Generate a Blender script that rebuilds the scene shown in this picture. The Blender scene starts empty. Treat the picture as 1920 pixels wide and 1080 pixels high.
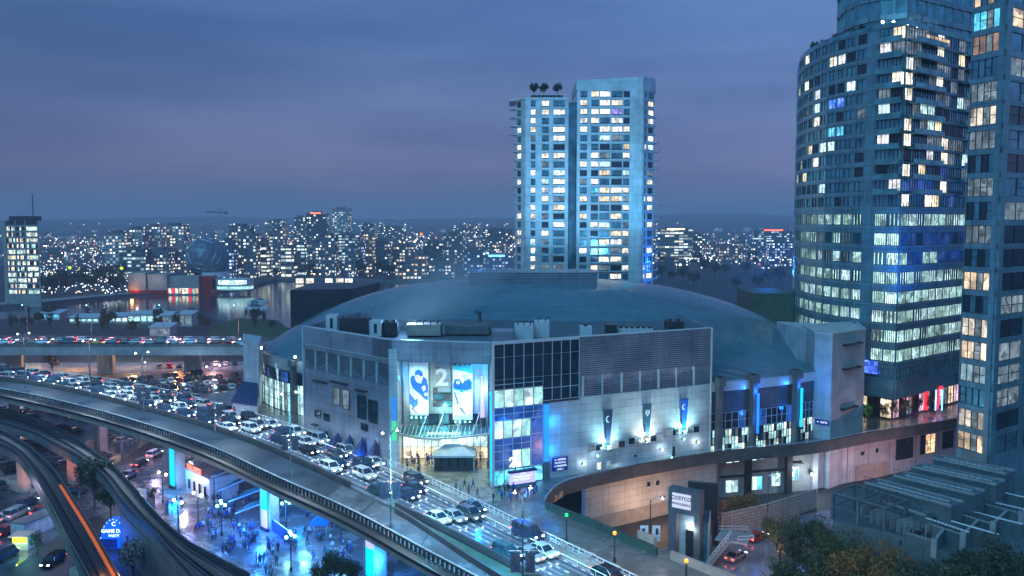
import bpy, bmesh, math, random
from mathutils import Vector, Matrix, noise
R = math.radians
rnd = random.Random(7)
scene = bpy.context.scene
COL = scene.collection
# ---------------------------------------------------------------- camera
H = 55.0; F = 1673.0; PITCH = math.atan(128.0/F)
cd = bpy.data.cameras.new("camera"); cam = bpy.data.objects.new("camera", cd); COL.objects.link(cam)
cam.location = (0, 0, H); cam.rotation_euler = (math.pi/2-PITCH, 0, 0)
cd.sensor_width = 36.0; cd.lens = 36.0*F/1920.0; cd.clip_end = 30000; cd.clip_start = 0.5
scene.camera = cam
# ---------------------------------------------------------------- sky
SUN_EL, SUN_AZ = R(34), R(205)
w = bpy.data.worlds.new("World"); scene.world = w; w.use_nodes = True
nt = w.node_tree; N = nt.nodes; L = nt.links; N.clear()
def nd(t, x=0, **k):
    n = N.new(t)
    for a, b in k.items(): setattr(n, a, b)
    return n
out = nd('ShaderNodeOutputWorld'); bg = nd('ShaderNodeBackground'); L.new(bg.outputs[0], out.inputs[0])
tc = nd('ShaderNodeTexCoord'); sep = nd('ShaderNodeSeparateXYZ'); L.new(tc.outputs['Generated'], sep.inputs[0])
cr = nd('ShaderNodeValToRGB'); L.new(sep.outputs['Z'], cr.inputs[0])
els = [(0.0, (.118, .138, .235)), (.05, (.122, .138, .255)), (.11, (.100, .145, .300)), (.20, (.078, .155, .340)), (.5, (.06, .14, .32)), (1, (.05, .13, .29))]
e = cr.color_ramp.elements
while len(e) < len(els): e.new(.5)
for q, (p, c) in zip(e, els): q.position = p; q.color = (*c, 1)
mp = nd('ShaderNodeMapping'); mp.inputs['Scale'].default_value = (1.3, 1.3, 7.0); L.new(tc.outputs['Generated'], mp.inputs[0])
nz = nd('ShaderNodeTexNoise'); nz.inputs['Scale'].default_value = 1.5; nz.inputs['Detail'].default_value = 5; nz.inputs['Roughness'].default_value = .5
L.new(mp.outputs[0], nz.inputs['Vector'])
cr2 = nd('ShaderNodeValToRGB'); L.new(nz.outputs[0], cr2.inputs[0])
cr2.color_ramp.elements[0].position = .36; cr2.color_ramp.elements[0].color = (.66, .70, .78, 1)
cr2.color_ramp.elements[1].position = .66; cr2.color_ramp.elements[1].color = (1.18, 1.10, 1.04, 1)
mx = nd('ShaderNodeMix', data_type='RGBA', blend_type='MULTIPLY'); mx.inputs[0].default_value = 1
L.new(cr.outputs[0], mx.inputs[6]); L.new(cr2.outputs[0], mx.inputs[7])
# dusk is brighter towards one side of the sky
mr = nd('ShaderNodeMapRange'); L.new(sep.outputs['X'], mr.inputs[0])
mr.inputs[1].default_value = -.55; mr.inputs[2].default_value = .45; mr.inputs[3].default_value = .68; mr.inputs[4].default_value = 1.08
vm = nd('ShaderNodeVectorMath', operation='SCALE'); L.new(mx.outputs[2], vm.inputs[0]); L.new(mr.outputs[0], vm.inputs['Scale'])
L.new(vm.outputs[0], bg.inputs[0]); bg.inputs[1].default_value = 1.26
sd = bpy.data.lights.new("sun", 'SUN'); sun = bpy.data.objects.new("sun", sd); COL.objects.link(sun)
sd.energy = 1.6; sd.angle = R(50); sd.color = (.20, .68, 1.0)
sun.rotation_euler = (R(52), 0, R(-28))
scene.view_settings.view_transform = 'Standard'; scene.view_settings.look = 'None'
scene.view_settings.exposure = 0.32; scene.view_settings.gamma = 1
scene.render.engine = 'CYCLES'
cy = scene.cycles
cy.use_denoising = True; cy.max_bounces = 5; cy.diffuse_bounces = 2; cy.glossy_bounces = 3; cy.transmission_bounces = 2
cy.volume_bounces = 0; cy.transparent_max_bounces = 8; cy.sample_clamp_indirect = 3; cy.sample_clamp_direct = 0
cy.use_adaptive_sampling = True; cy.adaptive_threshold = .02
cy.caustics_reflective = False; cy.caustics_refractive = False

# ---------------------------------------------------------------- geometry helpers
_c, _s = math.cos(PITCH), math.sin(PITCH)
def ray(px, py):
    x = (px-960)/F; u = (540-py)/F
    return x/(_c+u*_s), (-_s+u*_c)/(_c+u*_s)
def G(px, py, z=0.0):
    rx, rz = ray(px, py); t = (z-H)/rz
    return Vector((rx*t, t, z))
def Zp(px, py, Y):
    return H + ray(px, py)[1]*Y
def XY(px, py, Y): return Vector((ray(px, py)[0]*Y, Y, Zp(px, py, Y)))

MATS = {}
class MB:
    """collects faces (with a material index each); build() links them as one mesh object"""
    def __init__(s): s.v = []; s.f = []; s.m = []
    def add(s, vs, fs, m=0):
        o = len(s.v); s.v += [tuple(v) for v in vs]; s.f += [tuple(i+o for i in f) for f in fs]; s.m += [m]*len(fs); return s
    def quad(s, a, b, c, d, m=0): return s.add([a, b, c, d], [(0, 1, 2, 3)], m)
    def box(s, c, d, rz=0, m=0):
        ca, sa = math.cos(rz), math.sin(rz); vs = []
        for z in (-.5, .5):
            for x, y in ((-.5, -.5), (.5, -.5), (.5, .5), (-.5, .5)):
                X, Y = x*d[0], y*d[1]; vs.append((c[0]+X*ca-Y*sa, c[1]+X*sa+Y*ca, c[2]+z*d[2]))
        return s.add(vs, [(3, 2, 1, 0), (4, 5, 6, 7), (0, 1, 5, 4), (1, 2, 6, 5), (2, 3, 7, 6), (3, 0, 4, 7)], m)
    def prism(s, poly, z0, z1, m=0, mt=None):
        a = sum(poly[i][0]*poly[(i+1) % len(poly)][1]-poly[(i+1) % len(poly)][0]*poly[i][1] for i in range(len(poly)))
        if a < 0: poly = poly[::-1]
        n = len(poly); g = lambda z, i: z[i] if isinstance(z, (list, tuple)) else z
        if a < 0:
            if isinstance(z0, (list, tuple)): z0 = z0[::-1]
            if isinstance(z1, (list, tuple)): z1 = z1[::-1]
        vs = [(p[0], p[1], g(z0, i)) for i, p in enumerate(poly)]+[(p[0], p[1], g(z1, i)) for i, p in enumerate(poly)]
        s.add(vs, [tuple(range(n))[::-1]]+[(i, (i+1) % n, (i+1) % n+n, i+n) for i in range(n)], m)
        o = len(s.v)-2*n; s.f.append(tuple(range(o+n, o+2*n))); s.m.append(m if mt is None else mt); return s
    def wallseg(s, p, q, z0, z1, off0, off1, m=0):
        """box standing on the plan line p-q, from off0 to off1 along its outward (right hand) normal"""
        dx, dy = q[0]-p[0], q[1]-p[1]; l = math.hypot(dx, dy); nx, ny = dy/l, -dx/l
        poly = [(p[0]+nx*off1, p[1]+ny*off1), (q[0]+nx*off1, q[1]+ny*off1), (q[0]+nx*off0, q[1]+ny*off0), (p[0]+nx*off0, p[1]+ny*off0)]
        return s.prism(poly, z0, z1, m)
    def bar(s, a, b, r, n=6, m=0, r2=None):
        a, b = Vector(a), Vector(b); d = (b-a); l = d.length
        if l < 1e-6: return s
        d /= l; u = d.cross(Vector((0, 0, 1)) if abs(d.z) < .95 else Vector((1, 0, 0))).normalized(); v = d.cross(u); r2 = r if r2 is None else r2
        vs = []
        for k in range(n):
            t = 2*math.pi*k/n; o = u*math.cos(t)+v*math.sin(t); vs.append(a+o*r)
        for k in range(n):
            t = 2*math.pi*k/n; o = u*math.cos(t)+v*math.sin(t); vs.append(b+o*r2)
        return s.add(vs, [(k, k+n, (k+1) % n+n, (k+1) % n) for k in range(n)]+[tuple(range(n)), tuple(range(n, 2*n))[::-1]], m)
    def ball(s, c, r, n=8, k=5, m=0, sz=1):
        vs = [(c[0], c[1], c[2]-r*sz)]; fs = []
        for i in range(1, k):
            a = math.pi*i/k-math.pi/2
            for j in range(n):
                t = 2*math.pi*j/n; vs.append((c[0]+r*math.cos(a)*math.cos(t), c[1]+r*math.cos(a)*math.sin(t), c[2]+r*sz*math.sin(a)))
        vs.append((c[0], c[1], c[2]+r*sz)); T = len(vs)-1
        for j in range(n):
            fs.append((0, 1+(j+1) % n, 1+j)); fs.append((T, T-n+j, T-n+(j+1) % n))
            for i in range(k-2):
                b = 1+i*n; fs.append((b+j, b+(j+1) % n, b+n+(j+1) % n, b+n+j))
        return s.add(vs, fs, m)
    def ribbon(s, A, B, th, m=0, ms=None):
        """solid deck between two 3D polylines of equal length"""
        n = len(A); vs = []
        for a, b in zip(A, B): vs += [Vector(a), Vector(b), Vector(a)-Vector((0, 0, th)), Vector(b)-Vector((0, 0, th))]
        o = len(s.v); s.v += [tuple(v) for v in vs]; ms = m if ms is None else ms
        for i in range(n-1):
            j = o+i*4; k = j+4
            for f, mm in (((j, j+1, k+1, k), m), ((j+2, k+2, k+3, j+3), ms), ((j, k, k+2, j+2), ms), ((j+1, j+3, k+3, k+1), ms)):
                s.f.append(f); s.m.append(mm)
        s.f.append((o, o+2, o+3, o+1)); s.m.append(ms); e_ = o+(n-1)*4; s.f.append((e_, e_+1, e_+3, e_+2)); s.m.append(ms)
        return s
    def build(s, name, mats, parent=None, local=False, smooth=False):
        me = bpy.data.meshes.new(name); me.from_pydata(s.v, [], s.f)
        for m in (mats if isinstance(mats, (list, tuple)) else [mats]): me.materials.append(MATS[m] if isinstance(m, str) else m)
        me.polygons.foreach_set('material_index', s.m)
        if smooth: me.polygons.foreach_set('use_smooth', [True]*len(me.polygons))
        me.update()
        o = bpy.data.objects.new(name, me); COL.objects.link(o)
        if parent is not None:
            o.parent = parent
            if parent.type == 'EMPTY' and not local: o.location = -parent.location
        return o
def tag(o, label=None, cat=None, group=None, kind=None):
    for k, v in (('label', label), ('category', cat), ('group', group), ('kind', kind)):
        if v: o[k] = v
    return o
def thing(name, label, cat, loc=(0, 0, 0), rz=0, group=None):
    o = bpy.data.objects.new(name, None); COL.objects.link(o); o.location = loc; o.rotation_euler.z = rz
    o.empty_display_size = .2
    return tag(o, label, cat, group)
def struct(o): o['kind'] = 'structure'; return o
CH = {}
def dup(root, loc, rz, label=None, group=None, swap=None, scale=None):
    if root.name not in CH: CH[root.name] = [(c, list(c.children)) for c in root.children]
    r = root.copy(); COL.objects.link(r); r.location = loc; r.rotation_euler.z = rz
    if scale: r.scale = (scale,)*3
    if label: r['label'] = label
    if group: r['group'] = group
    for ch, gs in CH[root.name]:
        c = ch.copy(); COL.objects.link(c); c.parent = r
        if swap and ch.name.split('.')[0] in swap:
            c.data = swap[ch.name.split('.')[0]]
        for g in gs:
            d = g.copy(); COL.objects.link(d); d.parent = c
    return r
def lerp(a, b, t): return a+(b-a)*t
def resample(pts, n):
    pts = [Vector(p) for p in pts]; ls = [0]
    for a, b in zip(pts, pts[1:]): ls.append(ls[-1]+(b-a).length)
    o = []
    def cm(i, t):
        p0 = pts[max(i-1, 0)]; p1 = pts[i]; p2 = pts[i+1]; p3 = pts[min(i+2, len(pts)-1)]
        return .5*((2*p1)+(p2-p0)*t+(2*p0-5*p1+4*p2-p3)*t*t+(3*p1-p0-3*p2+p3)*t**3)
    for k in range(n):
        d = ls[-1]*k/(n-1); i = 0
        while i < len(ls)-2 and ls[i+1] < d: i += 1
        o.append(cm(i, (d-ls[i])/(ls[i+1]-ls[i])))
    return o

# ---------------------------------------------------------------- materials
def mat(name, col, rough=.6, metal=0, var=.25, sc=.5, bump=0, rvar=0, emis=None, estr=0, spec=.5, dirt=None, coords='Object', stretch=(1, 1, 1)):
    m = bpy.data.materials.new(name); m.use_nodes = True; t = m.node_tree; b = t.nodes['Principled BSDF']
    b.inputs['Roughness'].default_value = rough; b.inputs['Metallic'].default_value = metal
    b.inputs['Specular IOR Level'].default_value = spec
    b.inputs['Base Color'].default_value = (*col, 1)
    if var or bump or rvar:
        c = t.nodes.new('ShaderNodeTexCoord'); mpp = t.nodes.new('ShaderNodeMapping'); t.links.new(c.outputs[coords], mpp.inputs[0])
        mpp.inputs['Scale'].default_value = stretch
        n1 = t.nodes.new('ShaderNodeTexNoise'); n1.inputs['Scale'].default_value = sc; n1.inputs['Detail'].default_value = 6; n1.inputs['Roughness'].default_value = .6
        t.links.new(mpp.outputs[0], n1.inputs['Vector'])
        r_ = t.nodes.new('ShaderNodeValToRGB'); t.links.new(n1.outputs[0], r_.inputs[0])
        r_.color_ramp.elements[0].position = .3; r_.color_ramp.elements[1].position = .7
        d = dirt or tuple(x*(1-var) for x in col)
        r_.color_ramp.elements[0].color = (*d, 1); r_.color_ramp.elements[1].color = (*[min(1, x*(1+var*.6)) for x in col], 1)
        t.links.new(r_.outputs[0], b.inputs['Base Color'])
        if rvar:
            q = t.nodes.new('ShaderNodeMapRange'); t.links.new(n1.outputs[0], q.inputs[0]); q.inputs[1].default_value = .35; q.inputs[2].default_value = .65
            q.inputs[3].default_value = max(.02, rough-rvar); q.inputs[4].default_value = min(1, rough+rvar); t.links.new(q.outputs[0], b.inputs['Roughness'])
        if bump:
            bp = t.nodes.new('ShaderNodeBump'); bp.inputs['Strength'].default_value = bump; bp.inputs['Distance'].default_value = .1
            t.links.new(n1.outputs[0], bp.inputs['Height']); t.links.new(bp.outputs[0], b.inputs['Normal'])
    if emis:
        b.inputs['Emission Color'].default_value = (*emis, 1); b.inputs['Emission Strength'].default_value = estr
    MATS[name] = m; return m
def panelmat(name, col, bw, bh, rough=.4, metal=.4, mortar=.02, mcol=.35, var=.12, bumpn=0.0, sharp=.6):
    """cladding with panel joints and panel-to-panel variation; u along the wall (x+y scaled), v = z"""
    m = bpy.data.materials.new(name); m.use_nodes = True; t = m.node_tree; b = t.nodes['Principled BSDF']; K = t.links
    c = t.nodes.new('ShaderNodeTexCoord'); sp = t.nodes.new('ShaderNodeSeparateXYZ'); K.new(c.outputs['Object'], sp.inputs[0])
    dd = t.nodes.new('ShaderNodeMath'); dd.operation = 'ADD'
    K.new(sp.outputs[0], dd.inputs[0]); K.new(sp.outputs[1], dd.inputs[1])
    cb = t.nodes.new('ShaderNodeCombineXYZ'); K.new(dd.outputs[0], cb.inputs[0]); K.new(sp.outputs[2], cb.inputs[1])
    br = t.nodes.new('ShaderNodeTexBrick'); K.new(cb.outputs[0], br.inputs['Vector']); br.offset = 0
    br.inputs['Scale'].default_value = 1; br.inputs['Mortar Size'].default_value = mortar; br.inputs['Brick Width'].default_value = bw; br.inputs['Row Height'].default_value = bh
    br.inputs['Color1'].default_value = (*[x*(1-var) for x in col], 1); br.inputs['Color2'].default_value = (*[min(1, x*(1+var)) for x in col], 1)
    br.inputs['Mortar'].default_value = (*[x*mcol for x in col], 1); br.inputs['Bias'].default_value = 0
    n1 = t.nodes.new('ShaderNodeTexNoise'); n1.inputs['Scale'].default_value = .25; n1.inputs['Detail'].default_value = 7; K.new(c.outputs['Object'], n1.inputs['Vector'])
    q = t.nodes.new('ShaderNodeMapRange'); K.new(n1.outputs[0], q.inputs[0]); q.inputs[1].default_value = .3; q.inputs[2].default_value = .7; q.inputs[3].default_value = .72; q.inputs[4].default_value = 1.1
    mps = t.nodes.new('ShaderNodeMapping'); mps.inputs['Scale'].default_value = (1.6, 1.6, .10); K.new(c.outputs['Object'], mps.inputs[0])
    n3 = t.nodes.new('ShaderNodeTexNoise'); n3.inputs['Scale'].default_value = 1.0; n3.inputs['Detail'].default_value = 5; K.new(mps.outputs[0], n3.inputs['Vector'])
    q3 = t.nodes.new('ShaderNodeMapRange'); K.new(n3.outputs[0], q3.inputs[0]); q3.inputs[1].default_value = .3; q3.inputs[2].default_value = .62; q3.inputs[3].default_value = .84; q3.inputs[4].default_value = 1.03
    q4 = t.nodes.new('ShaderNodeMath'); q4.operation = 'MULTIPLY'; K.new(q.outputs[0], q4.inputs[0]); K.new(q3.outputs[0], q4.inputs[1])
    v = t.nodes.new('ShaderNodeVectorMath'); v.operation = 'SCALE'; K.new(br.outputs['Color'], v.inputs[0]); K.new(q4.outputs[0], v.inputs['Scale'])
    K.new(v.outputs[0], b.inputs['Base Color'])
    b.inputs['Roughness'].default_value = rough; b.inputs['Metallic'].default_value = metal
    q2 = t.nodes.new('ShaderNodeMapRange'); K.new(n1.outputs[0], q2.inputs[0]); q2.inputs[3].default_value = rough-.15; q2.inputs[4].default_value = rough+.15; K.new(q2.outputs[0], b.inputs['Roughness'])
    bp = t.nodes.new('ShaderNodeBump'); bp.inputs['Strength'].default_value = sharp; bp.inputs['Distance'].default_value = .05; bp.invert = True
    K.new(br.outputs['Fac'], bp.inputs['Height'])
    if bumpn:
        n2 = t.nodes.new('ShaderNodeTexNoise'); n2.inputs['Scale'].default_value = .5; n2.inputs['Detail'].default_value = 2; K.new(c.outputs['Object'], n2.inputs['Vector'])
        bp2 = t.nodes.new('ShaderNodeBump'); bp2.inputs['Strength'].default_value = bumpn; bp2.inputs['Distance'].default_value = .3; K.new(n2.outputs[0], bp2.inputs['Height'])
        K.new(bp.outputs[0], bp2.inputs['Normal']); K.new(bp2.outputs[0], b.inputs['Normal'])
    else: K.new(bp.outputs[0], b.inputs['Normal'])
    MATS[name] = m; return m
def litmat(name, col, strength, var=.8, sc=1.1, sample='NONE'):
    """a lit interior seen through glass: rooms differ in brightness and tint, blinds and furniture break it up, ceilings are brightest"""
    m = bpy.data.materials.new(name); m.use_nodes = True; t = m.node_tree; b = t.nodes['Principled BSDF']; K = t.links
    b.inputs['Base Color'].default_value = (.03, .05, .06, 1); b.inputs['Roughness'].default_value = .15
    def M(op, a, b_):
        n = t.nodes.new('ShaderNodeMath'); n.operation = op
        for i, x in enumerate((a, b_)):
            if isinstance(x, (int, float)): n.inputs[i].default_value = x
            else: K.new(x, n.inputs[i])
        return n.outputs[0]
    def MR(x, a, b_, c, d):
        q = t.nodes.new('ShaderNodeMapRange'); K.new(x, q.inputs[0])
        for i, v in enumerate((a, b_, c, d)): q.inputs[1+i].default_value = v
        return q.outputs[0]
    c = t.nodes.new('ShaderNodeTexCoord')
    n1 = t.nodes.new('ShaderNodeTexNoise'); n1.inputs['Scale'].default_value = .23; n1.inputs['Detail'].default_value = 1; K.new(c.outputs['Object'], n1.inputs['Vector'])
    v1 = t.nodes.new('ShaderNodeTexVoronoi'); v1.inputs['Scale'].default_value = .75*sc; v1.distance = 'CHEBYCHEV'; K.new(c.outputs['Object'], v1.inputs['Vector'])
    v2 = t.nodes.new('ShaderNodeTexVoronoi'); v2.inputs['Scale'].default_value = 1.9*sc; v2.distance = 'CHEBYCHEV'; K.new(c.outputs['Object'], v2.inputs['Vector'])
    s1 = t.nodes.new('ShaderNodeSeparateColor'); K.new(v1.outputs['Color'], s1.inputs[0]); s2 = t.nodes.new('ShaderNodeSeparateColor'); K.new(v2.outputs['Color'], s2.inputs[0])
    room = MR(n1.outputs[0], .35, .65, 1-var*.6, 1.15)
    big = MR(s1.outputs[0], 0, 1, 1-var*.85, 1.3)
    fine = MR(s2.outputs[1], 0, 1, 1-var*.38, 1.12)
    e_ = M('MULTIPLY', M('MULTIPLY', room, big), M('MULTIPLY', fine, strength*1.25)); K.new(e_, b.inputs['Emission Strength'])
    mc = t.nodes.new('ShaderNodeMix'); mc.data_type = 'RGBA'; K.new(MR(s1.outputs[2], .2, .9, 0, .55), mc.inputs[0]); mc.inputs[6].default_value = (*col, 1); mc.inputs[7].default_value = (min(1, col[0]*.8+.15), min(1, col[1]*.8+.17), min(1, col[2]*.8+.2), 1)
    K.new(mc.outputs[2], b.inputs['Emission Color'])
    m.cycles.emission_sampling = sample
    MATS[name] = m; return m
def emi(name, col, st, sample='NONE'):
    m = bpy.data.materials.new(name); m.use_nodes = True; b = m.node_tree.nodes['Principled BSDF']
    b.inputs['Base Color'].default_value = (*[x*.3 for x in col], 1); b.inputs['Emission Color'].default_value = (*col, 1); b.inputs['Emission Strength'].default_value = st
    m.cycles.emission_sampling = sample; MATS[name] = m; return m
def farmat(name, wall, lit, dens, cw=3.0, chh=3.3, st=3.0, wu=.62, wv=.5):
    """far building: wall colour with a grid of windows, some lit (world-metre cells)"""
    m = bpy.data.materials.new(name); m.use_nodes = True; t = m.node_tree; b = t.nodes['Principled BSDF']; K = t.links
    def M(op, a, b_=None, c_=None):
        n = t.nodes.new('ShaderNodeMath'); n.operation = op
        for i, x in enumerate((a, b_, c_)):
            if x is None: continue
            if isinstance(x, (int, float)): n.inputs[i].default_value = x
            else: K.new(x, n.inputs[i])
        return n.outputs[0]
    c = t.nodes.new('ShaderNodeTexCoord'); sp = t.nodes.new('ShaderNodeSeparateXYZ'); K.new(c.outputs['Object'], sp.inputs[0])
    oi = t.nodes.new('ShaderNodeObjectInfo')
    U = M('DIVIDE', M('ADD', sp.outputs[0], sp.outputs[1]), cw); V = M('DIVIDE', sp.outputs[2], chh)
    fu, fv = M('FRACT', U), M('FRACT', V); iu, iv = M('FLOOR', U), M('FLOOR', V)
    cb = t.nodes.new('ShaderNodeCombineXYZ'); K.new(iu, cb.inputs[0]); K.new(iv, cb.inputs[1]); K.new(M('MULTIPLY', oi.outputs['Random'], 913.0), cb.inputs[2])
    wn = t.nodes.new('ShaderNodeTexWhiteNoise'); K.new(cb.outputs[0], wn.inputs['Vector'])
    win = M('MULTIPLY', M('MULTIPLY', M('GREATER_THAN', fu, (1-wu)/2), M('LESS_THAN', fu, (1+wu)/2)), M('MULTIPLY', M('GREATER_THAN', fv, (1-wv)/2), M('LESS_THAN', fv, (1+wv)/2)))
    g = t.nodes.new('ShaderNodeNewGeometry'); sn = t.nodes.new('ShaderNodeSeparateXYZ'); K.new(g.outputs['True Normal'], sn.inputs[0])
    win = M('MULTIPLY', win, M('LESS_THAN', M('ABSOLUTE', sn.outputs[2]), .5))
    on = M('MULTIPLY', win, M('LESS_THAN', wn.outputs['Value'], dens))
    sc2 = t.nodes.new('ShaderNodeSeparateColor'); K.new(wn.outputs['Color'], sc2.inputs[0])
    mixc = t.nodes.new('ShaderNodeMix'); mixc.data_type = 'RGBA'; K.new(sc2.outputs[1], mixc.inputs[0]); mixc.inputs[6].default_value = (*lit, 1); mixc.inputs[7].default_value = (.75, .88, 1, 1)
    K.new(mixc.outputs[2], b.inputs['Emission Color'])
    K.new(M('MULTIPLY', on, M('ADD', M('MULTIPLY', M('POWER', sc2.outputs[2], 2.0), st*1.6), st*.25)), b.inputs['Emission Strength'])
    mb = t.nodes.new('ShaderNodeMix'); mb.data_type = 'RGBA'; K.new(win, mb.inputs[0]); mb.inputs[6].default_value = (*wall, 1); mb.inputs[7].default_value = (.02, .03, .04, 1)
    K.new(mb.outputs[2], b.inputs['Base Color']); b.inputs['Roughness'].default_value = .6
    m.cycles.emission_sampling = 'NONE'; MATS[name] = m; return m

mat('asphalt', (.06, .068, .085), .38, var=.35, sc=.35, rvar=.2, bump=.1)
mat('asphalt_wet', (.08, .095, .12), .22, var=.4, sc=.25, rvar=.14, bump=.08)
mat('road_wet', (.15, .19, .25), .13, var=.4, sc=.2, rvar=.09, bump=.05, stretch=(1, 1, 1))
mat('road_streak', (.06, .08, .11), .08, var=.4, sc=.3, rvar=.08)
mat('plaza_wet', (.16, .16, .165), .25, var=.35, sc=.3, rvar=.15, bump=.1)
mat('plaza_tiles', (.26, .26, .22), .28, var=.3, sc=.35, rvar=.17, bump=.1)
mat('ground_city', (.03, .035, .045), .7, var=.5, sc=.02)
mat('grass_dark', (.035, .075, .03), .9, var=.5, sc=.2)
mat('concrete', (.30, .30, .31), .75, var=.3, sc=.4, bump=.2)
mat('concrete_dark', (.12, .125, .135), .75, var=.35, sc=.4, bump=.2)
mat('concrete_warm', (.36, .30, .27), .75, var=.3, sc=.5, bump=.2)
mat('concrete_black', (.035, .04, .05), .6, var=.4, sc=.6)
mat('asphalt_side_unlit', (.016, .03, .046), .38, var=.3, sc=.12, rvar=.15)
mat('concrete_brown', (.072, .076, .08), .7, var=.4, sc=.5, bump=.2)
mat('terrace_wall', (.085, .125, .145), .6, var=.35, sc=.6, bump=.15)
mat('concrete_green', (.03, .075, .065), .6, var=.4, sc=.5)
mat('white_paint', (.72, .74, .76), .5, var=.1, sc=1)
mat('steel_white', (.62, .66, .7), .35, metal=.3, var=.1)
mat('steel_dark', (.05, .055, .065), .4, metal=.5, var=.2)
mat('rail_steel', (.45, .5, .55), .25, metal=1, var=.2)
mat('black', (.012, .013, .016), .5, var=0)
mat('glass_dark', (.03, .06, .09), .1, metal=.4, var=.5, sc=.4, spec=.9)
mat('glass_tower', (.17, .44, .54), .16, metal=.75, var=.6, sc=.3, spec=.9)
mat('glass_green', (.20, .52, .55), .18, metal=.7, var=.55, sc=.3, spec=.9)
m = mat('dome_skin', (.09, .185, .235), .2, var=.13, sc=.05, rvar=.12, bump=.03); t = m.node_tree; b = t.nodes['Principled BSDF']
c = t.nodes.new('ShaderNodeTexCoord'); br = t.nodes.new('ShaderNodeTexBrick'); t.links.new(c.outputs['Object'], br.inputs['Vector']); br.inputs['Scale'].default_value = 1
for k_, v_ in (('Mortar Size', .07), ('Brick Width', 11.0), ('Row Height', 2.6), ('Mortar Smooth', .3)): br.inputs[k_].default_value = v_
br.inputs['Color1'].default_value = (.9, .9, .9, 1); br.inputs['Color2'].default_value = (1.06, 1.06, 1.06, 1); br.inputs['Mortar'].default_value = (.55, .6, .62, 1)
n2 = t.nodes.new('ShaderNodeTexNoise'); n2.inputs['Scale'].default_value = .5; n2.inputs['Detail'].default_value = 8; t.links.new(c.outputs['Object'], n2.inputs['Vector'])
q = t.nodes.new('ShaderNodeMapRange'); t.links.new(n2.outputs[0], q.inputs[0]); q.inputs[1].default_value = .35; q.inputs[2].default_value = .7; q.inputs[3].default_value = .9; q.inputs[4].default_value = 1.05
mm1 = t.nodes.new('ShaderNodeMix'); mm1.data_type = 'RGBA'; mm1.blend_type = 'MULTIPLY'; mm1.inputs[0].default_value = 1
t.links.new(b.inputs['Base Color'].links[0].from_socket, mm1.inputs[6]); t.links.new(br.outputs['Color'], mm1.inputs[7])
vs = t.nodes.new('ShaderNodeVectorMath'); vs.operation = 'SCALE'; t.links.new(mm1.outputs[2], vs.inputs[0]); t.links.new(q.outputs[0], vs.inputs['Scale']); t.links.new(vs.outputs[0], b.inputs['Base Color'])
mat('roof_gravel', (.10, .14, .17), .8, var=.35, sc=.8, bump=.2)
panelmat('cladding', (.44, .44, .53), 4.2, 1.15, .36, .55, .025, .5, .10, .35)
panelmat('cladding_fine', (.30, .35, .44), 40, .38, .4, .5, .09, .35, .05, .15)
panelmat('panel_white', (.50, .54, .58), 5.4, 1.25, .5, .1, .03, .45, .07)
panelmat('panel_big', (.52, .54, .60), 6.0, 3.4, .5, .1, .03, .6, .05)
panelmat('entrance_wall', (.42, .50, .52), 2.4, 1.0, .4, .2, .02, .6, .08)
panelmat('tower_white', (.50, .58, .64), 30, 3.02, .5, .1, .05, .6, .04)
panelmat('tower_grey', (.22, .40, .47), 1.5, 1.8, .32, .5, .04, .5, .08)
panelmat('brick_wall', (.42, .33, .31), 1.1, .55, .8, 0, .06, .5, .15)
panelmat('louvre', (.24, .28, .34), 50, .3, .45, .4, .1, .3, .05)
litmat('lit_warm', (1, .78, .48), 1.35); litmat('lit_white', (1, .90, .72), 1.7); litmat('lit_cool', (.62, .95, 1), 1.5)
litmat('lit_office', (.55, .95, .88), 1.15, var=.85, sc=1.0); litmat('lit_blue', (.05, .16, 1), 1.5); litmat('lit_purple', (.35, .25, 1), 1.2)
litmat('room_warm', (1, .74, .48), .95, var=.95, sc=.7); litmat('room_white', (1, .86, .68), .85, var=.95, sc=.8); litmat('room_cool', (.5, .85, 1), .6, var=.9, sc=.7); litmat('room_dusk', (1, .6, .45), .3, var=.9, sc=.7)
litmat('lit_pale', (.9, .93, 1), 1.5)
litmat('lit_dim', (.45, .6, .7), .32); litmat('lit_cyan', (.1, .65, 1), 1.3); litmat('lit_lobby', (.45, .95, .95), .8, var=.5, sc=1.3)
litmat('lit_amber', (1, .6, .32), 1.0); litmat('lit_pink', (1, .55, .75), 1.0); litmat('lit_deep', (.02, .14, .8), .38, var=.7, sc=.5)
emi('bulb_white', (.85, .97, 1), 25); emi('bulb_cyan', (.2, 1, .9), 14); emi('bulb_warm', (1, .75, .4), 14); emi('bulb_orange', (1, .30, .02), 1.7)
emi('head_light', (.75, .9, 1), 11); emi('tail_light', (1, .05, .04), 9); emi('led_blue', (.01, .17, 1), 1.7); emi('led_cyan', (0, .6, 1), 1.15)
emi('led_green', (0, .9, .2), .9); emi('led_lilac', (.5, .45, 1), 1.0); emi('led_bluebox', (.0, .12, 1), .9); emi('red_neon', (1, .10, .03), 3.0)
emi('sign_white', (.8, .8, 1), .62); emi('sign_letters', (.8, .95, 1), 1.2); emi('amber_trackbed_glow', (1, .2, .03), .4); emi('city_white', (.7, .85, 1), 3.6); emi('city_warm', (1, .68, .35), 3.4)
emi('city_red', (1, .1, .06), 5); emi('lime', (.65, 1, .05), 1.4); emi('col_blue', (.05, .35, 1), .5); emi('col_green', (.1, 1, .5), .5); emi('led_rooftop', (.1, .4, 1), 5); emi('led_red', (1, .03, .05), 1.3)
mat('poster_white', (.80, .85, .9), .5, var=.12, sc=1.5); mat('poster_blue', (.01, .12, .62), .5, var=.3, sc=2); mat('poster_skin', (.7, .5, .4), .6, var=.1)
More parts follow.
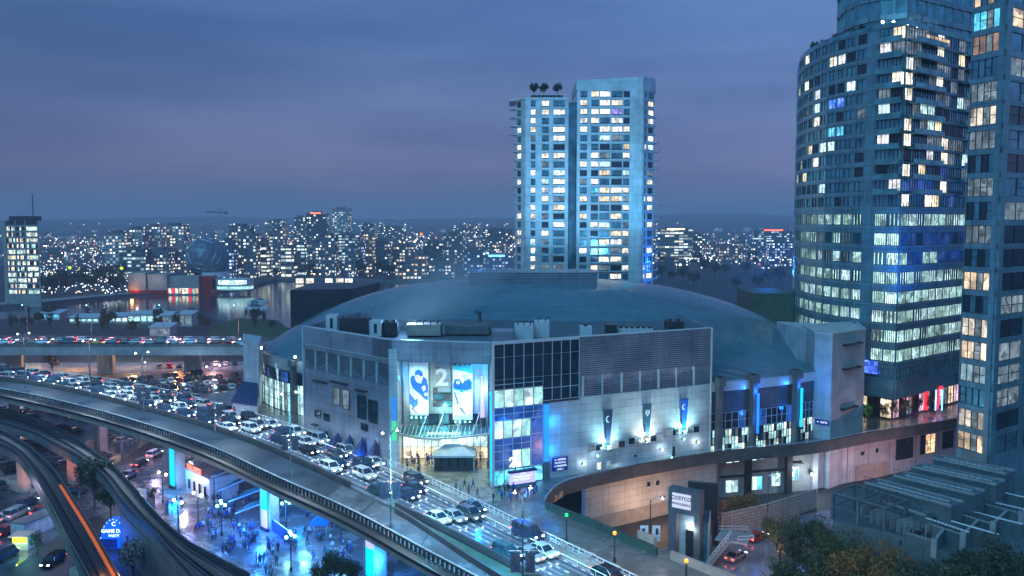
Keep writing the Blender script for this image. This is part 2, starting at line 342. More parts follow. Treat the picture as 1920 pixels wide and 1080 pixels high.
mat('poster_teal', (.05, .55, .62), .5, var=.1); mat('poster_ice', (.62, .74, .85), .5, var=.25, sc=1); mat('poster_dark', (.02, .03, .10), .5, var=.1); mat('poster_navy', (.01, .05, .30), .5, var=.15)
mat('canvas_blue', (.012, .035, .12), .7, var=.3, sc=1); mat('canvas_pale', (.45, .52, .6), .6, var=.15, sc=1)
mat('flag_cloth', (.05, .06, .11), .7, var=.4, sc=1.5)
mat('bark', (.045, .035, .028), .9, var=.3, sc=3)
mat('leaf_dark', (.03, .055, .028), .7, var=.5, sc=.7); mat('leaf_green', (.055, .085, .025), .7, var=.5, sc=.6); mat('leaf_autumn', (.20, .11, .03), .7, var=.5, sc=.6)
mat('leaf_painted_lit', (.12, .40, .04), .6, var=.5, sc=.8); mat('blossom', (.42, .40, .42), .8, var=.3, sc=2)  # the terrace tree's green lighting is put into its leaf colour
mat('skin', (.42, .27, .2), .6, var=0); mat('hair', (.03, .02, .015), .7, var=0)
for n_, c_ in (('cloth_black', (.012, .014, .02)), ('cloth_blue', (.01, .06, .35)), ('cloth_white', (.6, .65, .7)), ('cloth_grey', (.1, .11, .13)), ('cloth_navy', (.01, .02, .08)), ('cloth_teal', (.02, .2, .25))):
    mat(n_, c_, .8, var=0)
for n_, c_ in (('car_black', (.012, .013, .016)), ('car_white', (.7, .73, .76)), ('car_silver', (.34, .37, .4)), ('car_blue', (.02, .05, .12)), ('car_red', (.4, .02, .02)), ('car_grey', (.09, .1, .115)), ('car_teal', (.02, .09, .12)), ('car_taxi', (.65, .32, .02))):
    mat(n_, c_, .22, metal=.35, var=0)
mat('tyre', (.015, .015, .016), .8, var=0)
# water: wind ripples
m = mat('water', (.012, .03, .06), .09, var=0); t = m.node_tree; b = t.nodes['Principled BSDF']
c = t.nodes.new('ShaderNodeTexCoord'); n1 = t.nodes.new('ShaderNodeTexNoise'); n1.inputs['Scale'].default_value = .35; n1.inputs['Detail'].default_value = 4
t.links.new(c.outputs['Object'], n1.inputs['Vector']); bp = t.nodes.new('ShaderNodeBump'); bp.inputs['Strength'].default_value = .2; bp.inputs['Distance'].default_value = .3
t.links.new(n1.outputs[0], bp.inputs['Height']); t.links.new(bp.outputs[0], b.inputs['Normal'])

def lamp(kind, loc, e, col, size=.3, tgt=None, angle=60, blend=.6, spread=None):
    d = bpy.data.lights.new('light', kind); d.energy = e; d.color = col
    if kind == 'SPOT': d.spot_size = R(angle); d.spot_blend = blend; d.shadow_soft_size = size
    elif kind == 'POINT': d.shadow_soft_size = size
    elif kind == 'AREA': d.size = size; 
    o = bpy.data.objects.new('light', d); COL.objects.link(o); o.location = loc; o.visible_camera = False
    if kind == 'AREA': o.visible_glossy = False
    if tgt is not None: o.rotation_euler = (Vector(tgt)-Vector(loc)).to_track_quat('-Z', 'Y').to_euler()
    return o
def text_mesh(txt, size, depth, name, m, parent, loc, rot, bold=False, sx=1, local=True):
    cu = bpy.data.curves.new('t', 'FONT'); cu.body = txt; cu.size = size; cu.extrude = depth; cu.align_x = 'CENTER'; cu.align_y = 'CENTER'; cu.resolution_u = 2
    if bold: cu.offset = size*.03
    to = bpy.data.objects.new('t', cu); me = bpy.data.meshes.new_from_object(to); bpy.data.objects.remove(to); bpy.data.curves.remove(cu)
    me.name = name; me.materials.clear(); me.materials.append(MATS[m])
    rm = rot.to_matrix() if not isinstance(rot, Matrix) else rot
    base = Vector(parent.location) if parent is not None and parent.type == 'EMPTY' and not local else Vector((0, 0, 0))
    for v in me.vertices: v.co = rm @ Vector((v.co.x*sx, v.co.y, v.co.z)) + Vector(loc)-base
    o = bpy.data.objects.new(name, me); COL.objects.link(o); o.parent = parent
    return o
def wallrot(p, q):
    """rotation taking text x to direction p->q, y up, z to outward (right-hand) normal"""
    d = Vector((q[0]-p[0], q[1]-p[1], 0)).normalized(); n = Vector((d.y, -d.x, 0))
    return Matrix((d, Vector((0, 0, 1)), n)).transposed()
#@@SETTING
# ================================================================ SETTING
gb = MB(); gb.quad((-9000, -300, 0), (9000, -300, 0), (9000, 9000, 0), (-9000, 9000, 0)); struct(gb.build('ground', 'ground_city'))
# hills on the horizon
hb = MB(); nx, ny = 90, 16
for j in range(ny):
    for i in range(nx):
        X = -4200+8400*i/(nx-1); Y = 2600+3600*j/(ny-1); k = j/(ny-1)
        h = -2+(k**1.1)*(66+26*noise.noise((X*.0007, 3, 0))+10*noise.noise((X*.004, Y*.003, 5))+ (34*math.exp(-((X-1500)/900)**2)))
        if j == ny-1: h += 5*noise.noise((X*.03, 9, 1))
        hb.v.append((X, Y, max(h, -2)))
for j in range(ny-1):
    for i in range(nx-1):
        a = j*nx+i; hb.f.append((a, a+1, a+nx+1, a+nx)); hb.m.append(0)
struct(hb.build('hills', 'ground_city', smooth=True))
def sheet(name, pix, z, m, zg=None, kind='structure', th=.0):
    b = MB(); pts = [G(x, y, zg if zg is not None else z) for x, y in pix]
    pts = [Vector((p.x, p.y, z)) for p in pts]
    a = sum(p.x*q.y-q.x*p.y for p, q in zip(pts, pts[1:]+pts[:1]))
    if a < 0: pts = pts[::-1]
    b.add(pts, [tuple(range(len(pts)))]); o = b.build(name, m); o['kind'] = kind; return o
# false creek basin
water_px = [(-260, 608), (0, 598), (100, 593), (240, 589), (350, 592), (420, 603), (545, 615), (760, 620), (1000, 610), (1000, 530), (740, 531), (600, 527), (520, 528), (478, 538), (340, 552), (200, 564), (60, 578), (-260, 598)]
sheet('water', water_px, .02, 'water', zg=0)
# quay edge strips
for pts, nm in (([(-260, 594), (60, 574), (200, 560), (340, 548), (400, 547), (478, 538), (520, 526), (600, 525), (740, 529), (1000, 528)], 'quay'), ):
    A = [G(x, y, 0) for x, y in pts]; B = [a+Vector((0, -5, 0)) for a in A]
    q = MB(); q.ribbon([a+Vector((0, 0, 2.2)) for a in A], [b_+Vector((0, 0, 2.2)) for b_ in B], 2.6, 0); o = q.build('quay', 'concrete_dark'); struct(o)
sheet('seawall_path', [(-200, 590), (60, 570), (200, 556), (330, 545), (330, 542), (200, 551), (60, 563), (-200, 580)], .05, 'concrete')
sheet('lawn', [(395, 612), (450, 596), (520, 600), (560, 632), (470, 640), (380, 634)], .03, 'grass_dark')
sheet('lawn', [(205, 690), (300, 668), (345, 664), (260, 694)], .03, 'grass_dark')
sheet('road', [(-200, 700), (-200, 682), (460, 678), (460, 694), (200, 700), (60, 712)], .035, 'road_wet')
sheet('road', [(-200, 1080), (-60, 985), (90, 925), (240, 868), (340, 822), (400, 838), (330, 872), (300, 915), (140, 985), (60, 1040), (-60, 1130)], .035, 'asphalt_wet')
sheet('plaza', [(330, 872), (420, 840), (700, 880), (1100, 1100), (1100, 1300), (520, 1300), (420, 1120), (300, 1000), (285, 915)], .04, 'plaza_wet')
sheet('parking_lot', [(190, 712), (330, 694), (470, 694), (520, 760), (330, 800), (180, 745)], .03, 'asphalt')
sheet('parking_lot', [(-200, 1000), (-200, 740), (240, 745), (320, 800), (230, 862), (60, 930)], .03, 'asphalt')
sheet('lower_street', [(1180, 1130), (1200, 1040), (1345, 1000), (1530, 960), (1600, 950), (1800, 925), (1900, 960), (1560, 1180)], .03, 'road_wet')

# arena level plaza (z=10)
WALK = [(1022, 938), (1036, 918), (1060, 903), (1110, 889), (1200, 870), (1330, 848), (1430, 838), (1530, 829), (1640, 809), (1730, 795), (1830, 778), (1960, 757)]
WK = [G(x, y, 11.2) for x, y in WALK]
def zdeck(s_):
    T = [(-1000, 14), (-250, 14), (-210, 13.6), (-175, 12.6), (-148, 11.8), (-122, 11), (-100, 10.5), (-80, 10.1), (-40, 10.05), (500, 10.05)]
    for (a, za), (b_, zb) in zip(T, T[1:]):
        if s_ <= b_: return za+(zb-za)*(s_-a)/(b_-a)
    return 10.05
def GD(px, py, dz=0):
    z = 13
    for _ in range(8):
        p = G(px, py, z+dz); z = zdeck(p.x-p.y)
    return Vector((p.x, p.y, z))
PF = [GD(*p) for p in [(-120, 686), (0, 694), (200, 717), (330, 743), (430, 772), (500, 790), (570, 813), (650, 841), (730, 873), (790, 899), (850, 928), (925, 965), (1000, 1004), (1060, 1030), (1150, 1074), (1300, 1150)]]
PM = [GD(*p) for p in [(-120, 703), (0, 711), (125, 731), (250, 762), (375, 796), (475, 830), (530, 853), (600, 885), (665, 917), (735, 950), (800, 977), (891, 1027), (960, 1062), (1040, 1102), (1140, 1156)]]
PM2 = [GD(*p) for p in [(-120, 706), (0, 714), (125, 734), (250, 765), (375, 800), (475, 834), (530, 857), (600, 889), (665, 921), (735, 956), (800, 997), (891, 1060), (940, 1090), (1010, 1130), (1090, 1190)]]
PN = [GD(x, y, 1.1) for x, y in [(-120, 708), (0, 727), (125, 753), (250, 786), (330, 812), (400, 836), (465, 866), (530, 899), (660, 952), (800, 1032), (900, 1080), (1000, 1138), (1100, 1205)]]
NR = 70
def smooth(P, it=60):
    P = [p.copy() for p in P]
    for _ in range(it): P = [P[0]]+[(P[i-1]+P[i]*2+P[i+1])/4 for i in range(1, len(P)-1)]+[P[-1]]
    return P
RF, RM, RM2, RN = smooth(resample(PF, NR), 14), smooth(resample(PM, NR), 8), smooth(resample(PM2, NR), 8), smooth(resample(PN, NR), 14)
pl = MB()
edge = [(p.x, p.y) for p in RF if p.x > -42]
low = [G(1100, 972, 10), G(1230, 1028, 10), G(1392, 1086, 10), G(1560, 1150, 10), G(1560, 1400, 10)]
poly = edge+[(30, 60)]+[(p.x, p.y) for p in low[::-1]]+[(p.x, p.y) for p in WK]+[(130, 236), (60, 270), (-60, 262), (-78, 225), (-60, 190)]
tris = MB(); tris.prism(poly, 8.9, 10.0, 0); o = tris.build('plaza_deck', 'plaza_wet'); struct(o)
# warmer tiled forecourt in front of the entrance
fp = [(-44, 171.5), (-20.8, 151.6), (-20.8, 165.9), (-4.2, 165.9), (-4.2, 148.5), (-1.5, 140.5), (-8.5, 138.6), (-13.7, 143.9), (-24, 154.5), (-35, 164.5)]
tris = MB(); tris.add([(x, y, 10.006) for x, y in fp], [tuple(range(len(fp)))]); struct(tris.build('forecourt', 'plaza_tiles'))

# ---------------------------------------------------------------- walkway parapet and retaining walls
wkr = resample(WK, 60)
pw = thing('walkway_parapet', 'long brown concrete parapet sweeping along the edge of the arena walkway', 'parapet', wkr[20])
b = MB(); b.ribbon([p+Vector((0, .25, 0)) for p in wkr], [p+Vector((0, -.25, 0)) for p in wkr], 2.2); b.build('parapet_wall', 'concrete_brown', pw)
b = MB()
for p, q in zip(wkr, wkr[1:]): b.bar(p+Vector((0, 0, .28)), q+Vector((0, 0, .28)), .07, 5)
for p in wkr[::2]: b.bar(p, p+Vector((0, 0, .3)), .04, 4)
b.build('handrail', 'steel_white', pw)
def wall_line(name, label, pts, z0, z1, th, m, cat='wall', capm=None, rail=False):
    t_ = thing(name, label, cat, (pts[0].x, pts[0].y, z0)); b = MB()
    for p, q in zip(pts, pts[1:]): b.wallseg(p, q, z0, z1, -th/2, th/2)
    b.build('wall_body', m, t_)
    c_ = MB()
    for p, q in zip(pts, pts[1:]): c_.wallseg(p, q, z1+.002, z1+.12, -th/2-.06, th/2+.06)
    c_.build('coping', capm or m, t_)
    if rail:
        r_ = MB()
        for p, q in zip(pts, pts[1:]):
            p3, q3 = Vector((p.x, p.y, z1+1)), Vector((q.x, q.y, z1+1)); n_ = max(1, int((q3-p3).length/2))
            for hh in (0, -.45): r_.bar(p3+Vector((0, 0, hh)), q3+Vector((0, 0, hh)), .04, 4)
            for k in range(n_+1): a = p3.lerp(q3, k/n_); r_.bar(a-Vector((0, 0, 1)), a, .03, 4)
        r_.build('railing', 'steel_white', t_)
    return t_
wall_line('retaining_wall', 'dark retaining wall bounding the plaza above the lower street', [G(1026, 944, 11), G(1100, 971, 11), G(1162, 998, 11), G(1232, 1028, 11)], 0, 11.0, .4, 'concrete_green', rail=False)
wall_line('retaining_wall', 'pinkish concrete wall beside the lamp lit road at the bottom', [G(1258, 1034, 11), G(1330, 1062, 11), G(1400, 1090, 11), G(1480, 1125, 11)], 0, 11.0, .4, 'concrete_warm')
wall_line('wing_wall', 'short pale concrete wall between the plaza road and the warehouse entrance', [G(1198, 1008, 11), G(1228, 1022, 11)], 4, 11.9, .5, 'concrete_warm')

# ---------------------------------------------------------------- main viaduct
via = thing('road_viaduct', 'curving concrete road viaduct full of white traffic passing the arena', 'viaduct', (RM[30].x, RM[30].y, 0))
b = MB(); b.ribbon(RM, RF, 1.5, 0, 1); b.build('traffic_deck', ['road_wet', 'concrete_dark'], via)
KS = 50; b = MB(); b.ribbon(RN[:KS+1], RM2[:KS+1], 1.7, 0, 1); b.build('side_deck', ['asphalt_side_unlit', 'concrete'], via)  # dark asphalt colour imitates the lack of headlight glow here
b = MB(); b.ribbon(RN[KS:], RM2[KS:], 1.7, 0, 1); b.build('side_deck', ['asphalt_wet', 'concrete'], via)  # paler asphalt colour imitates light falling on the near end
b = MB()  # floor of the gap between decks
b.ribbon([p-Vector((0, 0, .35)) for p in RM2], [p-Vector((0, 0, .35)) for p in RM], 1.0); b.build('median_strip', 'concrete_green', via)
for k0_, k1_, PS in ((0, .735, RM), (.785, 1, RM), (.785, 1, RM2)):
    b = MB()
    for i in range(NR-1):
        k = i/(NR-1)
        if not k0_ <= k < k1_: continue
        P0, P1 = PS[i], PS[i+1]
        b.wallseg(P0, P1, [P0.z, P1.z, P1.z, P0.z], [P0.z+.85, P1.z+.85, P1.z+.85, P0.z+.85], -.2, .2)
    b.build('median_barrier', 'concrete_black', via)
# far side: pavement with white railing
b = MB(); off = []
for i in range(NR):
    a = RF[i]; d = (RF[min(i+1, NR-1)]-RF[max(i-1, 0)]); d.z = 0; d.normalize(); n_ = Vector((d.y, -d.x, 0)); off.append(n_)
b.ribbon([RF[i]+off[i]*2.2+Vector((0, 0, .15)) for i in range(NR)], [RF[i]+Vector((0, 0, .15)) for i in range(NR)], .2); b.build('sidewalk', 'concrete', via)
b = MB()
for hh, r_ in ((1.15, .07), (.65, .045), (.35, .045)):
    for i in range(NR-1): b.bar(RF[i]+Vector((0, 0, hh)), RF[i+1]+Vector((0, 0, hh)), r_, 5)
for i in range(NR-1):
    for k in (0, .33, .66):
        p = RF[i].lerp(RF[i+1], k); b.bar(p, p+Vector((0, 0, 1.2)), .09, 4)
b.build('railing', 'steel_white', via)
b = MB()
for i in range(NR-1):
    b.bar(RF[i]+off[i]*2.4+Vector((0, 0, .7)), RF[i+1]+off[i+1]*2.4+Vector((0, 0, .7)), .08, 5)
    p = RF[i]+off[i]*2.4; b.bar(p, p+Vector((0, 0, .75)), .06, 4)
b.build('crash_rail', 'steel_white', via)
# near side: balustrade with openings, bright top rail
b = MB(); tb = MB(); fb = MB()
noff = []
for i in range(NR):
    d = (RN[min(i+1, NR-1)]-RN[max(i-1, 0)]); d.z = 0; d.normalize(); noff.append(Vector((d.y, -d.x, 0)))
for i in range(NR-1):
    tb.bar(RN[i]+noff[i]*.1+Vector((0, 0, 1.12)), RN[i+1]+noff[i+1]*.1+Vector((0, 0, 1.12)), .11, 5)
    n_ = 3
    for k in range(n_):
        p = RN[i].lerp(RN[i+1], (k+.5)/n_)+noff[i]*.15; q = RN[i].lerp(RN[i+1], (k+.93)/n_)+noff[i]*.15
        b.wallseg(p, q, [p.z, q.z, q.z, p.z], [p.z+1.0, q.z+1.0, q.z+1.0, p.z+1.0], -.1, .1)
        b.wallseg(q, RN[i].lerp(RN[i+1], (k+1.5)/n_)+noff[i]*.15, p.z+.82, p.z+.99, -.08, .08)
b.build('balustrade', 'concrete_black', via); tb.build('handrail', 'steel_white', via)
fb.ribbon([RN[i]+noff[i]*1.6+Vector((0, 0, -.15)) for i in range(NR)], [RN[i]+noff[i]*.02+Vector((0, 0, -.15)) for i in range(NR)], .5); fb.build('cable_trough', 'black', via)
gb_ = MB(); gb_.ribbon([RN[i]+noff[i]*.35+Vector((0, 0, -.66)) for i in range(NR)], [RN[i]-noff[i]*2.5+Vector((0, 0, -1.71)) for i in range(NR)], 1.5); gb_.build('girder', 'concrete_warm', via)
# dark glossy strips painting reflection streaks of the wet road, and expansion joints
b = MB()
for lf in (.15, .38, .62, .84):
    for o_ in (-.055, .055):
        for i in range(NR-1):
            f0_, f1_ = lf+o_-.022, lf+o_+.022; u = Vector((0, 0, .004)); b.quad(RM[i].lerp(RF[i], f0_)+u, RM[i+1].lerp(RF[i+1], f0_)+u, RM[i+1].lerp(RF[i+1], f1_)+u, RM[i].lerp(RF[i], f1_)+u)
b.build('reflection_streak', 'road_streak', via)
b = MB()
for i in range(3, NR-1, 5):
    for A_, B_ in ((RM, RF), (RN, RM2)):
        d_ = (A_[i+1]-A_[i]).normalized()*.12; u = Vector((0, 0, .009)); b.quad(A_[i]-d_+u, A_[i]+d_+u, B_[i]+d_+u, B_[i]-d_+u)
b.build('expansion_joint', 'black', via)
# lane lines
b = MB()
for fr in (.27, .5, .73):
    for i in range(0, NR-1):
        for k in (0, .5):
            p, q = RM[i].lerp(RF[i], fr), RM[i+1].lerp(RF[i+1], fr); a, c2 = p.lerp(q, k), p.lerp(q, k+.22)
            n_ = (q-p).cross(Vector((0, 0, 1))).normalized()*.09; u = Vector((0, 0, .006))
            b.quad(a+n_+u, c2+n_+u, c2-n_+u, a-n_+u)
o = b.build('lane_marking', 'white_paint', via); o['kind'] = 'stuff'
def pier(px, py, w_, d_, mtop, parent, m='concrete_warm', rz=R(-45), grooves=True):
    p = G(px, py, 0); b = MB(); b.box((p.x, p.y, mtop/2), (w_, d_, mtop), rz)
    if grooves:
        for k in (-.3, 0, .3):
            for sg in (-1, 1): b.box((p.x+math.cos(rz)*w_*k-math.sin(rz)*sg*d_/2, p.y+math.sin(rz)*w_*k+math.cos(rz)*sg*d_/2, mtop/2), (.35, .3, mtop), rz)
    b.build('pier', m, parent); return p
for px, py in ((190, 853), (333, 912), (506, 990), (703, 1082), (28, 800), (905, 1150)):
    p = pier(px, py, 3.6, 1.8, 11.0 if px > 450 else 12.0, via)
# glowing boxes that paint coloured uplight onto three pier faces
def pier_glow(px, py, mtop, mats_, label):
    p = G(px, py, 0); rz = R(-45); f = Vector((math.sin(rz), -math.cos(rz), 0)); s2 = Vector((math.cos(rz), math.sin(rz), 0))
    t_ = thing('painted_pier_glow', label, 'light column', (p.x, p.y, 0)); 
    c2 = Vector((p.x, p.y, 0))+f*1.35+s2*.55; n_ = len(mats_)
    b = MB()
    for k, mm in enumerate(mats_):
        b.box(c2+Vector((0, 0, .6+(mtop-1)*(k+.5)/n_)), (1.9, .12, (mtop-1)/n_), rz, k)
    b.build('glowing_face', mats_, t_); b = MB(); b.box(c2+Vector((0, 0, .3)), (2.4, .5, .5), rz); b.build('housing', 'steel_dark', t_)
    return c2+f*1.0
q1 = pier_glow(333, 912, 11.5, ['led_cyan'], 'tall cyan light panel on the viaduct pier by the white kiosk')
q2 = pier_glow(506, 990, 10.5, ['led_lilac', 'led_green', 'led_green'], 'light panel glowing green above lilac on the pier over the crowd')
q3 = pier_glow(703, 1082, 10, ['led_cyan', 'led_lilac'], 'light panel glowing blue and lilac on the pier beside the dark trees')
lamp('POINT', q1+Vector((2, -2, 3)), 1500, (0, .3, 1), 1); lamp('POINT', q2+Vector((1, -2, 3)), 5000, (.02, .15, 1), 1); lamp('POINT', q3+Vector((2, -1, 3)), 5000, (.02, .25, 1), 1)

# far viaduct
fv = thing('road_viaduct', 'straight concrete viaduct carrying red tail lights behind the car park', 'viaduct', (-120, 322, 0))
fa = [G(x, y, 12) for x, y in ((-150, 649), (0, 650), (230, 650), (448, 650), (560, 651))]; fbk = [G(x, y, 12) for x, y in ((-150, 633), (0, 634), (230, 635), (448, 636), (560, 637))]
b = MB(); b.ribbon(fa, fbk, 1.6, 0, 1); b.build('traffic_deck', ['road_wet', 'concrete'], fv)
b = MB()
for A_, s2 in ((fa, 1), (fbk, -1)):
    for p, q in zip(A_, A_[1:]): b.wallseg(p, q, p.z, p.z+1.0, -.15, .15)
b.build('parapet', 'concrete_dark', fv)
b = MB(); b.ribbon([p+Vector((0, -.3, -.9)) for p in fa], [p+Vector((0, 1, -.9)) for p in fa], 2.0); b.build('girder', 'concrete', fv)
for px in (30, 200, 362): pier(px, 700, 5.5, 2.2, 10.6, fv, 'concrete', 0)

# ---------------------------------------------------------------- elevated railway guideways
def guideway(label, Lp, Rp, z, zend=None, glow=None, n=46):
    A = resample([G(x, y, z) for x, y in Lp], n); B = resample([G(x, y, z) for x, y in Rp], n)
    if zend is not None:
        A = [Vector((p.x, p.y, z)) for p in A]; B = [Vector((p.x, p.y, z)) for p in B]
    t_ = thing('railway_guideway', label, 'railway viaduct', (A[n//2].x, A[n//2].y, 0))
    b = MB(); b.ribbon(A, B, 1.5, 0, 1); b.build('deck', ['concrete_black', 'concrete_dark'], t_)
    b = MB()
    for S, T in ((A, B), (B, A)):
        for i in range(n-1):
            q = S[i].lerp(T[i], .03); q2 = S[i+1].lerp(T[i+1], .03); b.wallseg(q, q2, [z]*4, [z+.75]*4, -.12, .12, 0); b.bar(Vector((q.x, q.y, z+.8)), Vector((q2.x, q2.y, z+.8)), .06, 4, 1)
    b.build('parapet', ['concrete_black', 'rail_steel'], t_)
    for fr in (.22, .36, .64, .78):
        b = MB()
        for i in range(n-1): b.bar(A[i].lerp(B[i], fr)+Vector((0, 0, .18)), A[i+1].lerp(B[i+1], fr)+Vector((0, 0, .18)), .06, 4)
        b.build('rail', 'rail_steel', t_)
    b = MB()
    for i in range(n-1): b.wallseg(A[i].lerp(B[i], .5), A[i+1].lerp(B[i+1], .5), z+.004, z+.45, -.35, .35)
    b.build('centre_trough', 'black', t_)
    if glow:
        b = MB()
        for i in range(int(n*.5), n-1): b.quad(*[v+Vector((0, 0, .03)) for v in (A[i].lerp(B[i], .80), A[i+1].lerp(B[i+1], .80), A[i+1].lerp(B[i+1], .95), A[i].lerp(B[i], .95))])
        b.build('trackbed_glow', 'amber_trackbed_glow', t_)  # self-glowing strip paints the orange light on the trackbed
    return t_, A, B
gA, aA, aB = guideway('curving railway guideway nearest the plaza with dark tracks', [(-60, 783), (0, 796), (62, 814), (100, 835), (150, 862), (195, 898), (225, 940), (250, 968), (287, 1003), (312, 1032), (345, 1070), (380, 1110)], [(-60, 758), (0, 770), (62, 786), (125, 816), (175, 850), (212, 877), (250, 917), (287, 962), (312, 987), (350, 1020), (400, 1048), (470, 1085)], 8)
gB, bA, bB = guideway('narrow railway guideway with an orange lit trackbed at the bottom edge', [(-60, 822), (0, 838), (35, 857), (60, 892), (87, 940), (115, 995), (160, 1080), (190, 1140)], [(-60, 797), (0, 810), (50, 838), (78, 862), (105, 890), (138, 940), (170, 990), (221, 1080), (252, 1140)], 8, glow=True)
for px, py in ((139, 906), (262, 985)): pier(px, py, 2.2, 1.6, 6.6, gA, 'concrete_warm', R(-30), False)
for px, py in ((46, 922), (152, 1150)): pier(px, py, 2.2, 1.6, 6.6, gB, 'concrete_warm', R(-30), False)
b = MB()
for i in range(30, 45): b.wallseg(aA[i]*.998, aA[i+1]*.998, 0, 6.45, -.3, .1)
b.build('retaining_wall', 'concrete_dark', gA)
lamp('POINT', bA[40]+Vector((2.2, 0, 2)), 250, (1, .35, .08), .3)
#@@ARENA
# ================================================================ ARENA
A1, A2, A3, A5 = (-40.1, 170.9), (-20.4, 151.1), (-3.6, 147.8), (37.8, 168.4)
ZT = 34.5
def on(p, q, t):  # t metres along p-q
    l = math.hypot(q[0]-p[0], q[1]-p[1]); return (p[0]+(q[0]-p[0])*t/l, p[1]+(q[1]-p[1])*t/l)
def LN(p, q): return math.hypot(q[0]-p[0], q[1]-p[1])
AR = thing('sports_arena', 'big sports arena with a low teal dome and metal clad entrance block', 'arena', (5, 215, 10))
ECX, ECY, EA, EB, ETH, EZ, EH, EP = 6.39, 224.1, 72.05, 42.2, -.1916, 21.9, 18.4, 2.88
def ell(r, t, e=0):
    x, y = (EA*r+e)*math.cos(t), (EB*r+e)*math.sin(t)
    return ECX+x*math.cos(ETH)-y*math.sin(ETH), ECY+x*math.sin(ETH)+y*math.cos(ETH)
b = MB(); nr, ntt = 22, 120
for j in range(nr+1):
    r = math.sin(math.pi/2*(1-j/nr)); z = EZ+EH*(1-r**EP)
    for i in range(ntt):
        x, y = ell(r, 2*math.pi*i/ntt); b.v.append((x, y, z))
for j in range(nr):
    for i in range(ntt):
        a = j*ntt+i; a2 = j*ntt+(i+1) % ntt; b.f.append((a, a2, a2+ntt, a+ntt)); b.m.append(0)
dome = b.build('dome_roof', 'dome_skin', AR, smooth=True)
# bowl wall below the dome
wl = MB(); lv = MB(); gl = MB(); sc_ = MB(); n2 = 72
P = [ell(1, 2*math.pi*i/n2, .5) for i in range(n2)]
for i in range(n2):
    p, q = P[i], P[(i+1) % n2]
    ang = 360*i/n2
    wl.wallseg(p, q, 0, EZ-2.05 if 180 < ang < 262 else EZ-9.2, -.8, .0, 1)
    if not 180 < ang < 262: lv.wallseg(p, q, EZ-9.2, EZ-2.0, -.8, .1)
    wl.wallseg(p, q, EZ-2.0, EZ+.5, -.8, .5, 0)
wl.build('wall', ['concrete', 'concrete_dark'], AR); lv.build('louvre_band', 'louvre', AR)
# curtain wall with lit concourse at both visible arcs
def arc_index(px):
    best = None
    for i in range(n2):
        x, y = P[i]
        if y > ECY: continue
        u = 960+F*x/y
        if best is None or abs(u-px) < best[0]: best = (abs(u-px), i)
    return best[1]
iL0, iL1 = arc_index(478), arc_index(580); iR0, iR1 = arc_index(1322), arc_index(1535)
wcount = [0]
def glazed(p, q, z0, z1, off, mats_, nu, nv, parent, frame='steel_dark', lit=None, nm='window', mull=.09, depth=.12):
    """one glazed opening: panes (mats_ picks one per pane) with its mullions"""
    dx, dy = q[0]-p[0], q[1]-p[1]; l = math.hypot(dx, dy); ux, uy = dx/l, dy/l; nx_, ny_ = uy, -ux
    def P3(u, z, o): return (p[0]+ux*u+nx_*o, p[1]+uy*u+ny_*o, z)
    b = MB(); ms = []
    for i in range(nu):
        for j in range(nv):
            mm = mats_[(i*5+j*3+int(abs(p[0])*7)) % len(mats_)] if lit is None else lit(i, j)
            if mm not in ms: ms.append(mm)
            u0, u1 = l*i/nu, l*(i+1)/nu; a, c2 = z0+(z1-z0)*j/nv, z0+(z1-z0)*(j+1)/nv
            b.quad(P3(u0, a, off), P3(u1, a, off), P3(u1, c2, off), P3(u0, c2, off), ms.index(mm))
    ms.append(frame); k = len(ms)-1
    for i in range(nu+1):
        u = l*i/nu; b.prism([P3(u-mull/2, 0, off+depth)[:2], P3(u+mull/2, 0, off+depth)[:2], P3(u+mull/2, 0, off+.01)[:2], P3(u-mull/2, 0, off+.01)[:2]], z0, z1, k)
    for j in range(nv+1):
        z = z0+(z1-z0)*j/nv; b.prism([P3(0, 0, off+depth*.9)[:2], P3(l, 0, off+depth*.9)[:2], P3(l, 0, off+.01)[:2], P3(0, 0, off+.01)[:2]], z-mull/2, z+mull/2, k)
    wcount[0] += 1
    return b.build(nm, ms, parent)
for i in list(range(min(iL0, iL1)-1, max(iL0, iL1)+1))+list(range(min(iR0, iR1)-1, max(iR0, iR1)+2)):
    p, q = P[i % n2], P[(i+1) % n2]
    left = p[0] < 0
    glazed(p, q, 15.0 if not left else 17.0, (17.2 if not left else 19.4), .22, ['glass_dark', 'lit_deep', 'glass_dark'], 3, 2, AR)
    glazed(p, q, 10.05, 14.9 if not left else 16.9, .22, ['lit_lobby', 'lit_cool', 'lit_lobby', 'glass_dark', 'lit_white'] if not left else ['lit_lobby', 'lit_dim', 'lit_cool'], 4, 3, AR)
def PX0(px, d): return (ray(px, 400)[0]*d, d)
def domez(x, y):
    dx, dy = x-ECX, y-ECY; c_, s_ = math.cos(-ETH), math.sin(-ETH); u, v_ = dx*c_-dy*s_, dx*s_+dy*c_
    return EZ+EH*(1-min(1, math.sqrt((u/EA)**2+(v_/EB)**2))**EP)
QW = resample([(38.0, 169.0, 0), (45.5, 172.0, 0), (54, 176.2, 0), (63, 182.3, 0), (66, 185, 0)], 9)
ZE = 24.0
b = MB()
for p, q in zip(QW, QW[1:]):
    d1, d2 = [(Vector((ECX, ECY, 0))-v).normalized()*14 for v in (p, q)]
    a, c2 = p+d1, q+d2; o0, o1 = p-d1*.03, q-d2*.03
    b.quad((o0.x, o0.y, ZE), (o1.x, o1.y, ZE), (c2.x, c2.y, domez(c2.x, c2.y)+.06), (a.x, a.y, domez(a.x, a.y)+.06))
b.build('roof_skirt', 'dome_skin', AR)
b = MB()
for p, q in zip(QW, QW[1:]): b.wallseg(p, q, ZE-1.9, ZE-.02, -.6, .35)
b.build('eave_band', 'steel_white', AR); b = MB()
for p, q in zip(QW, QW[1:]): b.wallseg(p, q, 17.9, ZE-1.92, -.6, .0)
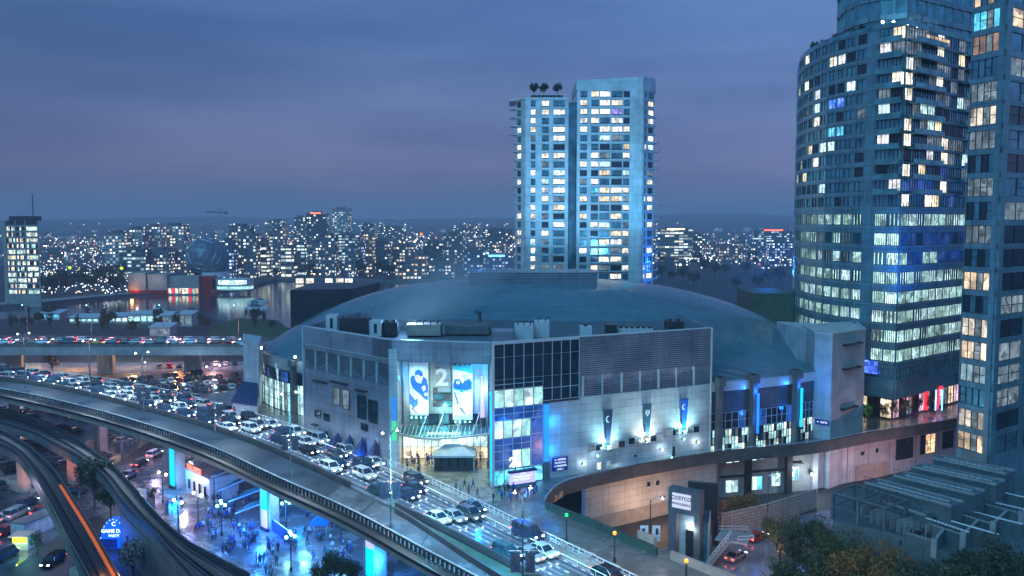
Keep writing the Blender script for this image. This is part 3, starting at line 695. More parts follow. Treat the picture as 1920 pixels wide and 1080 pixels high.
b.build('louvre_band', 'louvre', AR); b = MB()
for p, q in zip(QW, QW[1:]): b.wallseg(p, q, 9, 17.88, -.9, -.15)
b.build('concourse_core', 'concrete_dark', AR)
for i, (p, q) in enumerate(zip(QW, QW[1:])):
    glazed(p, q, 14.6, 17.8, .0, ['glass_dark', 'lit_deep', 'glass_dark'], 3, 2, AR, 'steel_white')
    glazed(p, q, 10.05, 14.5, .0, ['lit_lobby', 'lit_dim', 'lit_cool', 'glass_green', 'lit_lobby', 'lit_white', 'glass_dark'], 6, 3, AR)
# pilasters
for px, led in ((478, None), (488, None), (545, None), (1348, None), (1412, 'led_blue'), (1492, 'led_cyan')):
    i = arc_index(px); x, y = P[i]; tg = math.atan2(P[(i+1) % n2][1]-P[i][1], P[(i+1) % n2][0]-P[i][0]); EZ_ = EZ
    if px > 1300:
        j = min(range(len(QW)-1), key=lambda k: abs(960+F*QW[k].x/QW[k].y-px)); s9 = (px-960)/F; v9, w9 = QW[j], QW[j+1]; tt9 = (s9*v9.y-v9.x)/((w9.x-v9.x)-s9*(w9.y-v9.y)); x, y = v9.lerp(w9, tt9).xy; tg = math.atan2(w9.y-v9.y, w9.x-v9.x); EZ_ = ZE
    b = MB()
    n_ = Vector((math.sin(tg), -math.cos(tg), 0))
    b.box((x+n_.x*.9, y+n_.y*.9, (EZ_+1)/2+5), (1.0, 1.3, EZ_-9), tg); b.box((x+n_.x*.8, y+n_.y*.8, EZ_+.2), (1.5, 2.4, 1.6), tg)
    pp = b.build('pilaster', 'concrete_dark', AR)
    if led:
        c = MB(); c.bar((x+n_.x*1.8+.4, y+n_.y*1.8, 13.6), (x+n_.x*1.8+.4, y+n_.y*1.8, EZ_-2.6), .26, 8); t_ = thing('light_tube', 'vertical %s light tube on the dark pilaster %s' % (('blue', 'closer to the entrance block') if px == 1412 else ('cyan', 'closer to the white stair tower')), 'light tube', (x, y, 13.2))
        c.build('tube', 'led_blue' if px == 1412 else 'led_lilac' if 0 else led, t_); c = MB(); c.box((x+n_.x*1.8+.4, y+n_.y*1.8, 13.4), (.8, .8, .4), tg); c.build('fitting', 'steel_dark', t_)
        lamp('POINT', (x+n_.x*3.0+.3, y+n_.y*3.0, 16.5), 260, (.02, .2, 1), .3); lamp('POINT', (x+n_.x*2.4+.3, y+n_.y*2.4, 21.8), 420, (.02, .2, 1), .3)
lamp('SPOT', (*PX0(500, 192), 9), 9000, (.5, .85, 1), .5, (*PX0(505, 205), 20), 110, 1); lamp('SPOT', (*PX0(545, 184), 9), 6000, (.5, .85, 1), .5, (*PX0(545, 195), 20), 110, 1)
# small white lamps on top of left pilasters
for px, pos in ((478, 'outermost'), (488, 'middle'), (545, 'innermost')):
    i = arc_index(px); x, y = P[i]
    t_ = thing('roof_lamp', 'small white lamp on the %s pilaster head at the dome rim' % pos, 'lamp', (x, y-1.5, EZ+1.2)); b = MB(); b.ball((x, y-1.5, EZ+1.75), .28); b.build('bulb', 'bulb_white', t_)
    b = MB(); b.bar((x, y-1.5, EZ+1.2), (x, y-1.5, EZ+1.6), .1); b.build('stem', 'steel_dark', t_)
    lamp('POINT', (x, y-2.6, EZ+1.6), 120, (.4, .8, 1), .2)
# ---- entrance block
blk = [A1, A2, (-20.9, 166), (-4.1, 166), A3, A5, (37.0, 196), (-34, 199)]
b = MB(); b.prism(blk, 9.0, 32.9); b.build('block_body', 'cladding', AR)
b = MB(); b.prism([(A2[0]+.1, A2[1]+.2), (A3[0]-.1, A3[1]+.2), (-4.15, 166), (-20.85, 166)], 31.2, 32.9); b.build('soffit', 'concrete_dark', AR)
b = MB(); b.prism([(p[0]*.985, 172+(p[1]-172)*.985) for p in [A1, A2, A3, A5, (37.0, 196), (-34, 199)]], 32.905, 33.0); b.build('flat_roof', 'roof_gravel', AR)
# parapets
b = MB(); b.wallseg(A1, A2, 31.2, ZT, -.5, .35); b.wallseg(A1, on(A1, A2, .6), 31.2, ZT+.02, -.3, .37, 0); b.build('left_parapet', 'cladding', AR)
b = MB(); b.wallseg(A2, A3, 30.9, ZT, -.5, .25); b.build('entrance_parapet', 'cladding', AR)
b = MB(); b.wallseg(on(A3, A5, 17.0), A5, 27.6, ZT, -.5, .3); b.build('ribbed_wall', 'cladding_fine', AR)
b = MB(); b.wallseg((37.5, 169.2), (37.0, 196), 27, ZT, -.4, .2); b.build('side_parapet', 'cladding', AR); b = MB(); b.wallseg((-34, 199), (-40, 171.8), 27, ZT, -.4, .2); b.build('side_parapet', 'cladding', AR)
b = MB(); b.wallseg(on(A1, A2, -.02), on(A1, A2, .25), 9, ZT+.1, .36, .5); b.build('corner_trim', 'steel_white', AR); b = MB(); b.wallseg(on(A3, A5, 46.0), on(A3, A5, 46.3), 9, ZT+.1, .31, .5); b.build('corner_trim', 'steel_white', AR)
# coping lines
b = MB()
for p, q, zz, o in ((A1, A2, ZT, .4), (A2, A3, ZT, .3), (on(A3, A5, 17), A5, ZT, .35), (A1, A2, 31.15, .42)):
    b.wallseg(p, q, zz+.002, zz+.12, -.55, o)
b.build('coping', 'steel_white', AR)
# left wall facing the viaduct
b = MB(); b.wallseg(A1, A2, 30.3, 31.14, .0, .3); b.wallseg(A1, A2, 9, 26.6, 0, .3); b.build('left_wall', 'cladding', AR)
b = MB(); ll = LN(A1, A2)
for k in range(8):
    t0 = .35+k*(ll-.7)/7.0
    b.wallseg(on(A1, A2, t0-.1), on(A1, A2, t0+.1), 26.7, 30.25, .05, .42)
b.build('band_post', 'steel_white', AR)
b = MB(); b.wallseg(A1, A2, 26.6, 30.3, -.2, .05); b.build('louvre_band', 'louvre', AR)
b = MB()
for k in range(0, 7):
    t0 = .45+k*(ll-.7)/7.0; t1 = t0+(ll-.7)/7.0-.25; p, q = on(A1, A2, t0), on(A1, A2, t1)
    h = [1.7, .2] if k % 2 else [.2, 1.7]
    b.wallseg(p, q, [26.7, 26.7, 26.7, 26.7], [28.6-h[0], 28.6-h[1], 28.6-h[1], 28.6-h[0]], .06, .16)
b.build('wave_screen', 'cladding_fine', AR)
for t0, w_, z0, z1, mm in ((10.2, 2.2, 20.9, 24.2, 'lit_dim'), (13.2, 2.2, 20.6, 24.1, 'lit_dim'), (18.0, 2.6, 19.6, 23.8, 'glass_dark'), (21.3, 2.6, 19.4, 23.4, 'glass_dark'), (4.0, 1.8, 17.6, 18.9, 'glass_dark'), (7.0, 1.8, 17.4, 18.7, 'glass_dark'), (19.0, 2.0, 17.6, 18.8, 'glass_dark')):
    glazed(on(A1, A2, t0), on(A1, A2, t0+w_), z0, z1, .33, [mm], 1, 1, AR, 'steel_dark')
for t0, z0, ln in ((4.2, 24.5, 4.2), (10.0, 25.1, 5.0), (18.0, 24.6, 3.0), (3.5, 16.0, 1.6)):
    b = MB(); b.wallseg(on(A1, A2, t0), on(A1, A2, t0+ln), z0, z0+.25, .36, 1.1); b.build('light_shelf', 'steel_dark', AR)
# corner light column
b = MB(); b.box((-20.2, 150.7, 21.5), (1.6, .5, 23), R(-20)); b.build('corner_column', 'panel_white', AR)
t_ = thing('light_column', 'slim green and cyan light column left of the recessed entrance', 'light tube', (-20.1, 150.1, 15)); b = MB(); b.box((-20.15, 150.32, 19.0), (.9, .16, 3.4), R(-20), 1); b.box((-20.15, 150.32, 22.8), (.9, .16, 4.0), R(-20), 0)
b.build('glowing_face', ['col_blue', 'col_green'], t_)
# recessed entrance wall
RW = ((-20.8, 165.9), (-4.2, 165.9))
b = MB(); b.wallseg(*RW, 14.6, 31.1, -.1, .12); b.build('entrance_wall', 'entrance_wall', AR)
b = MB()
for x in (-19.8, -10.2, -5.0): b.box((x, 165.4, 22.8), (1.0, .8, 16.4))
b.box((-12.7, 165.5, 26.8), (2.4, .55, 8.0)); b.build('entrance_pier', 'entrance_wall', AR)
b = MB(); b.wallseg((-4.2, 165.9), (-3.75, 149.5), 10, 31.1, 0, .1); b.build('recess_side_wall', 'entrance_wall', AR); b = MB(); b.wallseg((-20.7, 152), (-20.8, 165.9), 10, 31.1, 0, .1); b.build('recess_side_wall', 'entrance_wall', AR)
glazed((-14.8, 165.8), (-10.9, 165.8), 20.0, 23.6, .18, ['glass_green', 'lit_dim'], 2, 3, AR)
glazed((-17.5, 165.8), (-6.2, 165.8), 16.6, 18.6, .2, ['glass_green', 'glass_dark'], 6, 1, AR)
glazed((-20.5, 165.8), (-4.6, 165.8), 10.05, 14.5, .14, ['lit_white', 'lit_cool', 'lit_lobby', 'lit_warm', 'lit_cool'], 12, 2, AR, 'steel_dark', nm='entrance_doors')
# canopy
cn = thing('entrance_canopy', 'curved glass and steel canopy hung over the entrance doors', 'canopy', (-12.5, 162, 15.6))
b = MB(); nC = 22
cf = [(-20.6+16.4*k/nC, 161.2-3.4*math.sin(math.pi*(k/nC)**.8)) for k in range(nC+1)]; cbk = [(-20.6+16.4*k/nC, 165.2) for k in range(nC+1)]
b.ribbon([(x, y, 15.75) for x, y in cf], [(x, y, 16.4) for x, y in cbk], .12); b.build('glass_roof', 'glass_green', cn)
b = MB()
for k in range(nC+1): b.bar((*cf[k], 15.9), (*cbk[k], 16.55), .08, 4)
for k in range(nC): b.bar((*cf[k], 15.8), (*cf[k+1], 15.8), .22, 6)
b.build('steel_frame', 'steel_white', cn)
for k in (5, 9, 14, 18):
    b = MB(); b.bar((cf[k][0], cf[k][1]+.4, 15.9), (cf[k][0]+1.2, 165.6, 19.2), .09, 5); b.build('hanger', 'steel_white', cn)
# posters
def poster(x0, x1, zb, zt, y, kind, label):
    t_ = thing('hanging_banner', label, 'banner', ((x0+x1)/2, y, zb)); b = MB(); w_ = x1-x0; h_ = zt-zb
    b.box(((x0+x1)/2, y, (zb+zt)/2), (w_, .12, h_)); b.build('panel', 'poster_white', t_)
    b = MB(); ms = ['poster_ice', 'poster_blue', 'poster_skin', 'poster_white', 'poster_teal', 'poster_dark', 'poster_navy']
    def pg(pts, m, k): b.prism([(x0+u*w_, zb+v*h_) for u, v in pts], 0, .01*(k+1), m)
    def shape(pts, m, k):
        vs = [(x0+u*w_, y-.065-.012*k, zb+v*h_) for u, v in pts]; b.add(vs, [tuple(range(len(vs)))], m)
    def disc(cx, cy, r, m, k, n=14, sy=1): shape([(cx+r*math.cos(2*math.pi*i/n), cy+r*sy*(w_/h_)*math.sin(2*math.pi*i/n)) for i in range(n)], m, k)
    shape([(.02, .92), (.98, .84), (.98, .99), (.02, .99)], 4 if kind else 0, 0)
    if kind == 0:    # skater leaning over his stick
        shape([(.03, .30), (.5, .10), (.97, .22), (.97, .42), (.6, .5), (.03, .42)], 0, 1)
        shape([(.05, .70), (.16, .76), (.32, .73), (.40, .62), (.62, .60), (.74, .74), (.93, .68), (.99, .55), (.98, .28), (.80, .30), (.55, .40), (.38, .45), (.20, .50), (.06, .52)], 1, 2)
        shape([(.06, .60), (.2, .50), (.55, .36), (.98, .27), (.98, .23), (.5, .31), (.14, .46), (.05, .55)], 3, 3); shape([(.06, .56), (.2, .465), (.5, .34), (.97, .25), (.97, .235), (.5, .325), (.14, .455), (.05, .54)], 4, 4)
        shape([(.02, .42), (.3, .30), (.45, .34), (.45, .2), (.2, .14), (.02, .22)], 1, 3)
        disc(.46, .715, .17, 2, 4, sy=1.5); shape([(.28, .75), (.30, .82), (.42, .86), (.60, .85), (.72, .80), (.72, .745), (.5, .775)], 1, 5); shape([(.5, .775), (.72, .745), (.74, .73), (.5, .755)], 6, 6)
        disc(.40, .72, .022, 5, 5, 8); disc(.54, .72, .022, 5, 5, 8); shape([(.42, .675), (.52, .675), (.50, .665), (.44, .665)], 5, 5)
        shape([(.66, .53), (.80, .57), (.88, .50), (.74, .45)], 3, 4); disc(.88, .40, .09, 3, 4); shape([(.05, .10), (.35, .16), (.7, .12), (.95, .2), (.95, .03), (.05, .03)], 3, 5)
        shape([(.08, .13), (.4, .04), (.42, .06), (.12, .16)], 6, 6)
    else:            # goaltender with big white pads
        shape([(.03, .66), (.12, .74), (.35, .74), (.5, .66), (.62, .74), (.85, .75), (.97, .68), (.97, .56), (.7, .54), (.45, .50), (.2, .55), (.03, .58)], 1, 2)
        disc(.62, .80, .16, 3, 3, sy=1.5); disc(.62, .79, .10, 0, 4, sy=1.5); disc(.57, .80, .022, 5, 5, 8); disc(.68, .80, .022, 5, 5, 8)
        for k_ in range(3): shape([(.53, .765+.02*k_), (.72, .765+.02*k_), (.72, .760+.02*k_), (.53, .760+.02*k_)], 6, 5)
        shape([(.10, .52), (.45, .49), (.9, .54), (.94, .30), (.80, .06), (.10, .05), (.06, .25)], 0, 3)
        shape([(.12, .48), (.42, .46), (.48, .10), (.14, .08)], 3, 4); shape([(.54, .46), (.88, .50), (.90, .12), (.56, .10)], 3, 4)
        for k_ in range(4): shape([(.14, .16+.08*k_), (.46, .14+.08*k_), (.46, .13+.08*k_), (.14, .15+.08*k_)], 6, 5)
        shape([(.05, .50), (.11, .51), (.30, .30), (.24, .28)], 1, 6); disc(.27, .68, .09, 3, 4); shape([(.36, .20), (.62, .10), (.64, .12), (.4, .23)], 5, 6); shape([(.03, .56), (.97, .535), (.97, .52), (.03, .54)], 4, 4)
    b.build('print', ms, t_)
    b = MB()
    for k in range(4):
        x = x0+w_*(k+.5)/4; b.box((x, y-.35, zt+.1), (.35, .7, .18)); b.box((x, y-.5, zb-.25), (.3, .5, .2))
    b.build('lamp_bracket', 'steel_dark', t_); b = MB()
    for k in range(4):
        x = x0+w_*(k+.5)/4; b.ball((x, y-.8, zb-.22), .13)
    b.build('lamp_bulb', 'bulb_cyan', t_)
    xm = (x0+x1)/2
    lamp('SPOT', (xm, y-3.2, zb-1.5), 4200, (.8, .95, 1), .4, (xm, y, zb+h_*.5), 75, 1); lamp('SPOT', (xm, y-3.2, zt+.9), 2200, (.25, .6, 1), .4, (xm, y, zb+h_*.5), 75, 1)
yp = 165.0
def xp(px): return ray(px, 730)[0]*yp
poster(xp(768), xp(803), Zp(779, 779, yp), Zp(0, 679, yp), yp, 0, 'lit banner of a hockey player in a blue cap leaning on his stick')
poster(xp(849), xp(886), Zp(779, 787, yp), Zp(0, 684, yp), yp, 1, 'lit banner of a hockey goaltender in white leg pads')
sg = thing('number_sign', 'white raised figure 2 between the two hockey banners', 'sign', (xp(829), 164.9, 23.7))
b = MB(); b.box((xp(829), 165.2, 25.5), (3.2, .2, 3.6)); b.build('backing', 'entrance_wall', sg)
text_mesh('2', 4.4, .16, 'digit', 'white_paint', sg, (xp(829), 164.95, 25.5), wallrot((0, 0), (1, 0)), True, 1.1, local=False)
t_ = thing('light_tube', 'glowing lilac light cone right of the goaltender banner', 'light tube', (xp(905), 164.5, 17)); b = MB(); b.bar((xp(905), 164.6, Zp(0, 782, yp)), (xp(903), 164.8, Zp(0, 705, yp)), .48, 10, 0, .2); b.build('tube', 'led_lilac', t_)
b = MB(); b.bar((xp(905), 164.6, Zp(0, 782, yp)-.02), (xp(909), 163.5, Zp(0, 815, yp)), .5, 8, 0, .22); b.build('bracket', 'steel_dark', t_)
lamp('POINT', (xp(905), 162.8, 23), 1800, (.15, .3, 1), .5); lamp('POINT', (xp(750), 162.8, 26), 2600, (.0, .35, 1), .5); lamp('POINT', (xp(905), 162.8, 29), 1500, (.0, .25, 1), .5); lamp('POINT', (xp(829), 162.0, 19), 500, (.4, .9, .9), .5)
# hockey stick and pucks shaped red decoration
t_ = thing('wall_ornament', 'column of red triangular pennants left of the hockey player banner', 'decoration', (xp(759), 165, 16)); b = MB()
for k in range(5):
    zz = Zp(0, 748+k*12, yp); b.add([(xp(755), 165.3, zz), (xp(763), 165.3, zz), (xp(759), 165.2, zz-1.0), (xp(755), 165.36, zz), (xp(763), 165.36, zz), (xp(759), 165.28, zz-1)], [(0, 1, 2), (5, 4, 3), (0, 3, 4, 1), (1, 4, 5, 2), (2, 5, 3, 0)])
b.build('pennant', 'led_red', t_)
lamp('AREA', (-12.5, 163, 15.2), 1500, (.95, .95, .7), 6, (-12.5, 160, 9)); lamp('AREA', (-12.5, 156, 30.6), 2600, (.85, 1, .62), 6, (-12.0, 150, 9))
# ---- glass corner tower
def gt(t): return on(A3, A5, t)
UPX = [0, 2.0, 3.8, 5.6, 7.5, 9.8, 11.8, 13.6, 15.3, 17.0]
def slab(nm, t0, t1, z0, z1, o0, o1, m): b = MB(); b.wallseg(gt(t0), gt(t1), z0, z1, o0, o1); return b.build(nm, m, AR)
glazed(gt(.5), gt(9.8), 32.0, 34.2, .32, ['glass_dark'], 5, 1, AR, 'steel_white'); glazed(gt(9.8), gt(17), 32.0, 34.2, .32, ['glass_dark'], 4, 1, AR, 'steel_white')
glazed(gt(.5), gt(9.8), 28.2, 32.0, .32, ['glass_dark'], 5, 1, AR, 'steel_white'); glazed(gt(9.8), gt(17), 28.2, 32.0, .32, ['glass_dark'], 4, 1, AR, 'steel_white')
glazed(gt(.5), gt(9.8), 26.5, 28.2, .32, ['glass_dark'], 5, 2, AR, 'steel_white'); glazed(gt(9.8), gt(17), 23.9, 28.2, .32, ['glass_dark'], 4, 2, AR, 'steel_white')
glazed(gt(.5), gt(9.8), 23.4, 26.45, .32, ['lit_lobby', 'lit_cool'], 5, 1, AR, 'steel_dark'); glazed(gt(.5), gt(9.8), 21.2, 23.35, .32, ['lit_deep'], 5, 2, AR, 'steel_white')
glazed(gt(.5), gt(7.4), 18.1, 21.15, .32, ['lit_cool', 'lit_lobby'], 4, 1, AR, 'steel_dark'); glazed(gt(7.5), gt(9.8), 12.8, 21.15, .32, ['lit_deep'], 1, 3, AR, 'steel_white'); glazed(gt(.5), gt(7.4), 16.0, 18.05, .32, ['lit_deep'], 4, 2, AR, 'steel_white')
glazed(gt(.5), gt(3.9), 12.8, 15.95, .32, ['lit_deep'], 2, 2, AR, 'steel_white'); glazed(gt(3.9), gt(7.4), 12.8, 15.95, .32, ['lit_cool', 'lit_lobby'], 2, 1, AR, 'steel_dark'); glazed(gt(.5), gt(9.8), 10.05, 12.7, .32, ['glass_dark', 'lit_dim', 'lit_cyan', 'glass_dark', 'lit_lobby'], 5, 1, AR, 'steel_dark', nm='entrance_doors')
slab('tower_frame', 0, .5, 10, ZT+.1, -.2, .5, 'steel_white'); slab('tower_coping', 0, 17, 34.25, ZT+.15, -.3, .45, 'steel_white'); slab('tower_edge', 9.8, 17, 23.5, 23.85, 0, .5, 'steel_dark')
t_ = thing('light_column', 'tall blue light fin at the right edge of the glass corner tower', 'light tube', (*gt(10.4), 13.5)); b = MB(); b.wallseg(gt(10.0), gt(10.9), 13.2, 23.2, .3, .62); b.build('glowing_face', 'led_blue', t_); b = MB(); b.wallseg(gt(9.95), gt(10.95), 10.02, 13.15, .3, .8); b.build('housing', 'concrete_dark', t_)
t_ = thing('light_column', 'thin cyan light strip up the left edge of the glass corner tower', 'light tube', (*gt(0), 11)); b = MB(); b.wallseg(gt(-.18), gt(-.02), 11, 26.3, .2, .5); b.build('tube', 'led_cyan', t_)
nf = Vector((.446, -.895, 0))
for zz in (15, 20): lamp('POINT', Vector((*gt(11.6), zz))+nf*1.6, 260, (0, .3, 1), .3)
lamp('POINT', Vector((*gt(4), 20))+nf*4, 700, (.0, .18, 1), 1)
# ---- long white wall
b = MB(); b.wallseg(gt(11), A5, 9.0, 23.7, 0, .3); b.build('panelled_wall', 'panel_white', AR)
b = MB(); b.wallseg(gt(17), A5, 23.7, 27.6, -.6, -.05); b.build('louvre_band', 'louvre', AR)
b = MB(); b.wallseg(gt(10.98), gt(46.2), 23.702, 23.85, -.5, .38); b.build('wall_coping', 'steel_white', AR)
b = MB(); tt = [17.9+k*4.05 for k in range(8)]
for k, t0 in enumerate(tt[:-1]): b.wallseg(gt(t0-(.16 if k % 2 == 0 else .06)), gt(t0+(.16 if k % 2 == 0 else .06)), 23.9, 27.55, .0, .32)
b.build('band_post', 'steel_white', AR)
b = MB()
for k in range(len(tt)-1):
    p, q = gt(tt[k]+.2), gt(min(tt[k+1]-.2, 46)); h0, h1 = (.1, 1.1) if k % 2 else (1.1, .1)
    b.wallseg(p, q, 23.9, [26.9-h1, 26.9-h0, 26.9-h0, 26.9-h1] if 1 else 0, -.03, .1)
b.build('wave_screen', 'cladding_fine', AR)
def tpx(px):  # metres along A3-A5 seen at a pixel column
    s = (px-960)/F; dx, dy = A5[0]-A3[0], A5[1]-A3[1]; l = math.hypot(dx, dy); dx /= l; dy /= l
    return (A3[0]-s*A3[1])/(s*dy-dx)
def zpx(px, py): t = tpx(px); return Zp(px, py, gt(t)[1])
BN = [(1139, 768, 828, 'canvas_blue', 'tapering navy banner with a pale crescent, lit from below', 'poster_white', 0), (1213, 757, 815, 'poster_navy', 'tapering dark green banner with a shield on the white wall', 'poster_white', 1), (1283, 747, 800, 'poster_blue', 'tapering bright blue banner nearest the right end of the white wall', 'poster_white', 0)]
MATS['banner_green'] = mat('banner_green', (.01, .10, .16), .6, var=.1)
for i, (px, y0, y1, mm, lb, m2, sh) in enumerate(BN):
    t0 = tpx(px); zt, zb = zpx(px, y0), zpx(px, y1); d = Vector((.896, .446, 0)); c = Vector((*gt(t0), 0))+nf*.75
    t_ = thing('wall_banner', lb, 'banner', (c.x, c.y, zb)); b = MB()
    mm = 'banner_green' if i == 1 else mm
    b.prism([(0, 0)]*0 or [(c-d*.9-nf*.03)[:2], (c+d*.9-nf*.03)[:2], (c+d*.9+nf*.03)[:2], (c-d*.9+nf*.03)[:2]], zb, zt)
    for k in range(4):   # taper the foot
        v = b.v[k]; pc = Vector(v)-Vector((c.x, c.y, zb)); b.v[k] = tuple(Vector((c.x, c.y, zb))+d*(pc.dot(d)*.45)+nf*pc.dot(nf))
    b.build('cloth', mm, t_)
    b = MB(); b.bar(Vector((c.x, c.y, zt+.05))-d*1.0, Vector((c.x, c.y, zt+.05))+d*1.0, .07); b.bar(Vector((c.x, c.y, zt+.05))-d*1.0, Vector((c.x, c.y, zt+.9))-d*1.0, .05); b.bar(Vector((c.x, c.y, zt+.05))-nf*.5, Vector((c.x, c.y, zt+.05)), .06); b.build('bracket', 'steel_dark', t_)
    b = MB(); cz = zt-(zt-zb)*.27
    o = c+nf*.05
    def cp(u, v): return (o.x+d.x*u, o.y+d.y*u, cz+v)
    if sh == 0:
        n = 12; pts = [cp(-.1+.5*math.cos(R(60+240*k/n)), .62*math.sin(R(60+240*k/n))) for k in range(n+1)]+[cp(.12+.42*math.cos(R(290-220*k/n)), .48*math.sin(R(290-220*k/n))) for k in range(n+1)]
        b.add(pts, [(k, k+1, 2*n+1-k-1, 2*n+1-k) for k in range(n)])
    else:
        b.add([cp(-.45, .5), cp(.45, .5), cp(.45, -.05), cp(0, -.65), cp(-.45, -.05)], [(0, 4, 3, 2, 1)])
        b.add([(x+nf.x*.01, y+nf.y*.01, z) for x, y, z in [cp(-.3, .35), cp(.3, .35), cp(.3, .2), cp(-.3, .2)]], [(0, 3, 2, 1)], 1); b.add([(x+nf.x*.01, y+nf.y*.01, z) for x, y, z in [cp(-.25, .05), cp(.25, .05), cp(0, -.4)]], [(0, 2, 1)], 1)
    b.build('emblem', [m2, mm], t_)
    # flood light under each banner
    lt = thing('flood_light', 'flood light on the white wall under the %s banner' % ('navy', 'dark green', 'bright blue')[i], 'lamp', (c.x, c.y, zb-1.2)); b = MB()
    q = Vector((c.x, c.y, zb-1.0))+nf*.2; b.box(q, (.9, .5, .3), math.atan2(d.y, d.x)); b.build('housing', 'steel_dark', lt); b = MB(); b.ball(q+Vector((0, 0, .25)), .22); b.build('lens', ['bulb_cyan', 'bulb_warm', 'bulb_cyan'][i], lt)
    lamp('SPOT', q+nf*1.1+Vector((0, 0, -.6)), 3600, (.45, .93, 1) if i != 1 else (.75, .95, .95), .2, Vector((c.x, c.y, zb+3.5))-nf*.5, 125, 1)
    # windows either side
    for k in (-1, 1):
        glazed(gt(t0+(-3.9 if k < 0 else .9)), gt(t0+(-.9 if k < 0 else 3.9)), zb-1.4, zb-.1, .33, ['glass_dark', 'lit_dim'], 3 if 0 else 2, 1, AR, 'steel_white')
for k, (px, py, col_, e_) in enumerate([(1094, 868, 'bulb_white', 70), (1119, 853, 'bulb_cyan', 40), (1161, 877, 'bulb_cyan', 40), (1242, 841, 'bulb_white', 70), (1260, 857, 'bulb_cyan', 40), (1310, 828, 'bulb_white', 90), (1051, 902, 'bulb_white', 50), (1192, 853, 'bulb_white', 0), (1283, 822, 'bulb_cyan', 40)]):
    t0 = tpx(px); z = zpx(px, py); c = Vector((*gt(t0), z))+nf*.45
    lt = thing('wall_light', 'small round light on the white wall ' + ['left of the two small square windows', 'just below the navy banner', 'above the parapet under the navy banner', 'between the dark green and bright blue banners', 'low beside the narrow dark door', 'at the right end of the wall', 'beside the foot of the handrail', 'unlit, between the navy and dark green banners', 'just below the bright blue banner'][k], 'lamp', c)
    b = MB(); b.box(c+nf*.1, (.45, .3, .3), math.atan2(.446, .896)); b.build('housing', 'steel_dark', lt)
    if e_:
        b = MB(); b.ball(c+nf*.32, .17); b.build('bulb', col_, lt); lamp('POINT', c+nf*.9, e_, (.75, .92, 1), .15)
for px, py, w_, h_, mm in ((1124, 873, .9, 1.3, 'lit_white'), (1142, 870, .9, 1.3, 'lit_dim'), (1266, 846, .9, 2.2, 'glass_dark')):
    t0 = tpx(px); z = zpx(px, py); glazed(gt(t0-w_/2), gt(t0+w_/2), z-h_/2, z+h_/2, .33, [mm], 1, 1, AR, 'steel_white')
# blue direction board
t0 = tpx(1034.5); t1 = tpx(1064); z1, z0 = zpx(1049, 856), zpx(1049, 881)
sg = thing('direction_sign', 'navy direction board with white text near the corner tower', 'sign', (*gt(t0), z0)); b = MB(); b.wallseg(gt(t0), gt(t1), z0, z1, .36, .5); b.build('board', 'poster_navy', sg)
wr = wallrot(A3, A5); cpt = Vector((*gt((t0+t1)/2), 0))+nf*.52
for k, (tx, s_) in enumerate((('\u2190 ARENA', .52), ('ENTRANCE', .42), ('\u2192 PARKING', .48), ('LEVEL 2', .38))):
    text_mesh(tx, s_, .01, 'lettering', 'sign_letters', sg, cpt+Vector((0, 0, z1-.4-(z1-z0)*.24*k)), wr, local=False)
# number 2 + scoreboard at tower foot
sg = thing('gate_sign', 'glowing white figure 2 above the tower entrance screen', 'sign', (*gt(4.3), 15)); c = Vector((*gt(tpx(955)), 0))+nf*1.2
text_mesh('2', 2.2, .12, 'digit', 'sign_letters', sg, c+Vector((0, 0, zpx(955, 864))), wr, True, 1.1, local=False); b = MB(); b.bar(c+Vector((.5, .2, zpx(955, 880))), c+Vector((.5, .2, zpx(955, 870))), .1); b.build('bracket', 'steel_dark', sg)
sg = thing('entrance_screen', 'bright lilac entrance screen with rows of white lettering', 'screen', (*gt(4), 12)); t0, t1 = tpx(947), tpx(995); z0, z1 = zpx(970, 901), zpx(970, 880)
b = MB(); b.wallseg(gt(t0), gt(t1), z0, z1, 1.6, 1.9); b.build('screen_face', 'led_lilac', sg); b = MB(); b.wallseg(gt(t0-.2), gt(t1+.2), z1+.003, z1+.35, 1.3, 2.1); b.wallseg(gt(t0-.2), gt(t1+.2), z0-.2, z0-.003, 1.3, 2.1); b.build('frame', 'canvas_blue', sg)
c = Vector((*gt((t0+t1)/2), 0))+nf*1.92
for tx, dz, dx_, s_ in (('GATE', -.25, 0, .4), ('WELCOME', -.75, 0, .55), ('TO THE GAME', -1.25, 0, .42), ('7:00', -.6, -1.6, .4), ('PM', -1.2, -1.6, .4), ('2', -.6, 1.6, .6)): text_mesh(tx, s_, .01, 'lettering', 'sign_letters', sg, c+Vector((.896*dx_, .446*dx_, z1+dz)), wr, local=False)
lamp('POINT', c+nf*2+Vector((0, 0, z0-.5)), 350, (.2, .4, 1), .5)
# posts carrying it
b = MB()
for t0_ in (t0, t1): b.bar((*(Vector((*gt(t0_), 0))+nf*1.7)[:2], 10), (*(Vector((*gt(t0_), 0))+nf*1.7)[:2], z0), .15)
b.build('post', 'steel_dark', sg)
def PX(px, d): return (ray(px, 400)[0]*d, d)
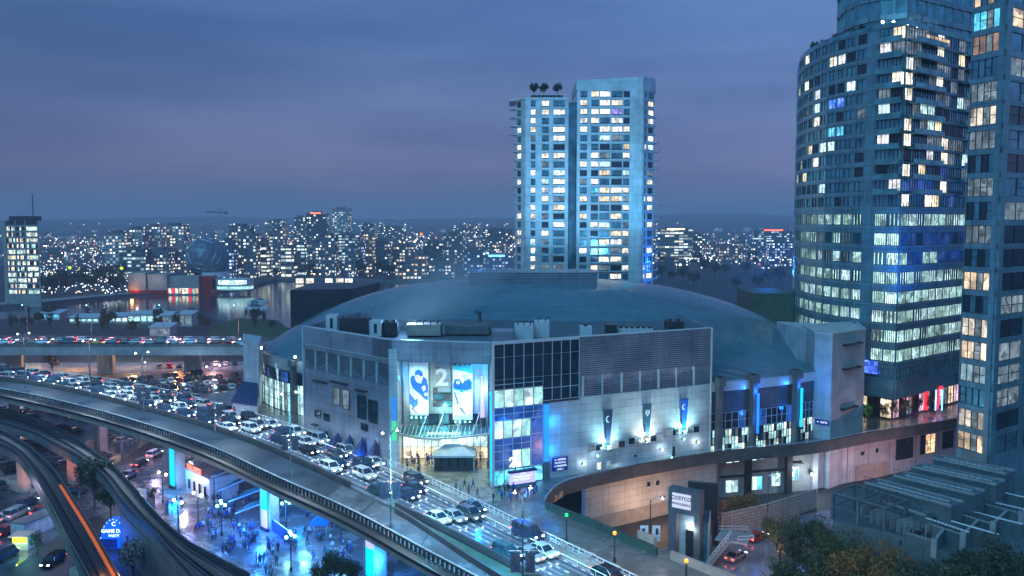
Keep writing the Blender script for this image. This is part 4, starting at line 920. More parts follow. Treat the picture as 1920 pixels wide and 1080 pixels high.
# ---- rooftop: penthouse on the dome, plant on the flat roof
ph0, ph1 = XY(880, 540, 213), XY(1120, 545, 213)
b = MB(); b.prism([(ph0.x, 213), (ph1.x, 213), (ph1.x, 229), (ph0.x, 229)], 36, Zp(0, 511, 213)); b.build('penthouse', 'cladding_fine', AR)
zz = Zp(0, 511, 213); b = MB()
for k in range(40):
    x = lerp(ph0.x, ph1.x, k/39); b.bar((x, 213.3, zz), (x, 213.3, zz+.7), .06, 4)
b.bar((ph0.x, 213.3, zz+.7), (ph1.x, 213.3, zz+.7), .06, 4); b.build('roof_railing', 'steel_white', AR)
def roofunit(px0, px1, pyt, pyb, Y, dp, m, label, cat='roof unit', nm='roof_unit', legs=True, extra=None):
    p, q = XY(px0, pyb, Y), XY(px1, pyb, Y); zt = Zp(0, pyt, Y); z0 = 33.0
    t_ = thing(nm, label, cat, ((p.x+q.x)/2, Y, z0)); b = MB(); b.prism([(p.x, Y), (q.x, Y), (q.x, Y+dp), (p.x, Y+dp)], z0+.35, zt); b.build('casing', m, t_)
    b = MB()
    for x in (p.x+.3, q.x-.3):
        for y in (Y+.3, Y+dp-.3): b.box((x, y, z0+.17), (.25, .25, .36))
    b.build('foot', 'steel_dark', t_)
    b = MB(); n_ = max(1, int((q.x-p.x)/1.1))
    for k in range(n_):
        x = lerp(p.x, q.x, (k+.5)/n_)
        if extra == 'fan': b.bar((x, Y+dp/2, zt), (x, Y+dp/2, zt+.35), .4, 10)
        elif extra == 'pipe': b.bar((x, Y+.4, zt), (x, Y+.4, zt+.7), .1, 6); b.bar((x, Y+.4, zt+.7), (x+.8, Y+.4, zt+.7), .1, 6)
        elif extra == 'vent': b.box((x, Y-.03, (z0+zt)/2+.2), (.55, .05, (zt-z0)*.55))
    if b.v: b.build({'fan': 'fan', 'pipe': 'pipe', 'vent': 'vent'}[extra], 'steel_dark', t_)
    return t_
roofunit(611, 632, 591, 617, 172, 3, 'steel_white', 'pale cooling unit at the far left end of the arena roof', extra='vent')
roofunit(636, 690, 597, 622, 169, 4, 'steel_dark', 'dark pipework bank between two pale cooling units', extra='pipe')
roofunit(693, 715, 602, 628, 165, 3, 'steel_white', 'pale cooling unit beside the steam plume', extra='vent')
roofunit(717, 745, 605, 628, 166, 3, 'steel_dark', 'dark roof unit just behind the recessed entrance corner', extra='fan')
roofunit(762, 826, 609, 634, 166, 4, 'concrete_warm', 'long pinkish roof unit behind the entrance parapet', extra='pipe')
roofunit(835, 917, 612, 640, 168, 8, 'concrete_dark', 'long dark roof house behind the goaltender banner', extra=None)
roofunit(965, 1000, 610, 626, 160, 4, 'steel_white', 'pale roof unit above the dark glass corner', extra='pipe')
roofunit(1002, 1030, 603, 622, 163, 3, 'steel_white', 'tall pale roof unit with pipes beside the glass corner', extra='pipe')
roofunit(1088, 1110, 613, 628, 164, 3, 'steel_white', 'small pale fan unit in the middle of the ribbed wall roof', extra='fan')
roofunit(1136, 1157, 609, 627, 168, 3, 'steel_dark', 'dark green square roof unit with a bright top edge', extra='vent')
roofunit(1160, 1225, 617, 626, 169, 3, 'steel_white', 'low pale roof duct behind the ribbed wall', extra='fan')
roofunit(1252, 1282, 603, 615, 174, 4, 'steel_dark', 'dark box shaped roof unit near the right end of the roof', extra='fan')
roofunit(922, 962, 622, 640, 156, 5, 'cladding', 'grey lift housing on the glass corner roof', extra=None)
p = XY(899, 606, 184); t_ = thing('roof_vent', 'thin hooked vent pipe standing on the arena roof', 'vent pipe', (p.x, 184, 33)); b = MB(); zz = Zp(0, 584, 184); b.bar((p.x, 184, 33), (p.x, 184, zz), .35, 8); b.bar((p.x, 184, zz), (p.x-1.0, 184, zz-.1), .3, 8); b.build('pipe', 'steel_dark', t_)
# rear left plant screen and right grey block
b = MB(); p, q = XY(545, 600, 245), XY(664, 600, 252); b.prism([(p.x, 245), (q.x, 250), (q.x+4, 275), (p.x, 275)], 14, Zp(0, 543, 247)); b.build('rear_screen', 'steel_dark', AR)
b = MB(); p, q = XY(1481, 640, 196), XY(1560, 640, 186); b.prism([(p.x, 206), (p.x, 199), (q.x-3, 189), (q.x+3, 186), (q.x+5, 200)], 9, Zp(0, 612, 196)); b.build('rear_block', 'panel_big', AR)
b = MB(); p, q = XY(1414, 590, 232), XY(1492, 590, 232); b.prism([(p.x, 232), (q.x, 232), (q.x, 250), (p.x, 250)], 10, Zp(0, 550, 232)); b.build('rear_house', 'concrete_green', AR)
# low wing at left
b = MB(); b.prism([PX(450, 212), PX(479, 209), PX(486, 222), PX(450, 228)], 0, Zp(0, 641, 212)); b.build('left_wing', 'panel_big', AR)
zan = Zp(0, 757, 198); b = MB(); b.prism([PX(428, 200), PX(474, 196), PX(478, 207), PX(432, 210)], 0, zan); b.build('low_annex', 'panel_white', AR); b = MB(); b.prism([PX(424, 199.4), PX(474, 195.4), PX(476, 207), PX(446, 210)], zan+.01, [zan+.3, zan+.3, zan+3.0, zan+3.0]); b.build('annex_roof', 'canvas_blue', AR)
# leaning illuminated banners on the left bowl wall
for k, (px, zt_, lb) in enumerate(((463, 24, 'slim pale leaning light mast at the outer edge of the bowl wall'), (492, 21.5, 'bright leaning action banner on the left bowl wall'), (516, 21, 'narrow picture banner between the bowl windows'))):
    i = arc_index(max(px, 478)); x, y = P[i]; c = Vector((XY(px, 700, y-1.6).x, y-1.6, 10))
    t_ = thing('light_mast' if k == 0 else 'leaning_banner', lb, 'light mast' if k == 0 else 'banner', c); b = MB()
    if k == 0:
        b.bar(c+Vector((2.2, 0, 2)), c+Vector((0, 0, 14)), .35, 6); b.build('mast', 'sign_white', t_); b = MB(); b.bar(c+Vector((0, 0, 14)), c+Vector((-1.4, 0, 14)), .2, 6); b.build('arm', 'steel_white', t_)
    else:
        w_ = 3.2 if k == 1 else 2.4; tp = zt_-10
        b.add([c+Vector((0+.9, 0, 3)), c+Vector((w_+.9, .3, 2.6)), c+Vector((w_, .3, tp)), c+Vector((0, 0, tp)), c+Vector((.9, .15, 3)), c+Vector((w_+.9, .45, 2.6)), c+Vector((w_, .45, tp)), c+Vector((0, .15, tp))], [(0, 1, 2, 3), (7, 6, 5, 4), (0, 4, 5, 1), (1, 5, 6, 2), (2, 6, 7, 3), (3, 7, 4, 0)]); b.build('cloth', 'poster_ice', t_)
        b = MB()
        for u0, v0, u1, v1, mm in ((.1, .1, .7, .35, 0), (.3, .35, .9, .6, 1), (.15, .62, .6, .8, 2), (.5, .15, .95, .3, 2)):
            g = lambda u, v: c+Vector((lerp(.9, 0, v)+u*w_, .3*u-.03, lerp(2.9, tp, v))); b.quad(g(u0, v0), g(u1, v0+.05), g(u1-.1, v1), g(u0+.05, v1-.03), mm)
        b.build('print', ['poster_blue', 'poster_navy', 'poster_white'], t_)
        lamp('SPOT', c+Vector((w_/2, -3.5, 3)), 1500, (.8, .95, 1), .3, c+Vector((w_/2, 0, 7)), 90, 1)
# blue pointed sails at the foot of the left wall
for k in range(6):
    t0 = 3.5+k*3.9; h_ = 1.9+k*.42; c = Vector((*on(A1, A2, t0), 0)); d = Vector((.7035, -.7107, 0)); n_ = Vector((-.7107, -.7035, 0))
    zb = 13.2-k*.32
    t_ = thing('shade_sail', ['smallest', 'second smallest', 'third smallest', 'third largest', 'second largest', 'largest'][k]+' pointed blue shade sail in the row along the arena wall', 'shade sail', (c.x, c.y, zb), group='blue shade sails')
    b = MB(); top = c+d*1.2+n_*.8+Vector((0, 0, zb+h_*1.35)); a1 = c-d*2.2+n_*.5+Vector((0, 0, zb-.6)); a2 = c-d*1.2+n_*4.2+Vector((0, 0, zb-1.0)); a3 = c+d*1.6+n_*3.0+Vector((0, 0, zb-.2)); a4 = c+d*1.9+n_*.5+Vector((0, 0, zb+.2))
    b.add([top, a1, a2, a3, a4], [(0, 1, 2), (0, 2, 3), (0, 3, 4), (0, 4, 1), (1, 4, 3, 2)]); b.build('cloth', 'canvas_blue', t_)
    b = MB(); b.bar(a2, (a2.x, a2.y, 10), .09); b.bar(top, (top.x, top.y, 10), .09); b.build('mast', 'steel_white', t_)
lamp('POINT', Vector((*on(A1, A2, 17), 12.5))+Vector((-2.5, -2.5, 0)), 260, (.7, .8, .7), .2); lamp('POINT', Vector((*on(A1, A2, 21), 13.5))+Vector((-1.6, -1.6, 0)), 300, (0, .2, 1), .3)
# planter bank between viaduct and arena
b = MB(); b.prism([(-38.5, 165.6), (-22.2, 150.6), (-20.6, 148.4), (-24, 150), (-36, 163)], 10.0, 11.2); o = b.build('planter_bank', 'concrete_dark'); tag(o, 'low dark planter bank at the foot of the metal clad wall', 'planter')
# white stair tower
st = thing('stair_tower', 'tall white windowless stair tower at the right end of the arena', 'tower', (66, 182, 10))
s0, s1, s2 = G(1531, 822, 10.5), G(1556, 822, 10.5), G(1621, 806, 10.5)
ztop = Zp(0, 628, s1.y)
sp_ = [(s0.x, s0.y+2.5), (s1.x, s1.y), (s2.x, s2.y+1), (s2.x+3, s2.y+14), (s0.x+2, s0.y+16)]
b = MB(); b.prism(sp_, 0, ztop); b.build('tower_wall', 'panel_big', st)
b = MB()
for k in range(len(sp_)): b.wallseg(sp_[k], sp_[(k+1) % len(sp_)], ztop+.003, ztop+.35, -.3, .12)
b.build('coping', 'steel_white', st)
for y0, fr in ((651, (.3, .8)), (697, (.3, .78)), (773, (.28, .72))):
    b = MB(); z = Zp(0, y0, s1.y); p = Vector(sp_[1]).lerp(Vector(sp_[2]), fr[0]); q = Vector(sp_[1]).lerp(Vector(sp_[2]), fr[1]); b.wallseg(p, q, z, z+.22, .2, .9); b.wallseg(p, Vector(p).lerp(Vector(q), .1), z-.1, z+.3, 0, .9); b.wallseg(Vector(q).lerp(Vector(p), .1), q, z-.1, z+.3, 0, .9); b.build('light_shelf', 'steel_dark', st)
sg = thing('wall_sign', 'small dark blue sign low on the left face of the stair tower', 'sign', (sp_[0][0], sp_[0][1], 14)); b = MB(); z = Zp(0, 799, s0.y); b.wallseg(Vector(sp_[0]).lerp(Vector(sp_[1]), .15), Vector(sp_[0]).lerp(Vector(sp_[1]), .95), z, z+1.1, .03, .15); b.build('board', 'poster_navy', sg)
text_mesh('\u2190 GATE', .6, .01, 'lettering', 'sign_letters', sg, Vector((*Vector(sp_[0]).lerp(Vector(sp_[1]), .55), z+.55))+Vector((-.12, -.12, 0)), wallrot(sp_[0], sp_[1]), local=False)
mid = (Vector(sp_[0])+Vector(sp_[1]))/2
lamp('SPOT', (mid.x-3, mid.y-4, 14), 1700, (.02, .2, 1), .4, (mid.x, mid.y, 25), 50, 1)
for k, (px, py) in enumerate(((1527, 812), (1430, 826), (1375, 832))):
    pass
#@@LOWER
# ================================================================ LOWER STREET SIDE
LB = thing('warehouse_building', 'long pale panelled base wall under the arena walkway', 'building', (40, 172, 0))
W0 = [G(1098, 908, 9.2), G(1346, 858, 9.2)]
W0 = [(W0[0].x, W0[0].y+1.0), (W0[1].x, W0[1].y+1.0)]
W1 = (G(1528, 842, 9.2).x, G(1528, 842, 9.2).y+2.5); W2 = (G(1815, 795, 9.2).x, G(1815, 795, 9.2).y+3)
b = MB(); b.wallseg(W0[0], W0[1], 2.6, 9.3, -1, 0); b.build('panelled_wall', 'panel_white', LB)
b = MB(); b.wallseg(W0[0], W0[1], 0, 2.59, -1, .02); b.build('plinth', 'concrete', LB)
W1b = (W0[1][0]+1.0, W0[1][1]+3.0)
b = MB(); b.wallseg(W1b, W1, 0, 9.3, -1, 0); b.wallseg(W0[1], W1b, 0, 9.3, -1, 0); b.build('recessed_wall', 'concrete', LB)
b = MB(); b.wallseg(W1, W2, 0, 9.4, -1, 0); b.wallseg(W1, (W1[0]+.1, W1[1]-1.5), 0, 8.4, -1, 0); b.build('pale_wall', 'panel_big', LB)
def seg_at(p, q, px):
    s = (px-960)/F; l = LN(p, q); dx, dy = (q[0]-p[0])/l, (q[1]-p[1])/l; return (p[0]-s*p[1])/(s*dy-dx)
def win_on(p, q, px0, px1, y0, y1, mats_, nu=1, nv=1, fr='steel_white', off=.02, nm='window'):
    t0, t1 = seg_at(p, q, px0), seg_at(p, q, px1); a, c2 = on(p, q, t0), on(p, q, t1); Y = (a[1]+c2[1])/2
    return glazed(a, c2, Zp(0, y1, Y), Zp(0, y0, Y), off, mats_, nu, nv, LB, fr, nm=nm)
for x0, x1, y0, y1 in ((1217, 1225, 903, 913), (1234, 1242, 900, 910)): win_on(W0[0], W0[1], x0, x1, y0, y1, ['glass_dark'])
for x0, x1, y0, y1 in ((1369, 1380, 861, 868), (1383, 1393, 859, 866), (1418, 1427, 855, 863), (1431, 1440, 853, 861), (1455, 1463, 850, 857), (1466, 1475, 848, 855), (1494, 1500, 844, 848), (1502, 1508, 843, 847)): win_on(W1b, W1, x0, x1, y0, y1, ['lit_cool'])
for x0, x1, y0, y1, mm in ((1368, 1392, 900, 923, 'lit_cool'), (1418, 1438, 893, 918, 'lit_cyan'), (1455, 1473, 886, 911, 'lit_cool'), (1493, 1507, 876, 900, 'lit_cyan')): win_on(W1b, W1, x0, x1, y0, y1, [mm, 'lit_cool'], 2, 1)
for x0, x1, y in ((1356, 1402, 894), (1416, 1480, 884), (1493, 1514, 869)):
    t0, t1 = seg_at(W1b, W1, x0), seg_at(W1b, W1, x1); b = MB(); z = Zp(0, y, on(W1b, W1, t0)[1]); b.wallseg(on(W1b, W1, t0), on(W1b, W1, t1), z-.15, z+.15, .02, .5); b.build('light_shelf', 'steel_dark', LB)
for px in (1409, 1486):
    t0 = seg_at(W1b, W1, px); b = MB(); b.wallseg(on(W1b, W1, t0-.6), on(W1b, W1, t0+.6), 0, 8.35, .02, .9); b.build('pilaster', 'steel_dark', LB)
for x0, x1, y0, y1, mm in ((1624, 1632, 846, 854, 'glass_dark'), (1652, 1659, 840, 849, 'glass_dark')): win_on(W1, W2, x0, x1, y0, y1, [mm])
for x0, x1, y0, y1, mm, nu, nv in ((1692, 1724, 822, 860, 'glass_dark', 4, 2), (1738, 1766, 814, 850, 'lit_amber', 3, 2), (1780, 1800, 808, 840, 'glass_dark', 2, 2)): win_on(W1, W2, x0, x1, y0, y1, [mm, 'glass_dark', mm], nu, nv, 'steel_dark')
b = MB(); t0, t1 = seg_at(W1, W2, 1616), seg_at(W1, W2, 1676); b.wallseg(on(W1, W2, t0), on(W1, W2, t1), 0, 3.1, .02, .2); b.build('garage_door', 'concrete_warm', LB)
b = MB()
for px in (1560, 1600, 1640, 1680, 1730, 1772):
    t0 = seg_at(W1, W2, px); b.wallseg(on(W1, W2, t0-.05), on(W1, W2, t0+.05), 0, 8.6, .01, .06)
b.build('wall_joint', 'concrete_dark', LB)
lt = thing('wall_light', 'bright lamp on the lower wall corner beside the fenced yard', 'lamp', (W1[0], W1[1]-1.8, 4)); b = MB(); c = Vector((G(1534, 915, 4).x, G(1534, 915, 4).y, 4)); c = Vector((W1[0]-.4, W1[1]-2.0, 4)); b.box(c, (.5, .4, .4)); b.build('housing', 'steel_dark', lt); b = MB(); b.ball(c+Vector((0, -.4, 0)), .25); b.build('bulb', 'bulb_white', lt)
lamp('POINT', c+Vector((-.3, -1.5, 0)), 700, (.8, .93, 1), .2)
lamp('POINT', Vector((W0[0][0]+12, W0[0][1]+1.5, 3)), 600, (1, .52, .25), .3); lamp('POINT', Vector((W0[0][0]+17, W0[0][1]+3.0, 3)), 1300, (1, .5, .22), .3)
lamp('POINT', Vector((W2[0]-20, W2[1]-24, 4)), 2600, (1, .5, .5), .5); lamp('POINT', Vector((W1[0]+8, W1[1]-6, 4)), 900, (.9, .75, .95), .5)
lamp('POINT', G(1085, 940, 5), 160, (0, 1, .4), .3)
# brick yard wall
yw = wall_line('yard_wall', 'pale brick yard wall along the lower street', [G(1354, 1006, 0), G(1425, 990, 0), G(1497, 968, 0)], 0, 4.0, .4, 'brick_wall')
wall_line('yard_fence', 'plain grey panel fence continuing from the brick yard wall', [G(1499, 963, 0), G(1530, 952, 0)], 0, 3.6, .2, 'concrete')
lamp('POINT', G(1425, 1030, 6), 1500, (1, .45, .38), .5); lamp('POINT', G(1480, 985, 5), 500, (1, .5, .4), .5)
# warehouse entrance portal with sign
wh = thing('warehouse_entrance', 'dark boxy warehouse entrance with a white wordmark panel', 'entrance', (29, 145, 0))
e0, e1 = G(1252, 1042, 0), G(1311, 1056, 0); e0.z = e1.z = 0
d = (e1-e0).normalized(); bk = Vector((-d.y, d.x, 0)); zt = Zp(0, 913, e0.y)
def P2(v): return (v.x, v.y)
b = MB()
for a, c2 in ((0, .26), (.82, 1.0)): b.wallseg(e0.lerp(e1, a), e0.lerp(e1, c2), 0, zt-4.05, -1.2, 0)
b.wallseg(e0, e1, zt-4.0, zt, -1.6, .1); b.build('portal_frame', 'concrete_dark', wh)
b = MB(); b.wallseg(e0.lerp(e1, .26), e0.lerp(e1, .82), 0, zt-4.05, -1.8, -1.2); b.build('porch_wall', 'panel_white', wh)
b = MB(); b.wallseg(e0.lerp(e1, .48), e0.lerp(e1, .72), 0, 4.6, -1.15, -1.0); b.build('door', 'black', wh)
b = MB(); c = e0.lerp(e1, .6)-bk*(-.8); b.ball((c.x, c.y, 5.3), .3); b.build('porch_lamp', 'bulb_white', wh); lamp('POINT', (c.x+.2, c.y-1.8, 5.2), 90, (.7, .95, 1), .2)
f0 = Vector((ray(1289, 960)[0]*(e0.y+6), e0.y+6, 0)); f1 = Vector((ray(1346, 960)[0]*(e0.y+4), e0.y+4, 0))
b = MB(); zt2 = Zp(0, 902, f0.y); b.wallseg(f0, f1, zt2-6.2, zt2, -.8, 0); b.wallseg(f1-d*.9, f1, 0, zt2-6.25, -.8, 0); b.build('rear_portal', 'steel_dark', wh)
b = MB(); b.prism([P2(e1+bk*1.3-d*2.6), P2(e1+bk*1.3+d*.9), P2(f1+bk*-.9-d*1.0), P2(f0+bk*-.9)], 0, zt-5.2); b.build('glass_hall', 'glass_tower', wh)
b = MB()
for k in range(7):
    p = (e1+bk*1.3+d*.95).lerp(f1-bk*.9-d*.98, k/6); b.bar((p.x, p.y, 0), (p.x, p.y, zt-5.2), .09, 4)
for zz in (3, 6): p, q = (e1+bk*1.3+d*.95), (f1-bk*.9-d*.98); b.bar((p.x, p.y, zz), (q.x, q.y, zz), .07, 4)
b.build('mullion', 'steel_white', wh)
s_ = thing('warehouse_sign', 'white sign panel with dark wordmark on the entrance portal', 'sign', (e0.x+2, e0.y, zt-3))
a, c2 = e0.lerp(e1, .14), e0.lerp(e1, .72); b = MB(); b.wallseg(a, c2, zt-3.1, zt-.7, .12, .3); b.build('board', 'sign_white', s_)
c = (a+c2)/2+Vector((d.y, -d.x, 0))*.32; wr = wallrot(e0, e1)
text_mesh('COSTCO', .86, .01, 'lettering', 'poster_dark', s_, Vector((c.x, c.y, zt-1.45)), wr, True, local=False); text_mesh('WHOLESALE', .56, .01, 'lettering', 'poster_dark', s_, Vector((c.x, c.y, zt-2.4)), wr, True, local=False)
# outside stair
sr = thing('outdoor_stair', 'white railed outdoor stair descending beside the warehouse entrance', 'stair', G(1345, 1030, 0))
a0, a1 = G(1366, 1012, 4.5), G(1330, 1058, 0); a0.z, a1.z = 4.5, .2
b = MB(); dd = (a1-a0); sd_ = Vector((dd.y, -dd.x, 0)).normalized()*-1.7
for k in range(16):
    p = a0.lerp(a1, k/15); b.box((p.x, p.y, p.z-.09), (.9, 3.2, .16), math.atan2(dd.y, dd.x))
b.build('steps', 'concrete', sr)
b = MB(); b.box((a0.x+1.2, a0.y+1.5, 4.4), (5, 5, .2), math.atan2(dd.y, dd.x)); b.build('landing', 'concrete', sr)
b = MB()
for sg in (-1, 0, 1):
    for hh in (.5, 1.0): b.bar(a0+sd_*sg+Vector((0, 0, hh)), a1+sd_*sg+Vector((0, 0, hh)), .06, 5)
    for k in range(7): p = a0.lerp(a1, k/6)+sd_*sg; b.bar(p, p+Vector((0, 0, 1)), .045, 4)
for hh in (.5, 1.0):
    c3 = [Vector((a0.x+1.2, a0.y+1.5, 4.4))+Vector((x, y, hh)) for x, y in ((-2, 2.2), (2.6, 2.2), (2.6, -2.2), (0, -2.6))]
    for p, q in zip(c3, c3[1:]): b.bar(p, q, .05, 4); b.bar(q-Vector((0, 0, hh)), q, .045, 4)
b.build('railing', 'steel_white', sr)

# ================================================================ podium terraces with townhouse fins (bottom right)
pz = 11.0
pod = thing('podium', 'dark concrete podium carrying walled terraces above the trees', 'podium', (70, 118, 0))
pp = [G(1562, 992, pz), G(1662, 1012, pz), G(1765, 1050, pz), G(1900, 1075, pz), G(2100, 1120, pz), G(2200, 900, pz), G(1805, 862, pz), G(1640, 902, pz), G(1566, 930, pz)]
b = MB(); b.prism([P2(p) for p in pp], 0, pz); b.build('podium_body', 'terrace_wall', pod)
b = MB()
for p, q in zip(pp[:4], pp[1:5]): b.wallseg(p, q, pz+.002, pz+1.1, -.35, .02)
b.build('parapet', 'terrace_wall', pod)
TH = [((1652, 940), (1736, 968), 13.4, 'low garden wing with a speckled roof beside the pergola'), ((1622, 906), (1784, 950), 15.2, 'terrace house wing next behind the pergola'), ((1676, 893), (1828, 929), 15.6, 'terrace house wing with a bright strip along its roof'), ((1708, 876), (1868, 910), 15.8, 'terrace house wing second from the glass tower'), ((1749, 860), (1886, 890), 16, 'terrace house wing at the foot of the glass tower')]
for k, ((x0, y0), (x1, y1), z, lb) in enumerate(TH):
    p, q = G(x0, y0, z), G(x1, y1, z); t_ = thing('terrace_house', lb, 'terrace house', ((p.x+q.x)/2, (p.y+q.y)/2, pz), group='terrace houses on the podium')
    b = MB(); b.wallseg(p, q, pz+.003, z-.25, -3.0, 0); b.build('wall', 'terrace_wall', t_)
    b = MB(); b.wallseg(p, q, z-.25, z, -3.15, .15); b.build('roof', 'roof_gravel', t_)
    b = MB(); b.wallseg(p, q, z+.003, z+.3, -.15, .15); b.wallseg(p, q, z+.003, z+.3, -3.15, -2.85); b.build('parapet', 'concrete', t_)
    l = LN(p, q)
    b = MB(); b.wallseg(on(P2(p), P2(q), l*.08), on(P2(p), P2(q), l*.9), z+.02, z+.12, -1.9, -1.5); b.build('roof_pipe', 'steel_white', t_)
    for f_ in (.3, .55, .8)[:3 if k else 1]:
        a = on(P2(p), P2(q), l*f_); c2 = on(P2(p), P2(q), l*f_+.7); glazed(a, c2, pz+1.2, pz+2.1, .02, ['glass_dark'], 1, 1, t_, 'steel_dark')
    dxx, dyy = (q[0]-p[0])/l, (q[1]-p[1])/l
    for f_ in (.12, .27, .42, .57, .72, .87):
        a = Vector((*on(P2(p), P2(q), l*f_), 0))+Vector((dyy, -dxx, 0))*.05; c2 = a+Vector((dyy, -dxx, 0))*3.2; b = MB(); b.wallseg(a, c2, pz+.003, pz+1.7, -.08, .08); b.build('patio_divider', 'concrete', t_)
        b = MB(); m5 = a.lerp(c2, .5)+Vector((dxx, dyy, 0))*1.0; b.box((m5.x, m5.y, pz+.3), (.9, .5, .5), .6); b.build('planter_box', 'steel_dark', t_)
    b = MB()
    for f_ in range(14): a = on(P2(p), P2(q), l*f_/13); b.bar((a[0]+dyy*.1, a[1]-dxx*.1, z+.3), (a[0]+dyy*.1, a[1]-dxx*.1, z+1.1), .04, 4)
    a, c2 = on(P2(p), P2(q), 0), on(P2(p), P2(q), l); b.bar((a[0]+dyy*.1, a[1]-dxx*.1, z+1.1), (c2[0]+dyy*.1, c2[1]-dxx*.1, z+1.1), .05, 4); b.build('roof_railing', 'rail_steel', t_)
    # small garden walls in front of each wing
    q3 = on(P2(p), P2(q), l); dx, dy = (q[0]-p[0])/l, (q[1]-p[1])/l
    g0 = Vector((q3[0], q3[1], 0)); g1 = g0+Vector((dx, dy, 0))*6.5
    gw = thing('garden_wall', 'low white garden wall at the end of the %s terrace wing' % ('first', 'second', 'third', 'fourth', 'fifth')[k]+(' from the pergola'), 'wall', (g0.x, g0.y, pz), group='garden walls'); b = MB(); b.wallseg(g0, g1, pz+.003, pz+1.9, -.2, 0)
    for u in (.02, .33, .66, .98): c2 = g0.lerp(g1, u); b.wallseg(c2, c2+(g1-g0)*.03, pz+.003, pz+2.1, -.3, .1)
    b.build('wall_body', 'terrace_wall', gw)
    b = MB(); b.wallseg(g0, g1, pz+2.103, pz+2.2, -.3, .1); b.build('coping', 'white_paint', gw)
# lower walled courts in front of the wings
CT = [((1700, 1000), (1752, 1016), (1772, 992), 'court wall under the first wing'), ((1748, 985), (1806, 1004), (1836, 976), 'court wall under the second wing'), ((1800, 965), (1862, 984), (1890, 958), 'court wall under the third wing'), ((1846, 946), (1915, 964), (1935, 944), 'court wall at the right edge of the terraces')]
for k, (a5, b5, c5, lb) in enumerate(CT):
    z5 = pz+2.0; P5 = [G(*v, z5) for v in (a5, b5, c5)]; t_ = thing('court_wall', 'L shaped pale '+lb, 'wall', (P5[1].x, P5[1].y, pz), group='court walls'); b = MB()
    for p, q in zip(P5, P5[1:]): b.wallseg(p, q, pz+.003, z5, -.25, 0)
    b.build('wall_body', 'terrace_wall', t_); b = MB()
    for p, q in zip(P5, P5[1:]): b.wallseg(p, q, z5+.003, z5+.12, -.32, .06)
    b.build('coping', 'concrete', t_)
    for f_ in (.2, .5, .8):
        p = P5[0].lerp(P5[1], f_); b = MB(); b.box((p.x-.2, p.y+1.6, pz+.35), (1.2, .7, .6), -.7); b.build('bench', 'steel_dark', t_)
    p = P5[1]; b = MB(); b.box((p.x, p.y, pz+1.2), (.7, .7, 2.5), -.7); b.build('corner_pier', 'concrete', t_)
    b = MB()
    for j in range(9): p = P5[0].lerp(P5[1], j/8); b.bar((p.x, p.y-.1, z5+.12), (p.x, p.y-.1, z5+1.0), .035, 4)
    b.bar((P5[0].x, P5[0].y-.1, z5+1.0), (P5[1].x, P5[1].y-.1, z5+1.0), .045, 4); b.build('railing', 'rail_steel', t_)
# pergola
pg_ = thing('pergola', 'open steel and timber pergola frame on the podium corner', 'pergola', G(1620, 960, pz))
zp_ = 15.0; c4 = [G(1562, 924, zp_), G(1602, 909, zp_), G(1700, 938, zp_), G(1660, 953, zp_)]
b = MB()
for i in range(4):
    b.bar(c4[i], c4[(i+1) % 4], .22, 4)
    b.bar(c4[i].lerp(c4[(i+1) % 4], 0)-Vector((0, 0, 2)), c4[(i+1) % 4]-Vector((0, 0, 2)), .12, 4)
b.build('frame', 'terrace_wall', pg_)
for s_i, t_i in ((0, 3), (1, 2)):
    for f_ in (0, .5, .99):
        p = c4[s_i].lerp(c4[t_i], f_); b = MB(); b.box((p.x, p.y, (pz+zp_)/2), (.4, .4, zp_-pz-.2), R(-50)); b.build('post', 'terrace_wall', pg_)
b = MB()
for k in range(9):
    p, q = c4[0].lerp(c4[3], k/8), c4[1].lerp(c4[2], k/8); b.bar(p+Vector((0, 0, .15)), q+Vector((0, 0, .15)), .11, 4)
b.build('slats', 'concrete_dark', pg_)

# ================================================================ RESIDENTIAL TOWERS
LITP = ['lit_warm', 'lit_white', 'lit_white', 'lit_cool', 'lit_dim', 'lit_white', 'lit_pale']
def litpick(r, frac, pool=LITP, dark=('glass_dark', 'glass_tower', 'glass_tower')):
    return r.choice(pool) if r.random() < frac else r.choice(dark)
class WinSet:
    """windows of one tower: the 100 largest become parts of their own, the rest one stuff part"""
    def __init__(s, parent): s.parent = parent; s.w = []
    def add(s, p, q, z0, z1, off, mats_, nu, nv=1, frame='steel_dark', prio=0):
        s.w.append((LN(p, q)*(z1-z0)+prio, p, q, z0, z1, off, mats_, nu, nv, frame))
    def flush(s, nm='window', cap=100):
        s.w.sort(key=lambda x: -x[0])
        for x in s.w[:cap]: glazed(x[1], x[2], x[3], x[4], x[5], x[6], x[7], x[8], s.parent, x[9], nm=nm, mull=.11, depth=.1)
        rest = s.w[cap:]
        if not rest: return
        mb = MB(); names = []
        for x in rest:
            o = glazed(x[1], x[2], x[3], x[4], x[5], x[6], x[7], x[8], None, x[9], nm='tmp', mull=.11, depth=.1)
            me = o.data; ms = [m.name for m in me.materials]; idx = []
            for n_ in ms:
                if n_ not in names: names.append(n_)
                idx.append(names.index(n_))
            base = len(mb.v); mb.v += [tuple(v.co) for v in me.vertices]
            for pl_ in me.polygons: mb.f.append(tuple(i+base for i in pl_.vertices)); mb.m.append(idx[pl_.material_index])
            bpy.data.objects.remove(o); bpy.data.meshes.remove(me)
        o = mb.build(nm, names, s.parent); o['kind'] = 'stuff'; o['label'] = 'the many smaller windows of the facade'

